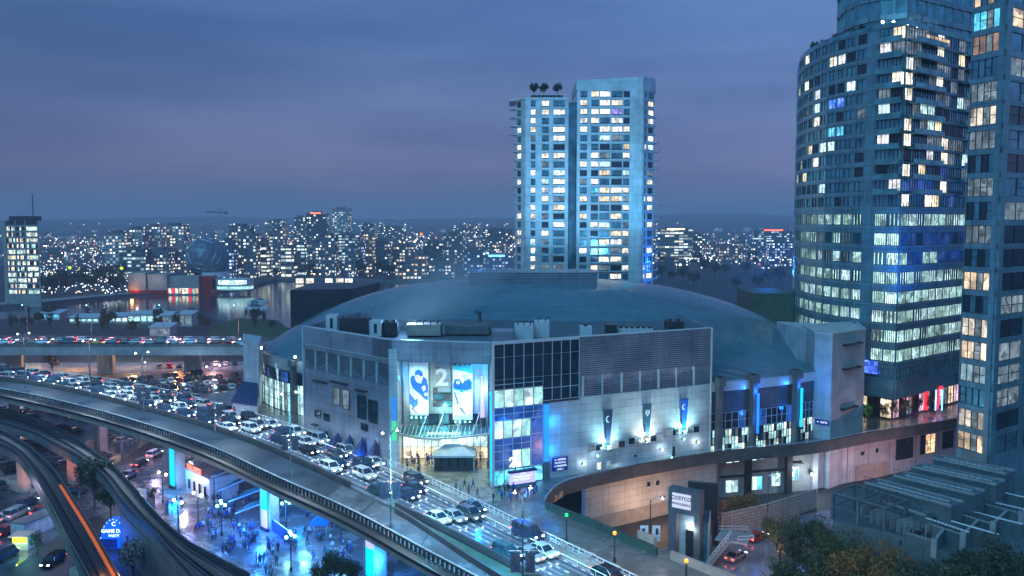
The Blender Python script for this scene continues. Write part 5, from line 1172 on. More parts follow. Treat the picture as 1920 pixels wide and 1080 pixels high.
# ---- twin residential tower behind the arena (Y about 316)
TW = thing('residential_tower', 'pale twin slab apartment tower rising behind the arena dome', 'tower', (26, 330, 0)); r_ = random.Random(5)
Y0 = 316.0; fx = lambda px, Y=Y0: ray(px, 400)[0]*Y
zR, zL, zC = Zp(0, 168, Y0), Zp(0, 184, Y0), Zp(0, 146, Y0); FH = 3.02
xa, xb, xc, xd, xe, xf = fx(985), fx(1065), fx(1080), fx(1178), fx(1202), fx(1226)
L1, L2 = (xa, Y0), (xb, Y0); R1, R2 = (xc, Y0-2), (xe, Y0-2); RC = (xf, Y0+3.5); LC = (fx(968, Y0+6), Y0+6)
b = MB(); b.prism([LC, L1, L2, (xb, Y0+3), (xb, Y0+22), (LC[0], Y0+22)], 0, zL-.3); b.prism([(xb+.01, Y0+3.2), (xc-.01, Y0+3.2), (xc-.01, Y0+20), (xb+.01, Y0+20)], 0, zL-1); b.prism([R1, R2, RC, (xf+1, Y0+24), (xc, Y0+24)], 0, zR-.3)
b.build('core', 'glass_tower', TW)
b = MB()
colsL = [(0, 5.9), (7.7, 11.4), (12.3, 12.3), (12.3, 15.12)]
def facade(b, p, q, z0, nfl, fh, wins, band=.85, thick=.35, fin=None, last=True):
    l = LN(p, q)
    for k in range(nfl+1): b.wallseg(p, q, z0+k*fh-(band if k else 0)*1.0+0, z0+k*fh+.0 if k else z0+.3, 0, thick)
    u = 0
    for (a, c2) in wins+[(l, l)]:
        if a-u > .05: b.wallseg(on(p, q, u), on(p, q, a), z0, z0+nfl*fh, 0, thick+.03)
        u = c2
nL, nR = 27, 29; z0L = zL-nL*FH; z0R = zR-nR*FH
lenL = xb-xa
winL = [((1001-6-985)*.189, (1001-985)*.189+.5), ((1015.5-985)*.189, (1028.5-985)*.189), ((1037-985)*.189, (1058-985)*.189)]
facade(b, L1, L2, z0L, nL, FH, winL); facade(b, LC, L1, z0L, nL, FH, [(1.2, 4.2)])
lenR = LN(R1, R2); k_ = lenR/(1202-1080)
winR = [((1086-1080)*k_, (1099-1080)*k_), ((1106.5-1080)*k_, (1120-1080)*k_), ((1122.5-1080)*k_, (1141-1080)*k_), ((1144-1080)*k_, (1164-1080)*k_), ((1166-1080)*k_, (1177.5-1080)*k_)]
facade(b, R1, R2, z0R, nR, FH, winR); facade(b, R2, RC, z0R, nR, FH, [(.8, 1.9), (3.0, LN(R2, RC)-.5)])
b.build('facade_frame', 'tower_white', TW)
ws = WinSet(TW)
warmcols = {}
for k in range(nL):
    z = z0L+k*FH
    for ci, (a, c2) in enumerate(winL): ws.add(on(L1, L2, a), on(L1, L2, c2), z+.35, z+FH-.9, .05, [litpick(r_, .6)], max(1, round((c2-a)/1.3)), prio=6 if ci else 0)
    ws.add(on(LC, L1, 1.2), on(LC, L1, 4.2), z+.35, z+FH-.9, .05, [litpick(r_, .35)], 2)
for k in range(nR):
    z = z0R+k*FH
    for ci, (a, c2) in enumerate(winR):
        low = k < nR-12; m_ = litpick(r_, (.35, .5, .6, .85 if low else .5, .75 if low else .4)[ci])
        if k == nR-3 and ci == 3: m_ = 'lit_purple'
        if k == nR-12 and ci == 1: m_ = 'lit_cyan'
        ws.add(on(R1, R2, a), on(R1, R2, c2), z+.35, z+FH-.9, .05, [m_], max(1, round((c2-a)/1.2)), prio=7 if ci else 0)
    ws.add(on(R2, RC, .8), on(R2, RC, 1.9), z+.35, z+FH-.9, .05, [litpick(r_, .28, dark=('glass_dark',))], 1); ws.add(on(R2, RC, 3.0), on(R2, RC, LN(R2, RC)-.5), z+.35, z+FH-.9, .05, [litpick(r_, .32, dark=('glass_dark', 'glass_tower'))], 2)
ws.flush()
for k in range(nR):     # balconies on the outer side
    z = z0R+k*FH; 
    if k >= nR-2: continue
    b = MB(); e_ = 2.6 if 4 < k < nR-5 else 1.4
    b.prism([(RC[0]-.8, RC[1]-.6), (RC[0]+e_*.7, RC[1]+.5), (RC[0]+e_, RC[1]+2.5), (RC[0]+e_*.8, RC[1]+6), (RC[0], RC[1]+6)], z-.1, z+.12); b.prism([(RC[0]+e_*.7, RC[1]+.45), (RC[0]+e_, RC[1]+2.5), (RC[0]+e_-.06, RC[1]+2.5), (RC[0]+e_*.7-.06, RC[1]+.5)], z+.12, z+1.1); b.build('balcony', 'steel_white', TW)
for k in list(range(3, nR-6, 1)):
    z = z0R+k*FH; b = MB(); p, q = on(R1, R2, winR[1][0]-.1), on(R1, R2, winR[4][1]+.1); mx_ = ((p[0]+q[0])/2, p[1]-1.1)
    b.prism([p, (p[0], p[1]-.37), (p[0]+.4, p[1]-.8), mx_, (q[0]-.4, q[1]-.8), (q[0], q[1]-.37), q], z-.22, z-.04); b.build('balcony', 'steel_white', TW)
for k in range(nL):
    z = z0L+k*FH; e_ = 2.4 if k > nL-5 else 1.0
    b = MB(); b.prism([(LC[0], LC[1]-.3), (LC[0]+1.5, LC[1]-2.2), (LC[0]-e_*.2, LC[1]-1.8), (LC[0]-e_, LC[1]+1), (LC[0]-e_, LC[1]+5), (LC[0], LC[1]+5)], z-.1, z+.1); b.build('balcony', 'steel_white', TW)
b = MB(); b.prism([(xc-.2, Y0-2.3), (xe, Y0-2.3), (xf+.3, Y0+3), (xf+1.2, Y0+7), (xf+1.2, Y0+24), (xc-.2, Y0+24)], zR-.3, [zC-1.2, zC, zC+.3, zC, zC, zC-1.2]); b.build('crown', 'tower_white', TW)
b = MB(); b.prism([(LC[0]-2.6, LC[1]-1), (LC[0]-.5, LC[1]-2.6), (xa-.2, Y0-.6), (xb+.1, Y0-.6), (xb+.1, Y0+20), (LC[0]-2.6, Y0+20)], zL-.29, zL+.15); b.build('roof_slab', 'steel_white', TW)
b = MB(); b.prism([(xa+2, Y0+1), (xb-2, Y0+1), (xb-2, Y0+8), (xa+2, Y0+8)], zL+.15, zL+1.2); b.build('roof_planter', 'steel_dark', TW)
b = MB()
for i in range(16): x = lerp(LC[0]-2.2, xb, i/15); b.bar((x, Y0+.1, zL+.15), (x, Y0+.1, zL+1.2), .05, 4)
b.bar((LC[0]-2.2, Y0+.1, zL+1.2), (xb, Y0+.1, zL+1.2), .05, 4); b.build('roof_railing', 'steel_white', TW)
lamp('SPOT', (xe+3, Y0-26, 46), 12000, (.05, .6, 1), 1, (xe-1, Y0, 62), 50, 1)  # added flood without fitting for the twin tower's right strip
lamp('SPOT', (xa+4, Y0-40, 42), 56000, (.25, .65, 1), 1.5, (xa+12, Y0, 78), 85, 1); lamp('SPOT', (xc+12, Y0-55, 42), 66000, (.25, .62, 1), 1.5, (xc+10, Y0, 84), 85, 1)  # added blue floods without fittings, brightening the twin tower

# ---- curved glass tower at the right
GT = thing('glass_tower', 'tall curved teal glass tower with bright office floors low down', 'tower', (85, 205, 11)); r_ = random.Random(11)
def PD(px, d): return (ray(px, 400)[0]*d, d)
CUR = [PD(1498, 256), PD(1491, 246), PD(1494, 235), PD(1504, 226), PD(1522, 218), PD(1548, 210), PD(1580, 204), PD(1620, 198)]
KN = PD(1640, 195.5); CO = PD(1688, 191); RT = PD(1823, 213)
zt = Zp(0, 62, 199); zoff = Zp(0, 393, 199); FR = (zt-zoff)/12; FO = 4.2; nO = 8; zb = zoff-nO*FO   # residential floors above, offices below
back = [(RT[0]+4, RT[1]+30), (CUR[0][0]+4, CUR[0][1]+6)]
full = CUR+[KN, CO, RT]+back
def inset(poly, e): 
    cx = sum(p[0] for p in poly)/len(poly); cy_ = sum(p[1] for p in poly)/len(poly); o = []
    for x, y in poly: l = math.hypot(x-cx, y-cy_); o.append((x-(x-cx)/l*e, y-(y-cy_)/l*e))
    return o
b = MB(); b.prism(full, zb, zt-.2); b.build('core', 'glass_tower', GT)
ws = WinSet(GT); fr = MB(); gls = MB()
faces = [(CUR[i], CUR[i+1], 'curve') for i in range(len(CUR)-1)]+[(CUR[-1], KN, 'plain'), (KN, CO, 'glass'), (CO, RT, 'glass')]
for p, q, kd in faces:
    l = LN(p, q)
    if kd == 'curve': nb = max(1, round(l/3.6)); wins = [(l*(i+.1), l*(i+.92)) for i in range(1)] if nb == 1 else [(l/nb*(i+.08), l/nb*(i+.93)) for i in range(nb)]
    elif kd == 'plain': wins = []
    else: nb = max(2, round(l/3.3)); wins = [(l/nb*(i+.04), l/nb*(i+.96)) for i in range(nb)]
    levels = [(zoff+FR*k, FR, 0) for k in range(12)]+[(zoff-FO*(k+1), FO, 1) for k in range(nO)]
    for z, fh, off in levels:
        fr.wallseg(p, q, z, z+(.8 if kd != 'glass' else .6), 0, .32)
        if off: fr.wallseg(p, q, z+fh-.95, z+fh-.01, 0, .26)
        fr.wallseg(p, q, z+.30, z+.36, .33, .42, 1)
        for i, (a, c2) in enumerate(wins):
            if off:
                lvl = round((zoff-z)/FO); lit = (.92, .4, .7, .75, .97, .97, .97, .97)[lvl-1]
                m_ = [r_.choice(['lit_office', 'lit_office', 'lit_cool']) if r_.random() < lit else r_.choice(['glass_green', 'glass_tower', 'lit_dim']) for _ in range(2)]
                if lvl in (2, 3) and kd == 'glass' and q is RT or lvl == 2 and kd == 'glass': m_ = [r_.choice(['lit_deep', 'lit_deep', 'glass_tower', 'lit_office'])]  # deep blue panes glow in place of blue light on the glass
            else:
                m_ = [litpick(r_, .2 if kd == 'curve' else .34, LITP+['lit_dim', 'lit_dim', 'lit_dim'], dark=('glass_tower', 'glass_green', 'glass_dark', 'glass_tower'))]  # extra dim panes imitate the glassy glimmer with a faint glow
                if kd == 'glass' and z < zoff+FR*2.5 and r_.random() < .25: m_ = ['lit_deep']  # lowest residential panes carry the same imitated blue light
                if kd == 'curve' and abs(z-(zoff+FR*7)) < .1 and p is CUR[5]: m_ = ['lit_blue']
                if kd == 'curve' and abs(z-(zoff+FR*5)) < .1 and p is CUR[5]: m_ = ['lit_cyan']
            ws.add(on(p, q, a), on(p, q, c2), z+(.82 if kd != 'glass' else .62), (z+fh-.97 if off else z+fh-.04) if kd != 'curve' or off else z+fh-.27, .04, m_, (6 if off else 3 if kd == 'glass' else 2), 1, 'steel_dark', prio=(30 if off else 0)+(20 if kd == 'glass' else 0)*0)
        if kd == 'curve': fr.wallseg(p, q, z+fh-.25, z+fh-.01, 0, .3)
    u = 0
    for (a, c2) in wins+[(l, l)]:
        if a-u > .05: fr.wallseg(on(p, q, u), on(p, q, a), zb, zt-.2, 0, .30 if kd != 'glass' else .16)
        u = c2
fr.build('facade_frame', ['tower_grey', 'steel_white'], GT)
# window split: all residential + office; the big office glazing are parts
ws.flush()
b = MB()
for k in range(11):     # balconies on the flat face
    z = zoff+FR*(k+1)
    for a, c2 in ((.05, .45), (.75, .98)):
        p, q = on(CO, RT, LN(CO, RT)*a), on(CO, RT, LN(CO, RT)*c2)
        m_ = MB(); m_.wallseg(p, q, z-.1, z+.12, .35, 1.7); m_.wallseg(p, q, z+.12, z+1.15, 1.62, 1.68, 1); m_.build('balcony', ['tower_grey', 'glass_green'], GT)
    p, q = on(KN, CO, 0), on(KN, CO, LN(KN, CO)); m_ = MB(); m_.wallseg(p, q, z-.1, z+.12, .35, 1.5); m_.wallseg(p, q, z+.12, z+1.15, 1.42, 1.48, 1); m_.build('balcony', ['tower_grey', 'glass_green'], GT)
b = MB(); b.prism(full, zt-.2, zt+.15); b.build('roof_slab', 'tower_grey', GT)
b = MB()
for p, q, kd in faces: b.wallseg(p, q, zt+.15, zt+1.1, .1, .16)
b.build('roof_balustrade', 'glass_green', GT)
ph = [PD(1566, 228), PD(1562, 222), PD(1575, 214), PD(1600, 207), PD(1640, 203), PD(1690, 200), PD(1822, 217), (RT[0]+2, RT[1]+26), (CUR[0][0]+16, CUR[0][1]+2)]
b = MB(); b.prism(ph, zt+.15, zt+18); b.build('penthouse', 'glass_tower', GT)
b = MB(); wp = WinSet(GT)
for p, q in zip(ph[:-3], ph[1:-2]):
    l = LN(p, q); n_ = max(1, round(l/3.6))
    for k in range(4):
        z = zt+.2+k*4.4; b.wallseg(p, q, z+3.3, z+4.4, 0, .4)
    for i in range(n_+1): t0 = l*i/n_; b.wallseg(on(p, q, max(0, t0-.2)), on(p, q, min(l, t0+.2)), zt+.15, zt+17.7, 0, .3)
b.build('penthouse_frame', 'tower_grey', GT)
p, q = on(CO, RT, 8.5), on(CO, RT, LN(CO, RT)*.9)
b = MB(); b.wallseg(p, q, zt-FR*.45-1, zt-FR*.45+1.0, .42, .5); 
glazed(on(CO, RT, 8), on(CO, RT, 19), zt-FR+.9, zt-.8, .34, ['lit_amber', 'lit_warm', 'lit_amber'], 6, 1, GT, 'steel_dark')
for k, px in enumerate((1651, 1671, 1699, 1716, 1732, 1748)):
    d_ = 193+.14*max(0, px-1688); x = PD(px, d_); rl = thing('terrace_light', 'small bright roof terrace light, number %s from the curved side' % ('one', 'two', 'three', 'four', 'five', 'six')[k], 'lamp', (x[0], x[1]+2, zt+.2), group='roof terrace lights'); b = MB(); b.bar((x[0], x[1]+2, zt+.15), (x[0], x[1]+2, zt+1.3), .07, 5); b.build('post', 'steel_dark', rl); b = MB(); b.ball((x[0], x[1]+2, zt+1.5), .3); b.build('bulb', 'bulb_white', rl)
# podium of the glass tower: dark band with screen, pale band, restaurant terrace
zr = zb
b = MB(); b.prism([PD(1585, 206), CUR[-1], KN, CO, RT]+back, zr-9.5 if 0 else 16.2, zr-.01); b.build('podium_glass', 'glass_tower', GT)
b = MB(); pf = [CUR[-1], KN, CO, RT]
for p, q in zip(pf, pf[1:]):
    b.wallseg(p, q, zr-.9, zr-.05, .05, .4); b.wallseg(p, q, 16.2, 20.4, .05, .35)
    l = LN(p, q); n_ = max(1, round(l/1.4))
    for i in range(n_+1): b.wallseg(on(p, q, max(0, l*i/n_-.06)), on(p, q, min(l, l*i/n_+.06)), 20.4, zr-.9, .02, .2, 0)
b.build('podium_band', 'tower_grey', GT)
sc2 = thing('video_screen', 'glowing blue video screen on the dark podium band of the curved tower', 'screen', (*PD(1650, 195), 21.5)); b = MB(); b.wallseg(on(CUR[-1], KN, .3), on(CUR[-1], KN, 3.0), 21.2, 24.0, .42, .6); b.wallseg(on(KN, CO, .1), on(KN, CO, 2.0), 21.2, 24.0, .42, .6); b.build('screen_face', 'lit_blue', sc2)
b = MB(); b.wallseg(on(CUR[-1], KN, .1), on(KN, CO, 2.2), 20.9, 21.15, .42, .7); b.build('frame', 'steel_dark', sc2)
b = MB(); b.prism([(p[0]*1.02+1, p[1]+7) for p in pf]+[(RT[0]+4, RT[1]+30), (PD(1610, 230))], 10, 16.2); b.build('restaurant_wall', 'concrete_dark', GT)
rp = [(p[0]*1.02+1, p[1]+6.9) for p in pf]
for p, q in zip(rp, rp[1:]):
    l = LN(p, q); n_ = max(1, round(l/3))
    for i in range(n_): glazed(on(p, q, l*(i+.05)/n_), on(p, q, l*(i+.95)/n_), 10.4, 14.6, .04, [r_.choice(['lit_amber', 'lit_pink', 'lit_warm', 'glass_dark', 'lit_dim'])], 2, 2, GT, 'steel_dark')
lamp('POINT', Vector((*PD(1700, 196), 13)), 300, (1, .6, .45), .5); lamp('POINT', Vector((*PD(1765, 203), 13)), 400, (1, .25, .3), .5)
ar = thing('neon_portal', 'red and blue neon portal on the restaurant terrace', 'neon sign', (*PD(1762, 204), 11)); x, y = PD(1762, 204)
b = MB(); b.box((x-1.6, y, 13.6), (.7, .7, 5), 0); b.box((x-.2, y, 16.3), (4.6, .8, .6)); b.box((x+1.4, y+.5, 13.6), (.35, .35, 5)); b.build('red_tube', 'led_red', ar); b = MB(); b.bar((x+.5, y-.3, 11), (x+.5, y-.3, 15.8), .12); b.bar((x+2.0, y-.3, 11), (x+2.0, y-.3, 15.8), .12); b.build('blue_tube', 'led_rooftop', ar)

# ---- near glass tower, right edge
NT = thing('glass_tower', 'nearest glass apartment tower at the right edge of the view', 'tower', (90, 160, 11)); r_ = random.Random(3)
n0, n1, n2_ = PD(1812, 150), PD(1872, 144), PD(1990, 158)
# true vertical edge: px 1812 at horizon
nf_ = [(n0, n1), (n1, n2_)]; nb_ = [n0, n1, n2_, (n2_[0]*1.17, 185), (n0[0]*182/150+1.5, 182)]
z0n = 16.0; FN = 3.86; nN = 26
b = MB(); b.prism(nb_, pz+.01, z0n+nN*FN); b.build('core', 'glass_tower', NT)
ws = WinSet(NT); fr = MB()
rowlit = {0: 'room_warm', 1: 'room_white', 3: 'room_cool', 4: 'room_warm', 5: 'room_white', 7: 'room_warm', 9: 'lit_dim', 11: 'lit_dim', 13: 'lit_dim', 14: 'room_white', 15: 'lit_dim', 17: 'room_dusk', 18: 'lit_cyan'}  # one dim row paints a white reflection as glow
for fi, (p, q) in enumerate(nf_):
    l = LN(p, q); wins = [(.1, l*.84), ] if fi == 0 else [(l*.0+1.6, l*.42), (l*.5, l*.95)]
    for k in range(nN):
        z = z0n+k*FN; fr.wallseg(p, q, z-.55, z+.35, 0, .25)
        for wi, (a, c2) in enumerate(wins):
            nsp = 4 if fi == 0 else 2
            m_ = ([rowlit[k], rowlit[k], 'lit_dim'] if fi == 0 and k in rowlit else [litpick(r_, .14, ['room_warm', 'room_white', 'lit_dim'], dark=('glass_tower', 'glass_dark')), 'glass_tower'])
            for j in range(nsp): ws.add(on(p, q, lerp(a, c2, (j+.01)/nsp)), on(p, q, lerp(a, c2, (j+.99)/nsp)), z+.37, z+FN-.57, .04, [m_[j % len(m_)]] if fi == 0 else [m_[0]], 1, 2 if r_.random() < .35 else 1, 'steel_dark')
    u = 0
    for (a, c2) in wins+[(l, l)]:
        if a-u > .05: fr.wallseg(on(p, q, u), on(p, q, a), z0n-4, z0n+nN*FN, 0, .30)
        u = c2
fr.wallseg(n0, n1, pz+.02, z0n-.6, 0, .25); fr.wallseg(n1, n2_, pz+.02, z0n-.6, 0, .25)
fr.build('facade_frame', 'tower_grey', NT); ws.flush()
lamp('SPOT', (*PD(1730, 172), 34), 60000, (.01, .2, 1), 1, (*PD(1735, 198), 52), 55, 1)  # added blue flood without fitting, tinting the curved tower
#@@STREET
# ================================================================ VEHICLES
def loft(b, secs, m=0):
    """secs: list of (x, [(y,z)...]) half profiles closed across the centre line"""
    o = len(b.v); n = None
    for x, prof in secs:
        ring = [(x, y, z) for y, z in prof]+[(x, -y, z) for y, z in prof[::-1]]; n = len(ring); b.v += ring
    for i in range(len(secs)-1):
        for k in range(n):
            a = o+i*n+k; c2 = o+i*n+(k+1) % n; b.f.append((a, a+n, c2+n, c2)); b.m.append(m)
    b.f.append(tuple(o+k for k in range(n))); b.m.append(m); b.f.append(tuple(o+(len(secs)-1)*n+k for k in range(n))[::-1]); b.m.append(m)
def car_proto(kind, col, lights, detail=True):
    t_ = thing('car', 'car', 'car', (0, 0, -50))
    L_, W_, Hh = {'sedan': (4.7, 1.84, 1.45), 'suv': (4.7, 1.92, 1.75), 'van': (5.2, 2.0, 2.1)}[kind]
    hw = W_/2; g = .24; belt = Hh*.60; b = MB(); xs = L_/2
    def sec(x, wf, zt_): return (x, [(hw*wf*.9, g), (hw*wf, g+.2), (hw*wf, belt*.75 if zt_ > belt*.75 else zt_*.85), (hw*wf*.93, zt_), (0.01, zt_+.03)])
    hood = belt*.96 if kind != 'van' else belt
    loft(b, [sec(-xs, .8, belt*.72), sec(-xs+.15, .93, belt*.95), sec(-xs+.9, 1, belt), sec(0, 1, belt), sec(xs-1.4, 1, hood), sec(xs-.5, .97, hood*.88), sec(xs-.08, .86, hood*.72), sec(xs, .76, hood*.55)])
    roofx0, roofx1 = {'sedan': (-1.0, .45), 'suv': (-1.9, .5), 'van': (-2.3, 1.2)}[kind]; wsx = {'sedan': 1.25, 'suv': 1.25, 'van': 1.9}[kind]; rrx = {'sedan': -1.85, 'suv': -2.2, 'van': -2.5}[kind]
    b.add([(roofx0, -hw*.72, Hh), (roofx1, -hw*.72, Hh), (roofx1, hw*.72, Hh), (roofx0, hw*.72, Hh), (roofx0-.06, -hw*.76, Hh-.06), (roofx1+.08, -hw*.76, Hh-.06), (roofx1+.08, hw*.76, Hh-.06), (roofx0-.06, hw*.76, Hh-.06)], [(0, 1, 2, 3), (0, 4, 5, 1), (1, 5, 6, 2), (2, 6, 7, 3), (3, 7, 4, 0)])
    for sg in (-1, 1):
        for x0, x1 in ((wsx, roofx1+.06), (rrx, roofx0-.05), ((roofx0+roofx1)/2, (roofx0+roofx1)/2)): b.bar((x0, sg*hw*.9, belt), (x1, sg*hw*.76, Hh-.04), .05, 4)
    if detail:
        for sg in (-1, 1): b.box((wsx-.35, sg*(hw+.1), belt+.08), (.18, .22, .14))
    b.build('body', col, t_, local=True)
    b = MB(); b.add([(rrx, -hw*.9, belt-.01), (wsx, -hw*.9, belt-.01), (wsx, hw*.9, belt-.01), (rrx, hw*.9, belt-.01), (roofx0-.06, -hw*.75, Hh-.07), (roofx1+.08, -hw*.75, Hh-.07), (roofx1+.08, hw*.75, Hh-.07), (roofx0-.06, hw*.75, Hh-.07)], [(0, 1, 5, 4), (1, 2, 6, 5), (2, 3, 7, 6), (3, 0, 4, 7), (4, 5, 6, 7)]); b.build('windows', 'glass_dark', t_, local=True)
    for sx in (-1, 1):
        for sy in (-1, 1):
            b = MB(); c = (sx*L_*.30, sy*(hw-.1), .33); b.bar((c[0], c[1]-.12, c[2]), (c[0], c[1]+.12, c[2]), .33, 10)
            if detail: b.bar((c[0], c[1]-.13, c[2]), (c[0], c[1]+.13, c[2]), .19, 8, 1)
            b.build('wheel', ['tyre', 'rail_steel'], t_, local=True)
    if detail or lights:
        for sy in (-1, 1):
            b = MB(); b.box((xs-.06, sy*hw*.62, belt*.68), (.14, .34, .16)); b.build('headlight', 'head_light' if lights else 'steel_white', t_, local=True)
            b = MB(); b.box((-xs+.05, sy*hw*.66, belt*.78), (.14, .34, .16)); b.build('tail_light', 'tail_light' if lights else 'car_red', t_, local=True)
    return t_
CARS = {}
used = set()
SZ = {'sedan': 'saloon', 'suv': 'estate car', 'van': 'van'}
cname = {'car_black': 'black', 'car_white': 'white', 'car_silver': 'silver', 'car_blue': 'blue', 'car_red': 'red', 'car_grey': 'grey', 'car_teal': 'teal', 'car_taxi': 'yellow'}
def car(kind, col, lights, loc, rz, label, group, detail=True, cat=None):
    k = (kind, col, lights, detail)
    if k not in CARS: CARS[k] = car_proto(*k)
    p = CARS[k]; used.add(k)
    if k not in FIRST:
        FIRST[k] = 1; CH[p.name] = [(c, list(c.children)) for c in p.children]
        p.location = loc; p.rotation_euler.z = rz; p['label'] = label; p['group'] = group; p['category'] = cat or ('van' if kind == 'van' else 'car'); return p
    r = dup(p, loc, rz, label, group); r['category'] = cat or ('van' if kind == 'van' else 'car'); return r
FIRST = {}
rc = random.Random(21)
def along(A, t):
    n = len(A)-1; i = min(int(t*n), n-1); return A[i].lerp(A[i+1], t*n-i), math.atan2(A[i+1].y-A[i].y, A[i+1].x-A[i].x)
ordn = ['first', 'second', 'third', 'fourth', 'fifth', 'sixth', 'seventh', 'eighth', 'ninth', 'tenth', 'eleventh', 'twelfth', 'thirteenth', 'fourteenth', 'fifteenth', 'sixteenth', 'seventeenth', 'eighteenth', 'nineteenth', 'twentieth']
ordn += ['twenty-'+x for x in ordn[:9]]+['thirtieth']+['thirty-'+x for x in ordn[:9]]+['fortieth']+['forty-'+x for x in ordn[:9]]+['fiftieth']+['fifty-'+x for x in ordn[:9]]
lanes = [.15, .38, .62, .84]
lname = ['median side lane', 'inner middle lane', 'outer middle lane', 'railing side lane']
for li, lf in enumerate(lanes):
    t = .02+.01*li; n = 0
    while t < .97:
        dens = .021 if t < .38 else (.034 if t < .7 else .055)
        p1, a1 = along(RM, t); p2, a2 = along(RF, t); p = p1.lerp(p2, lf)
        if t > .58 and li == 0 and t < .68: t += .03; continue
        kind = rc.choice(['sedan', 'sedan', 'suv', 'suv', 'van'] if n % 5 == 0 else ['sedan', 'suv']); col = rc.choice(['car_white', 'car_silver', 'car_white', 'car_grey', 'car_black', 'car_teal', 'car_blue', 'car_silver'])
        car(kind, col, True, p+Vector((0, 0, .02)), a1+(0 if li < 3 or t > .5 else math.pi), '%s %s, %s from the far end in the viaduct %s' % (cname[col], SZ[kind], ordn[min(n, 58)], lname[li]), 'cars on the viaduct')
        t += dens*rc.uniform(.9, 1.5); n += 1
# far viaduct traffic
n = 0
for li, fr_ in enumerate((.3, .7)):
    px = -20+rc.random()*10
    k = 0
    while px < 450:
        p = G(px, 645 if li == 0 else 640, 12); col = rc.choice(['car_black', 'car_grey', 'car_red', 'car_silver', 'car_white']); kind = rc.choice(['sedan', 'suv'])
        if li == 0 and 170 < px < 190: kind, col = 'sedan', 'car_taxi'
        if li == 0 and 118 < px < 136: kind, col = 'van', 'car_grey'
        car(kind, col, True, p+Vector((0, 0, .02)), math.pi/2*0+(0 if li else math.pi), '%s %s on the far viaduct, %s in its %s lane' % (cname[col], SZ[kind], ordn[min(k, 58)], ('near', 'far')[li]), 'cars on the far viaduct', detail=False); px += rc.uniform(19, 34); k += 1
# parked cars
rows = [((232, 716), (372, 701), 10, 'back row of the railing side car park'), ((240, 724), (440, 706), 14, 'second row of the railing side car park'), ((262, 733), (446, 716), 13, 'third row of the railing side car park'), ((296, 742), (450, 727), 10, 'fourth row of the railing side car park'), ((330, 752), (440, 741), 7, 'front row of the railing side car park'),
        ((300, 690), (440, 684), 9, 'row beyond the amber lit street'), ((4, 770), (60, 785), 3, 'row under the viaduct beside the first pier'), ((58, 768), (250, 800), 8, 'back row under the viaduct'), ((60, 795), (230, 830), 7, 'second row under the viaduct'), ((50, 828), (190, 858), 5, 'row behind the red lit pier'), ((0, 870), (60, 900), 3, 'row between the two guideways'), ((2, 915), (60, 905), 3, 'row beside the left guideway pier'), ((75, 850), (118, 868), 2, 'short row between the guideways'), ((140, 925), (175, 905), 2, 'short row by the dark tree')]
for (x0, y0), (x1, y1), n_, nm in rows:
    p, q = G(x0, y0, .03), G(x1, y1, .03)
    for k in range(n_):
        c = p.lerp(q, k/max(1, n_-1)); a = math.atan2(q.y-p.y, q.x-p.x)+math.pi/2+rc.uniform(-.05, .05)
        if rc.random() < .08: continue
        kind = rc.choice(['sedan', 'suv', 'sedan']); col = rc.choice(['car_black', 'car_grey', 'car_silver', 'car_white', 'car_blue', 'car_red', 'car_black', 'car_grey'])
        car(kind, col, False, c, a, '%s parked %s, place %s of the %s' % (cname[col], SZ[kind], ordn[k].replace('first', 'one').replace('second', 'two').replace('third', 'three').replace('fourth', 'four').replace('fifth', 'five').replace('sixth', 'six').replace('seventh', 'seven').replace('eighth', 'eight').replace('ninth', 'nine').replace('tenth', 'ten').replace('eleventh', 'eleven').replace('twelfth', 'twelve').replace('thirteenth', 'thirteen').replace('fourteenth', 'fourteen'), nm), 'cars parked in the car parks', detail=y0 > 760)
sa = math.atan2(G(310, 838).y-G(0, 985).y, G(310, 838).x-G(0, 985).x)
for px, py, kind, col, lb, a in ((12, 1000, 'sedan', 'car_red', 'red saloon at the near kerb of the street beside the lamp post', sa), (78, 962, 'sedan', 'car_red', 'small red car stopped by the pale blue building front', sa), (30, 970, 'van', 'car_silver', 'silver van in the street lane by the guideway', sa), (8, 945+30, 'sedan', 'car_white', 'white saloon entering the street at the far kerb', sa), (52, 948, 'suv', 'car_blue', 'blue estate car queuing toward the guideway', sa), (100, 1058, 'suv', 'car_black', 'black car with purple lit bonnet facing the camera', R(-95)), (262, 872, 'sedan', 'car_grey', 'grey saloon in the pink lit street under the viaduct', sa), (290, 856, 'suv', 'car_white', 'white estate car in the pink lit street under the viaduct', sa), (240, 895, 'sedan', 'car_silver', 'silver saloon leaving the pink lit street by the plaza', sa+math.pi), (8, 1048, 'van', 'car_blue', 'dark blue van behind the post at the picture corner', sa), (1380, 1048, 'sedan', 'car_silver', 'silver saloon passing the foot of the outdoor stair', R(48)), (1420, 1012, 'sedan', 'car_red', 'red saloon driving along the brick yard wall', R(40))):
    car(kind, col, True, G(px, py, .05), a, lb, 'cars in the street')
for k in list(CARS):
    if k not in FIRST: pass

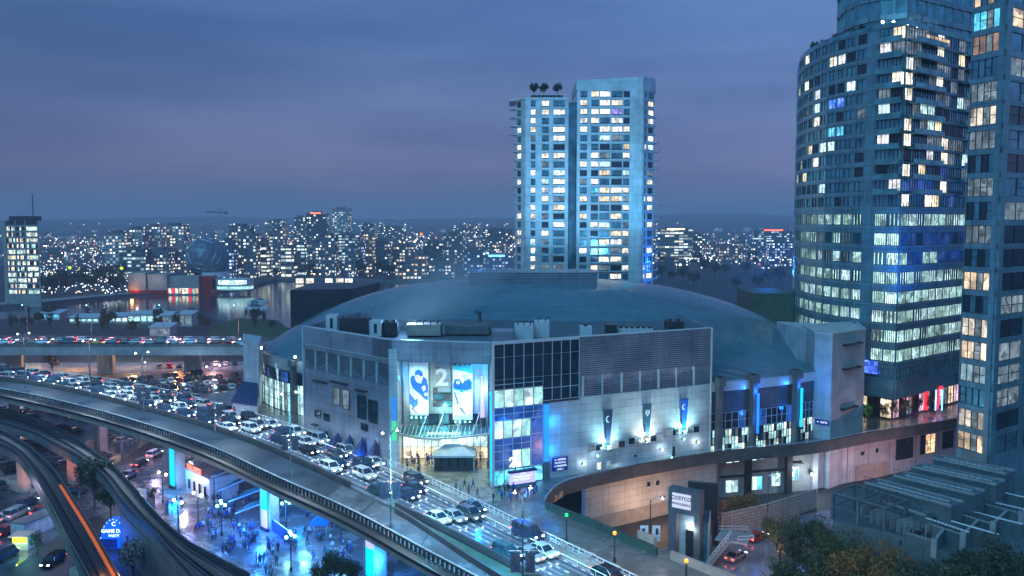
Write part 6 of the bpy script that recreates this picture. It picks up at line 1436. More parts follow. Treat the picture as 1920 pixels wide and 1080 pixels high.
# ================================================================ STREET LAMPS
def street_lamp(base, h, arm, label, bulb='bulb_cyan', flags=False, e=0, double=False, col=(.6, .9, 1), cat='street lamp', group=None, flagm=('flag_cloth', 'car_grey')):
    t_ = thing('street_lamp', label, cat, base, group=group); B = Vector(base); b = MB(); b.bar(B, B+Vector((0, 0, h)), .13, 6, 0, .08); b.bar(B, B+Vector((0, 0, .5)), .25, 6); b.build('pole', 'steel_dark' if cat != 'street lamp' else 'rail_steel', t_)
    for sg in ((1, -1) if double else (1,)):
        T = B+Vector((arm[0]*sg, arm[1]*sg, h+.5)); b = MB(); b.bar(B+Vector((0, 0, h-.2)), B+Vector((arm[0]*sg*.5, arm[1]*sg*.5, h+.35)), .06, 5); b.bar(B+Vector((arm[0]*sg*.5, arm[1]*sg*.5, h+.35)), T, .06, 5); b.build('arm', 'rail_steel', t_)
        b = MB(); b.box(T+Vector((0, 0, 0)), (.7, .35, .16)); hd = b.build('lamp_head', 'steel_dark', t_)
        b = MB(); b.ball(T-Vector((0, 0, .1)), .2, 8, 4); b.build('bulb', bulb, hd)
        if e: lamp('SPOT', T-Vector((0, 0, .5)), e, col, .3, T-Vector((0, 0, 5)), 150, .8)
    if flags:
        for sg in (-1, 1):
            b = MB(); c = B+Vector((sg*.85, 0, h*.40)); b.box(c, (1.1, .06, 2.3)); b.box(c+Vector((sg*.1, -.045, .3)), (.4, .02, .9), R(3), 1); b.box(c+Vector((-sg*.2, -.045, -.7)), (.3, .02, .3), 0, 1); b.build('flag', list(flagm), t_)
            b = MB()
            for dz in (1.35, -1.35): b.bar(B+Vector((0, 0, h*.40+dz)), B+Vector((sg*1.6, 0, h*.40+dz)), .04, 4)
            b.build('flag_bracket', 'steel_dark', t_)
    return t_
for px, py, h, fl, e, lb in ((733, 990, 13.5, True, 2500, 'tall slim street lamp with two flags beside the viaduct crossover'), (980, 1140, 13.5, True, 2500, 'street lamp with two flags and a swan neck over the traffic'), (545, 892, 13.5, True, 2500, 'viaduct street lamp with flags below the metal clad wall'), (403, 822, 13.5, True, 2500, 'viaduct street lamp with flags above the white kiosk'), (270, 786, 13.5, True, 3000, 'viaduct street lamp in front of the car park rows'), (171, 752, 13.5, False, 3000, 'viaduct street lamp next to the bare tree'), (48, 727, 13, False, 3000, 'first viaduct street lamp beyond the grooved pier')):
    p = GD(px, py); street_lamp(p, h, (.9, .9), lb, 'bulb_white' if e else 'bulb_cyan', fl, e*3.6, True, (.62, .84, 1), group='viaduct street lamps')
for px, lb in ((52, 'lamp over the red tail lights at the left of the far viaduct'), (172, 'lamp on the far viaduct above the yellow car'), (308, 'lamp on the far viaduct in front of the pale marina buildings'), (448, 'lamp at the arena end of the far viaduct')):
    p = G(px, 636, 12); street_lamp(p, 12.0, (-1.5, 0), lb, 'bulb_cyan', False, 1800, group='far viaduct lamps')
for px, py, h, lb in ((46, 705, 8, 'low lamp under the far viaduct by its outer pier'), (167, 705, 9, 'swan neck lamp beside the bare tree'), (229, 862, 7, 'lamp post with flags by the stair under the viaduct'), (268, 733, 9, 'lamp at the back of the car park')):
    street_lamp(G(px, py, 0), h, (1.0, 0), lb, 'bulb_white', px == 229, 500, col=(1, .7, .5))
def globe_lamp(base, h, label, bulb='bulb_cyan', n=4, e=200, col=(.4, .85, 1), group='plaza globe lamps'):
    t_ = thing('globe_lamp', label, 'lamp post', base, group=group); B = Vector(base); b = MB(); b.bar(B, B+Vector((0, 0, h)), .11, 6); b.bar(B, B+Vector((0, 0, .6)), .22, 6); b.build('pole', 'steel_dark', t_); c = MB(); g = MB()
    for k in range(n):
        a = 2*math.pi*k/n+.4; r_g = .65 if n > 1 else 0; q = B+Vector((r_g*math.cos(a), r_g*math.sin(a), h+.25+(.6 if k % 2 else 0)))
        if n > 1: c.bar(B+Vector((0, 0, h-.2)), q-Vector((0, 0, .2)), .04, 4)
        b = MB(); b.ball(q, .26, 8, 5); b.build('globe', bulb, t_)
    if c.v: c.build('bracket', 'steel_dark', t_)
    if e: lamp('POINT', B+Vector((0, 0, h+.9)), e, col, .4)
for px, py, lb in ((306, 942, 'globe lamp beside the cyan light panel'), (372, 985, 'globe lamp in front of the white kiosk'), (416, 1005, 'globe lamp where the stepped roofs meet the crowd'), (537, 1000, 'four globe lamp beside the green lit pier'), (546, 1070, 'bright four globe lamp nearest the dark trees'), (640, 1015, 'globe lamp by the small tent'), (335, 1000, 'low globe lamp beside the guideway fence')):
    globe_lamp(G(px, py, .04), 5.2, lb, 'bulb_cyan' if px > 400 else 'bulb_warm', 4 if px > 400 else 2, 420, (.35, .8, 1) if px > 400 else (1, .75, .55))
for px, py, lb, bu, col, e in ((1062, 1018, 'single green lamp on the plaza parapet post', 'led_green', (.1, 1, .6), 160), (1152, 1055, 'orange lamp on the second parapet post', 'bulb_orange', (1, .42, .08), 700), (1286, 1112, 'orange lamp low at the bottom edge of the road', 'bulb_orange', (1, .42, .08), 700)):
    globe_lamp(G(px, py, 11.3), 3.6, lb, bu, 1, e, col, 'parapet lamps')
# brick posts with parapet after the white railing
for k, (px, py) in enumerate(((1060, 1030), (1105, 1052), (1150, 1076), (1205, 1104))):
    p = GD(px, py); t_ = thing('parapet_post', '%s square brick post where the white railing ends' % ordn[k], 'post', p, group='brick parapet posts'); b = MB(); b.box((p.x, p.y, 10.7), (1.0, 1.0, 1.4), R(-45)); b.build('shaft', 'brick_wall', t_); b = MB(); b.box((p.x, p.y, 11.45), (1.3, 1.3, .16), R(-45)); b.build('cap', 'concrete', t_)
    if k:
        q = pprev; t2 = thing('parapet_wall', 'low brick parapet between the %s and %s posts' % (ordn[k-1], ordn[k]), 'wall', (p+q)/2, group='brick parapet walls'); b = MB(); b.wallseg(q, p, 10.02, 10.95, -.2, .2); b.build('wall_body', 'brick_wall', t2); b = MB(); b.wallseg(q, p, 10.953, 11.08, -.28, .28); b.build('coping', 'concrete', t2)
    pprev = p
# warehouse side lamp with black pole
p = G(1219, 1016, 10); street_lamp((p.x, p.y, 8), 8.0, (1.6, -.3), 'black lamp post with flags in front of the warm lit base wall', 'bulb_white', True, 300, col=(1, .8, .6), cat='lamp post', flagm=('poster_ice', 'poster_dark'))
street_lamp(G(1438, 1008, 0), 11, (1.6, 0), 'slim street lamp standing in front of the brick yard wall', 'bulb_cyan', False, 500, col=(1, .7, .6))
globe_lamp(G(1175, 960, 10.0)+Vector((0, 0, 0)), 1.0, 'low bright lamp beside the green lit retaining wall', 'bulb_white', 1, 60, group='parapet lamps') if 0 else None

# ================================================================ PEOPLE
def person_proto(top, leg, pose, hair=True):
    t_ = bpy.data.meshes.new('p'); bm = bmesh.new()
    st, ar = {'stand': (.0, .06), 'walk': (.26, .18), 'stride': (.34, -.2)}[pose]
    J = {'pel': (0, 0, .95), 'wst': (0, 0, 1.12), 'chs': (0, .02, 1.36), 'nck': (0, 0, 1.50), 'hd0': (0, -.02, 1.60), 'hd1': (0, -.02, 1.70)}
    E_ = [('pel', 'wst'), ('wst', 'chs'), ('chs', 'nck'), ('nck', 'hd0'), ('hd0', 'hd1')]; RAD = {'pel': .155, 'wst': .14, 'chs': .17, 'nck': .062, 'hd0': .095, 'hd1': .092}
    for sg, n_ in ((1, 'l'), (-1, 'r')):
        f_ = st*sg
        J.update({n_+'hip': (.1*sg, 0, .88), n_+'kn': (.11*sg, -f_*.7, .5), n_+'an': (.11*sg, -f_*.9+.06*abs(st), .09), n_+'to': (.12*sg, -f_*.9-.15, .045)})
        J.update({n_+'sh': (.2*sg, .02, 1.42), n_+'el': (.27*sg, ar*sg*.8+.03, 1.15), n_+'wr': (.28*sg, ar*sg*1.4-.06, .92), n_+'ha': (.28*sg, ar*sg*1.5-.09, .83)})
        E_ += [('pel', n_+'hip'), (n_+'hip', n_+'kn'), (n_+'kn', n_+'an'), (n_+'an', n_+'to'), ('chs', n_+'sh'), (n_+'sh', n_+'el'), (n_+'el', n_+'wr'), (n_+'wr', n_+'ha')]
        RAD.update({n_+'hip': .1, n_+'kn': .07, n_+'an': .05, n_+'to': .045, n_+'sh': .075, n_+'el': .055, n_+'wr': .042, n_+'ha': .035})
    idx = {k: i for i, k in enumerate(J)}; me = bpy.data.meshes.new('p'); me.from_pydata([J[k] for k in J], [(idx[a], idx[c]) for a, c in E_], [])
    o = bpy.data.objects.new('p', me); COL.objects.link(o); md = o.modifiers.new('s', 'SKIN'); 
    sv = me.skin_vertices
    if not sv:
        bm.from_mesh(me); bm.verts.layers.skin.verify(); bm.to_mesh(me); sv = me.skin_vertices
    for k, i in idx.items(): sv[0].data[i].radius = (RAD[k], RAD[k]*(.72 if k in ('pel', 'wst', 'chs') else 1)); sv[0].data[i].use_root = (k == 'pel')
    o.modifiers.new('u', 'SUBSURF').levels = 1
    dg = bpy.context.evaluated_depsgraph_get(); m2 = bpy.data.meshes.new_from_object(o.evaluated_get(dg)); bpy.data.objects.remove(o)
    for mm in (leg, top, 'skin', 'cloth_black'): m2.materials.append(MATS[mm])
    for p in m2.polygons:
        c = p.center; p.use_smooth = True; p.material_index = 3 if c.z < .12 else 2 if (c.z > 1.5 or (abs(c.x) > .2 and c.z < .90)) else 1 if c.z > .93 else 0
    return m2
bpy.data.meshes.new('x')
PM_ = []
for i, (tp_, lg_, ps) in enumerate((('cloth_blue', 'cloth_black', 'walk'), ('cloth_white', 'cloth_navy', 'stand'), ('cloth_black', 'cloth_black', 'stride'), ('cloth_blue', 'cloth_navy', 'stand'), ('cloth_grey', 'cloth_black', 'walk'), ('cloth_teal', 'cloth_navy', 'stand'))):
    PM_.append((person_proto(tp_, lg_, ps), {'cloth_blue': 'blue jersey', 'cloth_white': 'white top', 'cloth_black': 'black coat', 'cloth_grey': 'grey jacket', 'cloth_teal': 'teal jacket'}[tp_], {'walk': 'walking', 'stand': 'standing', 'stride': 'striding'}[ps]))
hb_ = MB(); hb_.ball((0, .015, 1.70), .108, 8, 5); hb_.v = [(x, y, max(z, 1.64)) for x, y, z in hb_.v]; ho = hb_.build('hair', 'hair'); HM = ho.data; bpy.data.objects.remove(ho)
fb_ = MB()
for sg in (-1, 1): fb_.ball((.035*sg, -.112, 1.655), .012, 5, 3)
fb_.add([(0, -.145, 1.625), (-.016, -.108, 1.615), (.016, -.108, 1.615), (0, -.108, 1.66)], [(0, 1, 3), (0, 3, 2), (0, 2, 1)]); fb_.box((0, -.108, 1.585), (.05, .012, .01))
fo = fb_.build('face', 'hair'); FM = fo.data; bpy.data.objects.remove(fo)
pc = [0]
def person(loc, rz, where, k=None, sc_=1.0):
    m_, tp_, ps = PM_[pc[0] % len(PM_) if k is None else k]; pc[0] += 1
    o = bpy.data.objects.new('person', m_); COL.objects.link(o); o.location = loc; o.rotation_euler.z = rz; o.scale = (sc_,)*3
    tag(o, 'person in %s %s %s' % (tp_, ps, where), 'person', 'people around the arena')
    for d_, nm in ((HM, 'hair'), (FM, 'face')):
        c = bpy.data.objects.new(nm, d_); COL.objects.link(c); c.parent = o
rp = random.Random(77)
zones = [((395, 915), (470, 975), 26, 'by the stepped roofs and white kiosk'), ((400, 960), (480, 1040), 34, 'before the stepped roofs'), ((470, 1000), (560, 1060), 16, 'near the four globe lamp'), ((560, 960), (640, 1050), 24, 'on the plaza under the viaduct'), ((340, 960), (400, 1010), 6, 'on the violet lit paving'), ((300, 940), (400, 960), 6, 'near the cyan light panel'), ((640, 980), (700, 1040), 8, 'beside the small tent'), ((430, 1030), (520, 1080), 10, 'by the guideway fence')]
def ORDP(i): return ordn[min(i, 58)]+' from the left '
for (x0, y0), (x1, y1), n_, wh_ in zones:
    n_ = int(n_*1.5)
    cl_ = [(rp.uniform(x0, x1), rp.uniform(y0, y1)) for _ in range(max(2, n_//6))]; pt_ = []
    for _ in range(n_):
        cx5, cy5 = rp.choice(cl_); sp5 = 1 if rp.random() < .7 else 4; pt_.append((cx5+rp.gauss(0, 5*sp5), cy5+rp.gauss(0, 3.5*sp5)))
    for i, (px, py5) in enumerate(sorted(pt_)):
        person(G(px, py5, .045), rp.uniform(0, 6.28), ORDP(i)+wh_.replace('on the plaza under the viaduct', 'under the viaduct'), rp.randrange(6), rp.uniform(.95, 1.08))
for i, x_ in enumerate(sorted(rp.uniform(-19.5, -6) for _ in range(34))): person(Vector((x_, rp.uniform(157.5, 164.8), 10.01)), rp.uniform(0, 6.28), ORDP(i)+'under the canopy', rp.randrange(6), rp.uniform(.95, 1.08))
for px, py, wh_ in ((784, 886, 'alone on the pale forecourt'), (786, 889, 'beside the lone figure on the forecourt'), (901, 868, 'right of the dark kiosk tent'), (915, 880, 'at the foot of the glass tower edge'), (783, 900, 'on the forecourt near the railing'), (770, 898, 'by the white railing of the forecourt')): person(G(px, py, 10.01), rp.uniform(0, 6.28), wh_)
for i in range(16): person(G(925+i*5.4, rp.uniform(918, 945), 10.01), rp.uniform(0, 6.28), ORDP(i)+'below the lilac screen', rp.randrange(6))
for i in range(6): person(G(855+i*8, rp.uniform(915, 935), 10.01), rp.uniform(0, 6.28), ORDP(i)+'left of the glass tower', rp.randrange(6))
for i in range(10):
    p = along(RF, .35+.035*i+rp.uniform(0, .02))[0]; o_ = along(RM, .35+.035*i)[0]; person(p.lerp(o_, .09)+Vector((0, 0, .17)), rp.uniform(0, 6.28), 'by the viaduct railing, %s from the far end' % ordn[i], rp.randrange(6))

# ================================================================ SMALL STRUCTURES
tt_ = thing('kiosk_tent', 'grey peaked marquee with dark sides on the forecourt', 'tent', G(850, 880, 10.01)); c = G(852, 878, 10.01)
b = MB(); w2, d2 = 3.9, 2.6; zz0 = 13.0
rim = [(c.x-w2, c.y-d2, zz0), (c.x+w2, c.y-d2, zz0), (c.x+w2, c.y+d2, zz0), (c.x-w2, c.y+d2, zz0)]; mid_ = [(c.x-1.6, c.y, zz0+1.5), (c.x+1.0, c.y, zz0+1.5)]
b.add(rim+mid_+[(x, y, z-.35) for x, y, z in rim], [(0, 1, 5, 4), (1, 2, 5), (2, 3, 4, 5), (3, 0, 4), (0, 6, 7, 1), (1, 7, 8, 2), (2, 8, 9, 3), (3, 9, 6, 0)]); b.build('canopy', 'canvas_pale', tt_)
for x, y in ((-3.6, -2.3), (3.6, -2.3), (3.6, 2.3), (-3.6, 2.3)): b = MB(); b.bar((c.x+x, c.y+y, 10.01), (c.x+x, c.y+y, 12.9), .08, 6); b.build('leg', 'steel_white', tt_)
b = MB()
for i in range(5): b.box((c.x-2.9+i*1.45, c.y-1.6, 11.2), (1.25, .12, 2.3))
b.box((c.x, c.y+1.2, 11.2), (6.2, .12, 2.3)); b.build('side_panel', 'steel_dark', tt_)
# white kiosk with red sign
kk = thing('ticket_kiosk', 'cream kiosk with four narrow windows and red sign', 'kiosk', G(375, 925, .04)); k0, k1 = G(349, 921, 0), G(394, 944, 0); zk = Zp(0, 878, k0.y)
b = MB(); b.wallseg(k0, k1, .05, zk, -6, 0); b.build('wall', 'panel_white', kk); b = MB(); b.wallseg(k0, k1, zk+.003, zk+.25, -6.3, .3); b.build('roof', 'concrete', kk)
lk = LN(k0, k1)
for f_ in (.16, .38, .60, .82): glazed(on(k0, k1, lk*f_-.35), on(k0, k1, lk*f_+.35), 1.0, 2.9, .02, ['glass_dark'], 1, 1, kk, 'steel_dark')
dk = (k1-k0).normalized(); nk = Vector((dk.y, -dk.x, 0)); sg = thing('neon_sign', 'red glowing sign with small white word on the cream kiosk', 'sign', (k0.x, k0.y, zk)); b = MB(); b.wallseg(on(k0, k1, lk*.1), on(k0, k1, lk*.82), zk+.3, zk+.42, .1, .5); b.build('sign_rail', 'steel_dark', sg)
text_mesh('BOX OFFICE', 1.35, .06, 'lettering', 'red_neon', sg, (k0+k1)/2*1.0+nk*.35+Vector((-.3, 0, zk+1.0)), wallrot(k0, k1), True, .82, local=False)
text_mesh('ARENA', .6, .04, 'lettering', 'sign_letters', sg, k0.lerp(k1, .32)+nk*.35+Vector((0, 0, zk+1.9)), wallrot(k0, k1), True, local=False)
lamp('POINT', k0.lerp(k1, .5)+nk*3+Vector((0, 0, 3.5)), 900, (1, .85, .7), .3)
# stepped seating roofs
for k, (x0, y0, x1, y1) in enumerate(((392, 894, 452, 872), (404, 920, 470, 893), (424, 940, 486, 918), (436, 962, 492, 942))):
    z = 6.0-k*1.0; p, q = G(x0+6, y0, z), G(x1+4, y1, z); t_ = thing('stepped_roof', '%s slatted glass roof step above the plaza crowd' % ('topmost', 'second highest', 'second lowest', 'lowest')[k], 'canopy', (p+q)/2, group='slatted glass roof steps')
    dn = (q-p).normalized(); back_ = Vector((.22, .97, 0)); b = MB(); w_ = 5.5
    for i in range(11):
        o_ = back_*(w_*i/11); b.bar(p+o_+Vector((0, 0, .02*i)), q+o_+Vector((0, 0, .02*i)), .14, 4)
    b.build('slats', 'glass_green', t_); b = MB(); b.bar(p-back_*.2, q-back_*.2, .16, 5); b.bar(p-back_*.2, p+back_*w_, .1, 4); b.bar(q-back_*.2, q+back_*w_, .1, 4); b.build('edge_beam', 'steel_white', t_)
    for f_ in (0.05, .95): pp_ = p.lerp(q, f_); b = MB(); b.bar((pp_.x, pp_.y, .04), pp_, .12, 6); b.build('post', 'steel_dark', t_)
# plaza fence by the guideway
fpts = [G(x, y, .04) for x, y in ((309, 985), (330, 1003), (360, 1022), (400, 1045), (440, 1066), (480, 1090))]
t_ = thing('guard_rail', 'metal guard rail following the guideway round the plaza', 'railing', fpts[2]); b = MB(); rr = resample(fpts, 40)
for p, q in zip(rr, rr[1:]):
    for hh in (.5, 1.1): b.bar(p+Vector((0, 0, hh+.2)), q+Vector((0, 0, hh+.2)), .05, 4)
b.build('rail', 'rail_steel', t_); b = MB()
for p in rr[::2]: b.bar(p, p+Vector((0, 0, 1.35)), .05, 4)
b.build('post', 'rail_steel', t_)
rr = resample([G(x, y, .04) for x, y in ((185, 862), (225, 845), (262, 828), (300, 815))], 26); t_ = thing('guard_rail', 'pale guard rail of the footway beneath the viaduct', 'railing', rr[10]); b = MB()
for p, q in zip(rr, rr[1:]):
    for hh in (.5, 1.1): b.bar(p+Vector((0, 0, hh+.2)), q+Vector((0, 0, hh+.2)), .05, 4)
b.build('rail', 'steel_white', t_); b = MB()
for p in rr[::2]: b.bar(p, p+Vector((0, 0, 1.3)), .05, 4)
b.build('post', 'steel_white', t_)
# crowd barrier wall of screens by the green pier
t_ = thing('barrier_screen', 'dark blue fence screen running from the green lit pier', 'barrier', G(528, 1010, .04)); b = MB(); p, q = G(507, 992, .04), G(545, 1022, .04); b.wallseg(p, q, .1, 2.2, -.05, .05); b.build('panel', 'canvas_blue', t_); b = MB(); b.bar(p+Vector((0, 0, 2.25)), q+Vector((0, 0, 2.25)), .07, 5); 
for f_ in (0, .25, .5, .75, 1): b.bar(p.lerp(q, f_), p.lerp(q, f_)+Vector((0, 0, 2.3)), .06, 4)
b.build('frame', 'steel_white', t_)
# blue inflatable arch
c0, c1 = G(186, 1030, .04), G(243, 1026, .04); t_ = thing('inflatable_arch', 'glowing blue inflatable dome with pale lettering beside the guideway', 'inflatable', (c0+c1)/2); b = MB(); n = 14; prof = []
mid2 = (c0+c1)/2; rx_ = (c1-c0).length/2; hz = 5.2
for j in range(5):
    off_ = j*1.1; sc2_ = math.cos(j*.22)
    for i in range(n+1): a = math.pi*i/n; prof.append((mid2.x-rx_*math.cos(a)*sc2_, mid2.y+off_, .05+hz*math.sin(a)*sc2_))
b.v = prof; 
for j in range(4):
    for i in range(n): a = j*(n+1)+i; b.f.append((a, a+1, a+n+2, a+n+1)); b.m.append(0)
b.f.append(tuple(range(n+1))[::-1]); b.m.append(0); b.f.append(tuple(range(4*(n+1), 5*(n+1)))); b.m.append(0); b.build('shell', 'led_bluebox', t_)
for tx, zz_, s_ in (('C', 4.2, 1.0), ('GAME DAY', 3.0, .85), ('PARTY', 2.2, .6)): text_mesh(tx, s_, .02, 'lettering', 'sign_letters', t_, (mid2.x, mid2.y-.06, zz_), wallrot((0, 0), (1, 0)), True, local=False)
b = MB()
for i in range(9): a = R(20+i*14); b.ball((mid2.x-rx_*.97*math.cos(a), mid2.y-.15, .2+hz*.93*math.sin(a)), .1, 6, 4)
b.build('light_string', 'sign_letters', t_); b = MB(); b.box((mid2.x-1, mid2.y-.1, .9), (3.0, .1, 1.5)); b.build('doorway', 'canvas_blue', t_)
lamp('POINT', (mid2.x+1, mid2.y-3.5, 3), 1300, (0, .12, 1), 1)
# small blue tent on plaza
c = G(600, 1000, .04); t_ = thing('small_tent', 'small vivid blue tent on the crowded plaza', 'tent', c); b = MB(); b.add([(c.x-1.5, c.y-1.5, 2.2), (c.x+1.5, c.y-1.5, 2.2), (c.x+1.5, c.y+1.5, 2.2), (c.x-1.5, c.y+1.5, 2.2), (c.x, c.y, 3.4), (c.x-1.5, c.y-1.5, 1.9), (c.x+1.5, c.y-1.5, 1.9), (c.x+1.5, c.y+1.5, 1.9), (c.x-1.5, c.y+1.5, 1.9)], [(0, 1, 4), (1, 2, 4), (2, 3, 4), (3, 0, 4), (0, 5, 6, 1), (1, 6, 7, 2), (2, 7, 8, 3), (3, 8, 5, 0)]); b.build('canopy', 'led_bluebox', t_)
for x, y in ((-1.4, -1.4), (1.4, -1.4), (1.4, 1.4), (-1.4, 1.4)): b = MB(); b.bar((c.x+x, c.y+y, .04), (c.x+x, c.y+y, 2), .06, 5); b.build('leg', 'steel_white', t_)
# food stall at lower left, glowing lime
c = G(38, 1032, .04); t_ = thing('food_stall', 'small stall with a glowing lime green front in the street', 'stall', c); b = MB(); b.box((c.x, c.y+1, 1.2), (2.6, 2, 2.3)); b.build('body', 'steel_white', t_); b = MB(); b.box((c.x, c.y-.05, 1.9), (2.4, .1, 1.0)); b.build('lit_front', 'lime', t_); b = MB(); b.prism([(c.x-1.5, c.y-.8), (c.x+1.5, c.y-.8), (c.x+1.5, c.y+2.1), (c.x-1.5, c.y+2.1)], 2.5, 2.65); b.build('roof', 'poster_skin', t_)
lamp('POINT', (c.x, c.y-1.5, 1.8), 130, (.8, 1, .1), .3)
# low pale building behind guideway at lower left
c = G(98, 1010, .04); t_ = thing('low_building', 'pale low building with a cyan lit wall beside the guideway', 'building', c); p0_, p1_ = G(46, 1012, 0), G(112, 985, 0)
b = MB(); b.wallseg(p0_, p1_, .05, 2.6, -3.0, 0); b.build('wall', 'panel_white', t_); b = MB(); b.wallseg(p0_, p1_, 2.603, 2.8, -3.2, .2); b.build('roof', 'roof_gravel', t_); lamp('POINT', G(64, 1014, 2.5)+Vector((-.5, -1.5, 0)), 300, (.1, .8, 1), .3)
# street side: signals and small masts near viaduct crossover
t_ = thing('traffic_signal', 'traffic signal with a glowing red head at the viaduct crossover', 'traffic light', GD(733, 952)); B_ = GD(733, 952); b = MB(); b.bar(B_, B_+Vector((0, 0, 3.4)), .09, 6); b.build('pole', 'steel_dark', t_); b = MB(); b.box(B_+Vector((0, 0, 3.7)), (.4, .35, 1.1)); b.build('housing', 'black', t_); b = MB(); b.ball(B_+Vector((0, -.25, 4.0)), .2); b.build('red_light', 'tail_light', t_)

# ================================================================ TREES
def tree_proto(h, cr_, m, n=2600, trunk=.28, th_=.38, leaf=.28, seed=1, shape=1.0, nm='tree', cat='tree', bare=False):
    r = random.Random(seed); t_ = thing(nm, 'tree', cat, (0, 0, -60)); b = MB(); b.bar((0, 0, 0), (0, 0, h*th_), trunk, 8, 0, trunk*.7); tips = []
    for k in range(9):
        a = 2*math.pi*k/9+r.uniform(-.3, .3); z0 = h*r.uniform(th_*.75, th_*1.05); p = Vector((0, 0, z0)); q = Vector((cr_*.55*math.cos(a), cr_*.55*math.sin(a), h*r.uniform(.55, .85))); mid3 = p.lerp(q, .5)+Vector((r.uniform(-.3, .3), r.uniform(-.3, .3), .3)); b.bar(p, mid3, trunk*.45, 5, 0, trunk*.3); b.bar(mid3, q, trunk*.3, 5, 0, trunk*.1); tips.append(q)
        for j in range(3):
            q2 = q+Vector((r.uniform(-1, 1)*cr_*.4, r.uniform(-1, 1)*cr_*.4, r.uniform(.0, .25)*h)); b.bar(mid3.lerp(q, .6), q2, trunk*.14, 4, 0, .02); tips.append(q2)
    b.bar((0, 0, h*th_), (0, 0, h*.85), trunk*.65, 6, 0, .04); b.build('trunk', 'bark', t_, local=True)
    b = MB(); cl = []
    for k in range(46 if not bare else 20):
        a = r.uniform(0, 6.28); u = r.uniform(-1, 1); rr_ = (r.random()**.4)
        c = Vector((cr_*.78*rr_*math.cos(a)*math.sqrt(1-u*u*.8), cr_*.78*rr_*math.sin(a)*math.sqrt(1-u*u*.8), h*(th_+(1-th_)*.5)+u*h*(1-th_)*.42*rr_*shape)); cl.append((c, r.uniform(.45, 1.0)*cr_*.34))
    for k in range(n):
        c, s2 = r.choice(cl); d_ = Vector((r.gauss(0, 1), r.gauss(0, 1), r.gauss(0, 1))); d_.normalize(); p = c+d_*s2*(r.random()**.33); u = Vector((r.gauss(0, 1), r.gauss(0, 1), r.gauss(0, 1))).normalized(); v = u.cross(Vector((r.gauss(0, 1), r.gauss(0, 1), r.gauss(0, 1)))).normalized(); l_ = leaf*r.uniform(.6, 1.3)
        b.quad(p-u*l_, p-v*l_*.5, p+u*l_, p+v*l_*.5, 0 if r.random() < .8 or not isinstance(m, list) else 1)
    b.build('crown', m, t_, local=True); return t_
big = [tree_proto(13, 5.2, ['leaf_green', 'leaf_dark'], 9000, .3, .35, .21, 3), tree_proto(12, 4.8, ['leaf_autumn', 'leaf_green'], 8000, .3, .35, .21, 5), tree_proto(12.5, 5.5, ['leaf_dark', 'leaf_green'], 8500, .3, .35, .22, 8)]
small = [tree_proto(8, 3.2, ['leaf_dark', 'leaf_green'], 1900, .18, .32, .28, 12), tree_proto(7, 3.0, ['leaf_dark', 'leaf_autumn'], 900, .18, .3, .26, 14, bare=True), tree_proto(5, 2.2, ['blossom', 'leaf_dark'], 1300, .12, .25, .2, 17)]
far_t = [tree_proto(10, 4.6, ['leaf_dark', 'leaf_green'], 520, .3, .3, .75, 20), tree_proto(12, 2.4, ['leaf_dark', 'leaf_green'], 380, .25, .2, .6, 23, shape=1.4)]
usedt = set()
def tree(p, loc, label, group, sc_=1, rz=0):
    if p.name not in usedt:
        usedt.add(p.name); CH[p.name] = [(c, list(c.children)) for c in p.children]; p.location = loc; p.rotation_euler.z = rz; p.scale = (sc_,)*3; p['label'] = label; p['group'] = group; return p
    return dup(p, loc, rz, label, group, scale=sc_)
for k, (px, py, d_, i, sc_, lb) in enumerate(((1478, 1000, 136, 0, .95, 'dark green street tree at the left end of the bottom row'), (1530, 1005, 128, 2, 1.05, 'tall dark street tree in front of the pergola corner'), (1590, 1000, 118, 0, 1.15, 'green street tree under the pergola'), (1650, 1000, 112, 1, 1.1, 'autumn tinted tree below the terrace parapet'), (1710, 1000, 107, 1, 1.1, 'brownest autumn tree at the bottom edge'), (1770, 1000, 104, 2, 1.1, 'dark tree below the garden walls'), (1840, 1000, 106, 2, 1.2, 'dark tree close to the bottom right corner'), (1905, 1000, 108, 2, 1.3, 'dark tree cut by the right edge'), (1560, 1075, 105, 0, 1.0, 'leafy tree low at the bottom edge'), (1490, 1070, 118, 2, .9, 'small dark tree beside the lower street'))):
    x, y = PD(px, d_); tree(big[i], (x, y, 0), lb, 'trees along the lower street', (.74, .90, 1.02, 1.10, 1.12, 1.12, 1.12, 1.18, .72, .72)[k], k*1.3)
for k, (px, py, i, sc_, lb, z) in enumerate(((178, 955, 0, 1.3, 'dark tree between the two railway guideways', 0), (208, 975, 0, .9, 'smaller dark tree behind the blue inflatable', 0), (262, 1045, 2, 1.1, 'pale blossoming shrub tree beside the guideway wall', 0), (275, 1065, 2, 1.2, 'second pale shrub tree lower by the guideway wall', 0), (250, 1085, 2, 1.2, 'pale shrub tree nearest the bottom edge', 0), (628, 1098, 0, .68, 'dark plaza tree beside the lilac lit pier', 0), (655, 1112, 0, .7, 'dark plaza tree close to the bottom edge', 0), (602, 1112, 0, .6, 'leftmost of the dark plaza trees', 0), (98, 702, 1, 1.2, 'bare autumn tree by the amber lit street', 0), (70, 1040, 1, .55, 'small autumn tree behind the lime lit stall', 0), (290, 945, 1, .5, 'small bush on the plaza corner by the street', 0))):
    tree(small[i], G(px, py, z), lb, 'trees', sc_, k*.9)
t_ = tree_proto(4.5, 1.9, ['leaf_painted_lit', 'leaf_painted_lit'], 900, .1, .25, .2, 31); x, y = PD(1633, 190); t_.location = (x, y, 11.2); tag(t_, 'bright green lit tree on the restaurant terrace', 'tree')
for k in range(5): x, y = PD(1668+k*22, 194+k*2.2); tree(small[1], (x, y, 11.1), 'small planted tree on the restaurant terrace, %s from the green one' % ordn[k], 'terrace trees', .5, k)
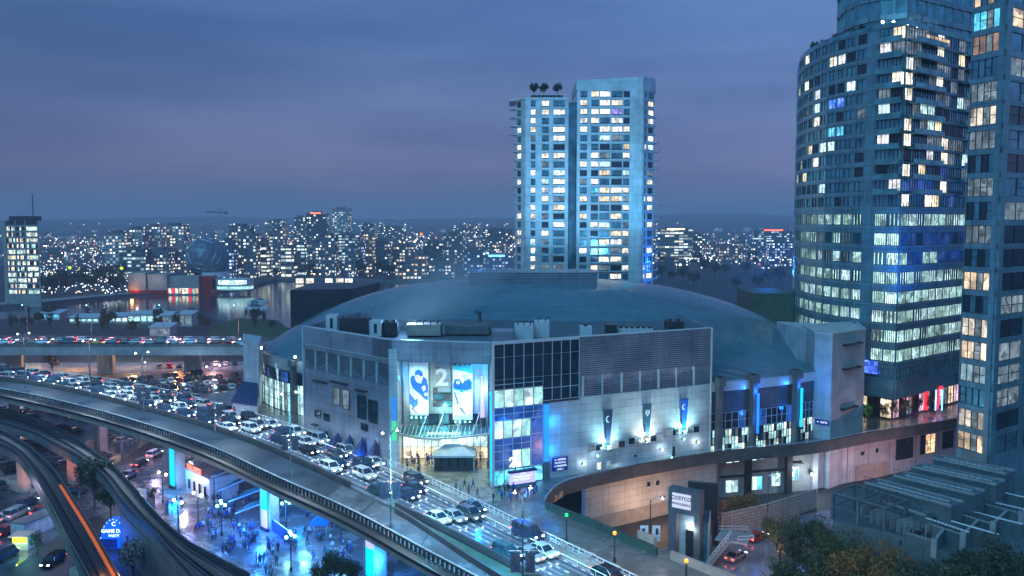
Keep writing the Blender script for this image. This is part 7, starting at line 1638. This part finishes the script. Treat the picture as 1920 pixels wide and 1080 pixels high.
for k, px in enumerate((1001, 1020, 1046)): x = fx(px); tree(small[0], (x, Y0+4, zL+1), '%s small roof garden tree on the twin tower' % ('first', 'middle', 'last')[k], 'roof garden trees', .62, k)
for k, (px, d_) in enumerate(((1512, 224), (1528, 220), (1552, 214), (1580, 208), (1600, 205))): x, y = PD(px, d_); tree(small[1] if k % 2 else small[0], (x+1.5, y+1.5, zt+.1), '%s roof terrace shrub along the curved tower edge' % ordn[k], 'roof terrace shrubs', .42, k)
hedge = MB()
for k in range(5): pass
p, q = G(1356, 985, 0), G(1415, 968, 0); rh = random.Random(9); b = MB()
for k in range(2600):
    c = p.lerp(q, rh.random())+Vector((rh.gauss(0, .6), rh.gauss(0, .6), rh.uniform(0, 4.6))); u = Vector((rh.gauss(0, 1), rh.gauss(0, 1), rh.gauss(0, 1))).normalized()*.2; v = u.cross(Vector((rh.gauss(0, 1), rh.gauss(0, 1), rh.gauss(0, 1)))).normalized()*.14; b.quad(c-u, c-v, c+u, c+v)
o = b.build('climbing_shrub', 'leaf_autumn'); tag(o, 'brown climbing shrub behind the brick yard wall', 'shrub')
#@@FAR
# ================================================================ FAR SHORE
farmat('far_white', (.30, .34, .40), (1, .85, .6), .42, 3.2, 3.2, 1.20); farmat('far_grey', (.12, .15, .19), (1, .8, .5), .34, 3.0, 3.1, 1.44); farmat('far_dark', (.05, .07, .10), (.9, .9, .8), .26, 3.0, 3.1, 1.56)
farmat('far_glass', (.06, .14, .18), (.7, 1, .95), .5, 4.0, 3.4, 1.02, .85, .5); farmat('far_office', (.16, .19, .2), (.95, 1, .7), .62, 6.0, 3.6, 1.14, .88, .5); farmat('far_blue', (.05, .1, .22), (.4, .6, 1), .4, 3.0, 3.1, 1.56)
farmat('far_warm', (.2, .16, .14), (1, .6, .3), .5, 3.5, 3.4, 1.32); farmat('far_night', (.05, .07, .1), (1, .85, .6), .16, 4, 3.4, 3.4)
def far_building(px0, px1, ytop, ybase, m, label, group=None, cat='building', setback=None, depth=18, nm='distant_building', crown=None):
    g0 = G((px0+px1)/2, ybase, 0); d_ = g0.y; x0, x1 = ray(px0, 440)[0]*d_, ray(px1, 440)[0]*d_; z = Zp(0, ytop, d_)
    t_ = thing(nm, label, cat, ((x0+x1)/2, d_, 0), group=group)
    b = MB(); b.prism([(x0, d_), (x1, d_), (x1, d_+depth), (x0, d_+depth)], 0, z if not setback else z-setback); b.build('walls', m, t_)
    b = MB(); zz_ = z-(setback or 0); w_ = x1-x0
    b.prism([(x0-.4, d_-.4), (x1+.4, d_-.4), (x1+.4, d_+depth), (x0-.4, d_+depth)], zz_, zz_+.6); b.prism([(x0+w_*.25, d_+3), (x1-w_*.3, d_+3), (x1-w_*.3, d_+depth*.7), (x0+w_*.25, d_+depth*.7)], zz_+.6, zz_+(3 if not setback else setback)); b.build('roof', 'concrete_dark', t_)
    if crown: b = MB(); b.box(((x0+x1)/2, d_-.5, z+.3), (w_*.5, 1, 1.6)); b.build('rooftop_sign', crown, t_)
    return t_
# left office tower with lit floors
OT = thing('office_tower', 'tall office block with yellow green lit floors at the far left', 'office building', (0, 0, 0)); d_ = 560; OT.location = (ray(40, 500)[0]*d_, d_, 0); ox = lambda px: ray(px, 500)[0]*d_
zt_ = Zp(0, 405, d_); b = MB(); b.prism([(ox(8), d_), (ox(72), d_+2), (ray(76, 500)[0]*(d_+26), d_+26), (ox(8)-1, d_+24)], 0, zt_-3); b.prism([(ox(14), d_+4), (ox(50), d_+4), (ox(50), d_+20), (ox(14), d_+20)], zt_-3, zt_); b.build('core', 'glass_dark', OT)
b = MB(); nfl = 12; fh = (zt_-6-8)/nfl; pa, pb = (ox(8), d_), (ox(72), d_+2)
lw = LN(pa, pb); b.wallseg(pa, on(pa, pb, lw*.1), 0, zt_-3, 0, .6)
for k in range(nfl+1): b.wallseg(pa, pb, 8+k*fh-.7, 8+k*fh+.4, 0, .45)
for f_ in (.34, .62, .97): b.wallseg(on(pa, pb, lw*f_), on(pa, pb, lw*(f_+.03)), 0, zt_-3, 0, .55)
b.wallseg(pa, pb, 0, 7.2, 0, .4); b.build('facade_frame', 'concrete', OT); wsn = WinSet(OT); r_ = random.Random(4)
for k in range(nfl):
    for a, c2 in ((.11, .33), (.375, .61), (.655, .96)): wsn.add(on(pa, pb, lw*a), on(pa, pb, lw*c2), 8+k*fh+.45, 8+(k+1)*fh-.75, .05, [r_.choice(['lit_office', 'lit_office', 'lit_white', 'lit_warm', 'glass_dark', 'glass_dark']) for _ in range(3)], 5, 1)
wsn.flush(); b = MB(); b.bar((ox(50), d_+10, zt_), (ox(50), d_+10, zt_+14), .3, 5); b.build('mast', 'steel_dark', OT)
FB = [  # px0 px1 ytop ybase mat label
 (195, 232, 437, 512, 'far_white', 'pale apartment block at the left end of the bright waterfront row'), (233, 268, 430, 510, 'far_white', 'second pale block of the bright waterfront row'), (222, 268, 468, 522, 'far_glass', 'green glass fronted block before the bright row'), (270, 300, 426, 508, 'far_white', 'middle pale block of the bright waterfront row'), (301, 345, 423, 506, 'far_white', 'tallest pale block closing the bright waterfront row'), (275, 315, 470, 520, 'far_grey', 'grey stepped block with scattered lights before the bright row'), (316, 350, 478, 518, 'far_grey', 'lower grey block beside the silver dome'), (430, 468, 425, 520, 'far_grey', 'slim grey tower beyond the silver dome'), (410, 436, 452, 524, 'far_blue', 'blue lit tower just behind the silver dome'), (455, 478, 440, 522, 'far_grey', 'narrow tower with warm windows right of the silver dome'),
 (475, 502, 452, 518, 'far_office', 'bright banded office block on the far shore'), (505, 530, 430, 508, 'far_grey', 'grey tower behind the dark shore trees'), (526, 548, 466, 520, 'far_office', 'low banded office block above the shore trees'), (502, 534, 414, 470, 'far_grey', 'rounded hill top apartment tower with white dots'), (574, 611, 400, 492, 'far_dark', 'dark tower crowned with a red sign'), (552, 574, 408, 488, 'far_grey', 'tower touching the red crowned one'), (623, 656, 392, 480, 'far_white', 'tallest white dotted tower on the hill'), (548, 572, 460, 516, 'far_glass', 'glass block below the red crowned tower'), (575, 600, 455, 517, 'far_grey', 'grey block below the red crowned tower'), (600, 628, 442, 518, 'far_grey', 'broad grey block left of the teal terraced building'), (628, 670, 440, 500, 'far_glass', 'teal terraced glass building on the far shore'), (646, 666, 462, 520, 'far_grey', 'grey block with a blue light strip beside it'), (668, 680, 458, 514, 'far_blue', 'slim dark block carrying the vertical blue light strip'), (682, 702, 440, 512, 'far_warm', 'warm lit block right of the blue strip'), (676, 700, 420, 470, 'far_dark', 'dark stepped block on the hill'), (704, 730, 452, 516, 'far_dark', 'dark block behind the waterfront park'), (712, 760, 425, 455, 'far_night', 'low dark block high on the slope'), (735, 775, 462, 514, 'far_grey', 'grey housing block above the marina'), (770, 800, 480, 520, 'far_warm', 'warm lit low block above the marina'), (740, 795, 505, 524, 'far_warm', 'long low waterside block with a row of lamps'), (795, 830, 455, 512, 'far_dark', 'dark housing block near the middle of the far shore'), (800, 850, 490, 522, 'far_grey', 'pale low block beside the red spark light'), (832, 868, 440, 505, 'far_grey', 'grey block right of the orange glow'), (870, 905, 470, 520, 'far_blue', 'blue washed block left of the blue roofed building'), (900, 962, 480, 520, 'far_blue', 'long building with a blue neon roof line'), (850, 900, 425, 452, 'far_night', 'dark low block high on the middle slope'), (905, 960, 430, 470, 'far_night', 'dark slope housing beside the twin tower'),
 (1234, 1300, 430, 492, 'far_office', 'broad office building with a bright top floor right of the twin tower'), (1300, 1318, 440, 492, 'far_dark', 'narrow dark block next to the broad office building'), (1325, 1352, 458, 490, 'far_grey', 'grey block in the right hand valley'), (1352, 1385, 462, 496, 'far_warm', 'low block with an orange lit top'), (1384, 1404, 448, 486, 'far_grey', 'small tower in the right hand valley'), (1415, 1485, 432, 478, 'far_glass', 'wide stepped building under the red light at the right'), (1400, 1440, 462, 492, 'far_grey', 'grey low block before the stepped building'), (1445, 1490, 455, 500, 'far_blue', 'bluish block at the edge of the curved tower')]
for px0, px1, yt, yb, m_, lb in FB:
    t_ = far_building(px0, px1, yt, yb, m_, lb, 'buildings on the far shore', crown={'dark tower crowned with a red sign': 'city_red', 'long building with a blue neon roof line': 'led_rooftop', 'wide stepped building under the red light at the right': 'city_red', 'broad office building with a bright top floor right of the twin tower': 'city_warm'}.get(lb))
# smaller houses on the slope
rr = random.Random(15); wd = ['small dim', 'small bright', 'low wide', 'narrow tall']
cnt = 0
for row in range(7):
    yb = 505-row*13; px = 80+rr.random()*20; cnt = 0
    while px < 1490:
        w_ = rr.uniform(9, 26)*(1-.06*row)
        if 955 < px < 1235 or 1480 < px: px += 20; continue
        if yb > 495 and px < 190: px += 12; continue
        hh_ = rr.uniform(7, 24)*(1-.07*row); m_ = rr.choice(['far_grey', 'far_dark', 'far_night', 'far_night', 'far_white', 'far_warm', 'far_dark'])
        zone = 'left of the dark sphere' if px < 380 else 'near the red crowned tower' if px < 640 else 'above the marina' if px < 800 else 'behind the arena dome' if px < 960 else 'right of the twin tower'
        far_building(px, px+w_, yb-hh_, yb, m_, '%s block, %s in the %s slope row, %s' % ({'far_grey': 'grey', 'far_dark': 'dark', 'far_night': 'unlit', 'far_white': 'pale', 'far_warm': 'warm lit'}[m_], ordn[min(cnt, 58)], ordn[row], zone), 'small housing blocks on the slope', depth=12, nm='housing_block'); cnt += 1
        px += w_+rr.uniform(6, 30)
# city lights scattered over the slope: nobody could count these
b = MB(); rl = random.Random(2); mi = 0
for k in range(2600):
    py = 418+88*(rl.random()**1.0); px = rl.uniform(-20, 1500)
    g = G(px, py, 0); 
    d_ = min(g.y, 4200); X = ray(px, 440)[0]*d_; z = max(2, rl.uniform(3, 14))
    if g.y > 2600:  z = Zp(0, py, d_)
    s_ = d_*(.00022+.00095*rl.random()**2.6); c = Vector((X, d_, z)); mm = 0 if rl.random() < .66 else (1 if rl.random() < .85 else 2)
    b.add([c+Vector((s_, 0, 0)), c+Vector((0, s_, 0)), c+Vector((-s_, 0, 0)), c+Vector((0, -s_, 0)), c+Vector((0, 0, s_)), c-Vector((0, 0, s_))], [(0, 1, 4), (1, 2, 4), (2, 3, 4), (3, 0, 4), (1, 0, 5), (2, 1, 5), (3, 2, 5), (0, 3, 5)], mm)
o = b.build('city_lights', ['city_white', 'city_warm', 'city_red']); o['kind'] = 'stuff'; o['label'] = 'countless white and amber street lights of the far city'
# waterfront lamps and low lights (stuff)
b = MB()
for k in range(34):
    p = G(rl.uniform(40, 1480), 424+72*rl.random()**1.4, 0); a = rl.choice([.25, .35, 1.45, 1.6, .3]); n_ = rl.randrange(10, 26); st_ = rl.uniform(16, 34)*p.y/1500; mm = 0 if rl.random() < .45 else 1
    for j in range(n_):
        c = p+Vector((math.cos(a), math.sin(a), 0))*st_*j+Vector((0, 0, 9)); b.ball(c, c.y*.00055, 5, 3, mm)
for k in range(620):
    a = rl.random(); 
    if a < .5: px, py = rl.uniform(20, 240), rl.uniform(520, 560)
    elif a < .75: px, py = rl.uniform(60, 200), rl.uniform(500, 530)
    else: px, py = rl.uniform(480, 780), rl.uniform(500, 524)
    c = G(px, py, 0)+Vector((0, 0, rl.uniform(3, 6))); s_ = rl.uniform(.25, .5); b.ball(c, s_, 5, 3, 0 if rl.random() < .7 else 1)
o = b.build('waterfront_lights', ['city_white', 'city_warm']); o['kind'] = 'stuff'; o['label'] = 'many small lamps among the trees of the waterfront'
for k in range(46):
    if k < 18: px, py = 20+k*13+rl.uniform(-4, 4), rl.uniform(520, 556)
    elif k < 34: px, py = 480+(k-18)*17+rl.uniform(-5, 5), rl.uniform(505, 522)
    else: px, py = 1240+(k-34)*20, rl.uniform(512, 545)
    p = G(px, py, 0); tree(far_t[0], p, 'dark waterfront tree, %s from the left end of the %s belt' % (ordn[(k if k < 18 else k-18 if k < 34 else k-34)], 'left shore' if k < 18 else 'far shore' if k < 34 else 'valley'), 'waterfront trees', rl.uniform(.9, 1.7), k)
for k in range(30):
    px, py = (rl.uniform(0, 120), rl.uniform(592, 622)) if k < 10 else (rl.uniform(130, 300), rl.uniform(600, 628)) if k < 20 else (rl.uniform(330, 520), rl.uniform(598, 630))
    tree(far_t[k % 2], G(px, py, 0), 'park tree behind the far viaduct, %s of the %s clump' % (ordn[k % 10], ('left', 'middle', 'right')[k//10]), 'park trees behind the far viaduct', rl.uniform(.5, .85), k)
# waterside low buildings near the marina
for px0, px1, yt, yb, m_, lb, mt_ in ((75, 112, 586, 600, 'lit_cyan', 'low cyan lit shed by the basin', 0), (130, 185, 594, 606, 'lit_lobby', 'low pale pavilion roof by the basin', 0), (205, 262, 592, 606, 'lit_cool', 'low glass marina pavilion', 0), (240, 300, 588, 606, 'lit_lobby', 'bright marina hall with patterned front', 0), (300, 322, 590, 612, 'panel_white', 'pale cube shaped marina house', 0), (333, 360, 588, 612, 'panel_white', 'second pale marina house with two bays', 0), (280, 318, 612, 630, 'lit_dim', 'pale shed row behind the far viaduct', 0)):
    g0 = G(px0, yb, 0); d_ = g0.y; x0, x1 = ray(px0, 600)[0]*d_, ray(px1, 600)[0]*d_; z = Zp(0, yt, d_); t_ = thing('marina_building', lb, 'building', ((x0+x1)/2, d_, 0)); b = MB(); b.prism([(x0, d_), (x1, d_), (x1, d_+9), (x0, d_+9)], 0, z-.5); b.build('wall', 'panel_white', t_); b = MB(); b.prism([(x0-.6, d_-.6), (x1+.6, d_-.6), (x1+.6, d_+9.6), (x0-.6, d_+9.6)], z-.49, [z-.2, z-.2, z+.9, z+.9]); b.build('roof', 'canvas_pale', t_)
    n_ = max(2, int((x1-x0)/3)); 
    for i in range(n_): glazed((lerp(x0, x1, (i+.1)/n_), d_), (lerp(x0, x1, (i+.9)/n_), d_), 1, z-1.2, .04, [m_ if m_ != 'panel_white' else 'lit_dim'], 1, 1, t_, 'steel_white')
# geodesic science dome on its white drum
SD = thing('geodesic_dome', 'large dark faceted sphere on a lit round base at the waterfront', 'dome', (0, 0, 0)); d_ = 690; cx_ = ray(388, 480)[0]*d_; SD.location = (cx_, d_, 0); rd = 38.5/F*d_; cz_ = Zp(0, 483, d_)
bm = bmesh.new(); bmesh.ops.create_icosphere(bm, subdivisions=3, radius=rd); me = bpy.data.meshes.new('sphere_shell'); bm.to_mesh(me); bm.free(); me.materials.append(mat('dome_panels', (.13, .18, .26), .35, metal=.2, var=.3, sc=.15)); o = bpy.data.objects.new('sphere_shell', me); COL.objects.link(o); o.parent = SD; o.location = (0, 0, cz_)
md = bmesh.new(); bmesh.ops.create_icosphere(md, subdivisions=3, radius=rd*1.012); me = bpy.data.meshes.new('strut_lattice'); md.to_mesh(me); md.free(); me.materials.append(MATS['rail_steel']); o = bpy.data.objects.new('strut_lattice', me); COL.objects.link(o); o.parent = SD; o.location = (0, 0, cz_); wf = o.modifiers.new('w', 'WIREFRAME'); wf.thickness = .18
def ground_drum(px0, px1, y0, y1, d2, m, nm, parent, segs=20, dp=22):
    x0, x1 = ray(px0, 520)[0]*d2, ray(px1, 520)[0]*d2; c = (x0+x1)/2; rxx = (x1-x0)/2; pts = [(c+rxx*math.cos(2*math.pi*i/segs), d2+dp/2+dp/2*math.sin(2*math.pi*i/segs)) for i in range(segs)]; b = MB(); b.prism(pts, max(.05, Zp(0, y1, d2)), Zp(0, y0, d2)); return b.build(nm, m, parent), pts
ground_drum(395, 466, 524, 545, 655, 'steel_white', 'base_drum', SD); dr, pts = ground_drum(396, 465, 526, 534, 654.7, 'lit_cool', 'window_band', SD); ground_drum(396, 466, 538, 543, 654.6, 'lit_lobby', 'window_band', SD); ground_drum(370, 420, 512, 520, 668, 'steel_white', 'upper_drum', SD)
b = MB(); x0, x1 = ray(372, 520)[0]*655, ray(394, 520)[0]*655; b.prism([(x0, 655), (x1, 655), (x1, 675), (x0, 675)], 0, Zp(0, 518, 655)); b.build('red_entrance_block', 'car_red', SD); 
b = MB(); x0, x1 = ray(315, 520)[0]*652, ray(372, 520)[0]*652; b.prism([(x0, 652), (x1, 652), (x1, 672), (x0, 672)], 0, Zp(0, 519, 652)); b.build('hall', 'concrete', SD)
for i in range(9): glazed((lerp(x0, x1, (i+.05)/9), 652), (lerp(x0, x1, (i+.9)/9), 652), 1, 5, .05, [['lit_white', 'led_red', 'lit_office', 'lit_amber', 'lit_white'][i % 5]], 1, 1, SD, 'steel_dark')
wv_ = thing('exhibition_hall', 'pale curved exhibition hall with floodlit roof left of the dome', 'building', (ray(275, 520)[0]*650, 650, 0)); b = MB(); x0, x1 = ray(240, 520)[0]*650, ray(313, 520)[0]*650
for j, (a, c2, yt) in enumerate(((0, .45, 512), (.5, 1, 514))): b.prism([(lerp(x0, x1, a), 650), (lerp(x0, x1, c2), 650), (lerp(x0, x1, c2), 672), (lerp(x0, x1, a), 672)], 3.6, Zp(0, yt, 650))
b.build('hall', 'concrete', wv_); b = MB(); b.prism([(x0, 650.5), (x1, 650.5), (x1, 670), (x0, 670)], 0, 3.59); b.build('plinth', 'car_red', wv_); lamp('POINT', (lerp(x0, x1, .3), 644, 12), 700, (1, .7, .6), 1); lamp('POINT', (lerp(x0, x1, .75), 644, 12), 700, (1, .7, .6), 1)
lamp('POINT', (x0+4, 646, 4), 1200, (1, .35, .1), 1)
# floating bollards, boats
for k, px in enumerate((562, 581, 617, 637, 654)):
    p = G(px, 532, .02); t_ = thing('float_home', 'small lit float home on the basin, %s from the left' % ordn[k], 'float home', p, group='float homes on the basin'); b = MB(); b.box(p+Vector((0, 0, .3)), (7, 6, .6)); b.build('pontoon', 'concrete_dark', t_); b = MB(); b.box(p+Vector((0, 0, 2.6)), (5.5, 4.5, 4)); b.build('cabin', 'lit_white', t_); b = MB(); b.prism([(p.x-3, p.y-2.6), (p.x+3, p.y-2.6), (p.x+3, p.y+2.6), (p.x-3, p.y+2.6)], 4.61, 4.9); b.build('roof', 'steel_white', t_)
def boat(px, py, s_, label):
    p = G(px, py, .02); t_ = thing('motor_boat', label, 'boat', p, group='boats on the basin'); b = MB(); secs = []
    for i, (x, w_, z) in enumerate(((-.5, .8, .9), (-.2, 1, .9), (.2, .95, 1.0), (.4, .55, 1.15), (.5, .05, 1.3))): secs.append((p.x+x*s_, [(w_*s_*.14, 0), (w_*s_*.16, z*s_*.11)]))
    o = len(b.v)
    for x, pr in secs: b.v += [(x, p.y-pr[0][0], p.z), (x, p.y-pr[1][0], p.z+pr[1][1]), (x, p.y+pr[1][0], p.z+pr[1][1]), (x, p.y+pr[0][0], p.z)]
    for i in range(4):
        for k in range(3): a = i*4+k; b.f.append((a, a+4, a+5, a+1)); b.m.append(0)
    b.f += [(0, 1, 2, 3)]; b.m += [0]; b.build('hull', 'white_paint', t_); b = MB(); b.box(p+Vector((-.05*s_, 0, s_*.15)), (s_*.42, s_*.2, s_*.12)); b.box(p+Vector((-.1*s_, 0, s_*.24)), (s_*.25, s_*.16, s_*.07)); b.build('cabin', 'glass_tower', t_)
for px, py, s_, lb in ((482, 580, 14, 'white motor yacht moored in the basin'), (480, 571, 11, 'smaller white boat behind the motor yacht'), (297, 579, 7, 'small dark launch crossing the basin'), (490, 565, 9, 'small boat furthest out in the mooring row')): boat(px, py, s_, lb)
# tower crane
cx2 = ray(415, 440)[0]*1000; cr3 = thing('tower_crane', 'thin tower crane standing over the dark building site', 'crane', (cx2, 1000, 0)); zc = Zp(0, 398, 1000); b = MB()
for x, y in ((-.9, -.9), (.9, -.9), (.9, .9), (-.9, .9)): b.bar((cx2+x, 1000+y, 0), (cx2+x, 1000+y, zc), .22, 4)
for k in range(16): z = zc*k/16; b.bar((cx2-.9, 999, z), (cx2+.9, 999, z+zc/16), .15, 3)
b.build('mast', 'steel_white', cr3); b = MB(); b.bar((cx2+7, 1000, zc), (cx2-17, 1000, zc+.2), .5, 4); b.bar((cx2+5, 1000, zc+.2), (cx2, 1000, zc+4), .2, 3); b.bar((cx2-12, 1000, zc+.2), (cx2, 1000, zc+4), .15, 3); b.build('jib', 'steel_dark', cr3); b = MB(); b.box((cx2+6, 1000, zc-1.2), (2.5, 2, 2)); b.build('counterweight', 'concrete_dark', cr3)
# blue vertical strip and bright beacons as named things
for px, py, d_, s_, mm, lb in ((672.5, 490, 980, 0, 'led_blue', 'vertical blue light strip on the far shore'), (790, 439, 2200, 7, 'bulb_orange', 'single orange street light glowing on the slope'), (756, 434, 2300, 6, 'bulb_white', 'brightest white light on the slope'), (835, 508, 840, 2, 'tail_light', 'red light cluster near the arena dome edge'), (131, 502, 800, 2.6, 'lime', 'left yellow green lit tree sign by the shore road'), (228, 503, 780, 2.6, 'lime', 'right yellow green lit tree sign by the shore road')):
    c = XY(px, py, d_); t_ = thing('beacon_light', lb, 'light', (c.x, c.y, 0)); b = MB()
    if s_: b.ball(c, s_*.55, 8, 5)
    else: b.box((c.x, c.y, Zp(0, 478, d_)), (1.6, .6, Zp(0, 465, d_)-Zp(0, 490, d_)))
    b.build('light_body', mm, t_); b = MB(); b.bar((c.x, c.y+1, 0), (c.x, c.y+1, c.z), .3, 4); b.build('post', 'steel_dark', t_)
# added glow lamps without fittings for the amber streets beneath the far viaduct
for px, py, e, col in ((140, 694, 11400, (1, .38, .08)), (60, 690, 7800, (1, .45, .2)), (250, 690, 6600, (1, .55, .25)), (330, 688, 7200, (1, .35, .1)), (400, 690, 7200, (1, .4, .35)), (200, 676, 2200, (.7, .9, .6)), (30, 745, 1500, (.7, .75, 1)), (350, 725, 1800, (.5, .75, 1)), (430, 742, 1200, (.5, .75, 1))): lamp('POINT', G(px, py, 0)+Vector((0, 0, 7)), e, col, .5)
for px, py, e, col in ((240, 880, 1300, (.9, .6, .9)), (290, 862, 1200, (.75, .6, 1)), (30, 985, 900, (.8, .7, 1)), (120, 1050, 700, (1, .6, .4)), (350, 960, 1400, (.25, .3, 1)), (420, 990, 4420, (.06, .25, 1)), (480, 1030, 4420, (.02, .22, 1)), (570, 985, 3400, (.1, .4, 1)), (600, 1040, 3060, (.2, .5, 1)), (215, 835, 700, (1, .6, .4)), (640, 1050, 2550, (.02, .2, 1)), (560, 950, 1200, (.0, .2, 1))): lamp('POINT', G(px, py, 0)+Vector((0, 0, 6.5)), e, col, .6)  # more added glow lamps, no fittings, tinting plaza and lower streets
p = G(147, 915, 0); lamp('SPOT', p+Vector((-1, -3.5, .8)), 4500, (1, .22, .16), .3, p+Vector((-1, 0, 4.5)), 110, 1)
p = G(45, 930, 0); lamp('SPOT', p+Vector((0, -3.5, .8)), 2200, (1, .4, .3), .3, p+Vector((0, 0, 4.5)), 110, 1)
lamp('POINT', GD(960, 1060)+Vector((-2, -2, 6)), 5000, (.05, .6, 1), .5); lamp('POINT', GD(830, 1000)+Vector((-2, -2, 6)), 2600, (.1, .65, 1), .5); lamp('POINT', G(1120, 1030, 17), 900, (.4, .8, 1), .5); lamp('POINT', G(990, 955, 10)+Vector((0, 0, 3)), 500, (.05, .4, 1), .5)  # added cyan and blue lamps without fittings over deck and plaza
for px in (12, 78, 140, 205, 268, 330, 392, 438): lamp('POINT', G(px, 641, 12)+Vector((0, 0, 2.2)), 420, (1, .12, .16) if px < 300 else (1, .3, .45), .3)  # added red points standing in for the tail lights' glow
lamp('POINT', (PD(1620, 98)[0], 98, 20), 900, (1, .72, .35), .5); lamp('POINT', (PD(1500, 112)[0], 112, 17), 700, (.9, .85, .5), .5)  # two added warm lamps without fittings by the lower trees
# steam from the roof cooling units
mv = bpy.data.materials.new('steam'); mv.use_nodes = True; t = mv.node_tree; t.nodes.clear(); o_ = t.nodes.new('ShaderNodeOutputMaterial'); v = t.nodes.new('ShaderNodeVolumePrincipled'); t.links.new(v.outputs[0], o_.inputs['Volume'])
tc_ = t.nodes.new('ShaderNodeTexCoord'); n1 = t.nodes.new('ShaderNodeTexNoise'); n1.inputs['Scale'].default_value = .16; n1.inputs['Detail'].default_value = 3; t.links.new(tc_.outputs['Object'], n1.inputs['Vector'])
gr = t.nodes.new('ShaderNodeTexGradient'); gr.gradient_type = 'SPHERICAL'; mp_ = t.nodes.new('ShaderNodeMapping'); t.links.new(tc_.outputs['Generated'], mp_.inputs[0]); mp_.inputs['Location'].default_value = (-1, -1, -1); mp_.inputs['Scale'].default_value = (2, 2, 2); t.links.new(mp_.outputs[0], gr.inputs[0])
m1 = t.nodes.new('ShaderNodeMapRange'); t.links.new(n1.outputs[0], m1.inputs[0]); m1.inputs[1].default_value = .38; m1.inputs[2].default_value = .7
m2 = t.nodes.new('ShaderNodeMath'); m2.operation = 'MULTIPLY'; t.links.new(m1.outputs[0], m2.inputs[0]); t.links.new(gr.outputs[0], m2.inputs[1]); m3 = t.nodes.new('ShaderNodeMath'); m3.operation = 'MULTIPLY'; m3.inputs[1].default_value = .17; t.links.new(m2.outputs[0], m3.inputs[0]); t.links.new(m3.outputs[0], v.inputs['Density']); v.inputs['Color'].default_value = (.97, .98, 1, 1)
b = MB(); b.ball((0, 0, 0), 1, 20, 12); o = b.build('steam', mv); o.location = XY(800, 562, 182); o.scale = (21, 9, 7); o.rotation_euler = (0, R(-24), 0); o['kind'] = 'stuff'; o['label'] = 'pale steam drifting off the arena roof'
b = MB(); b.ball((0, 0, 0), 1, 20, 12); o = b.build('steam', mv); o.location = XY(900, 522, 236); o.scale = (24, 8, 11); o['kind'] = 'stuff'; o['label'] = 'blue lit steam hanging beside the twin tower'
lamp('POINT', XY(900, 515, 228), 5000, (.02, .15, 1), 2); lamp('POINT', XY(770, 600, 168), 5000, (.3, .6, 1), 2)  # added lamps without fittings that brighten the steam
lamp('POINT', XY(1440, 500, 330), 60000, (.02, .2, 1), 3)  # added blue lamp without fitting for the glow behind the dome
# haze
mh = bpy.data.materials.new('haze'); mh.use_nodes = True; t = mh.node_tree; t.nodes.clear(); o_ = t.nodes.new('ShaderNodeOutputMaterial'); v = t.nodes.new('ShaderNodeVolumePrincipled'); t.links.new(v.outputs[0], o_.inputs['Volume']); v.inputs['Color'].default_value = (.92, .84, 1, 1); v.inputs['Density'].default_value = .00026; v.inputs['Anisotropy'].default_value = 0
b = MB(); b.prism([(-9500, -400), (9500, -400), (9500, 9500), (-9500, 9500)], -3, 170); o = b.build('haze', mh); o['kind'] = 'stuff'; o['label'] = 'thin blue evening haze'
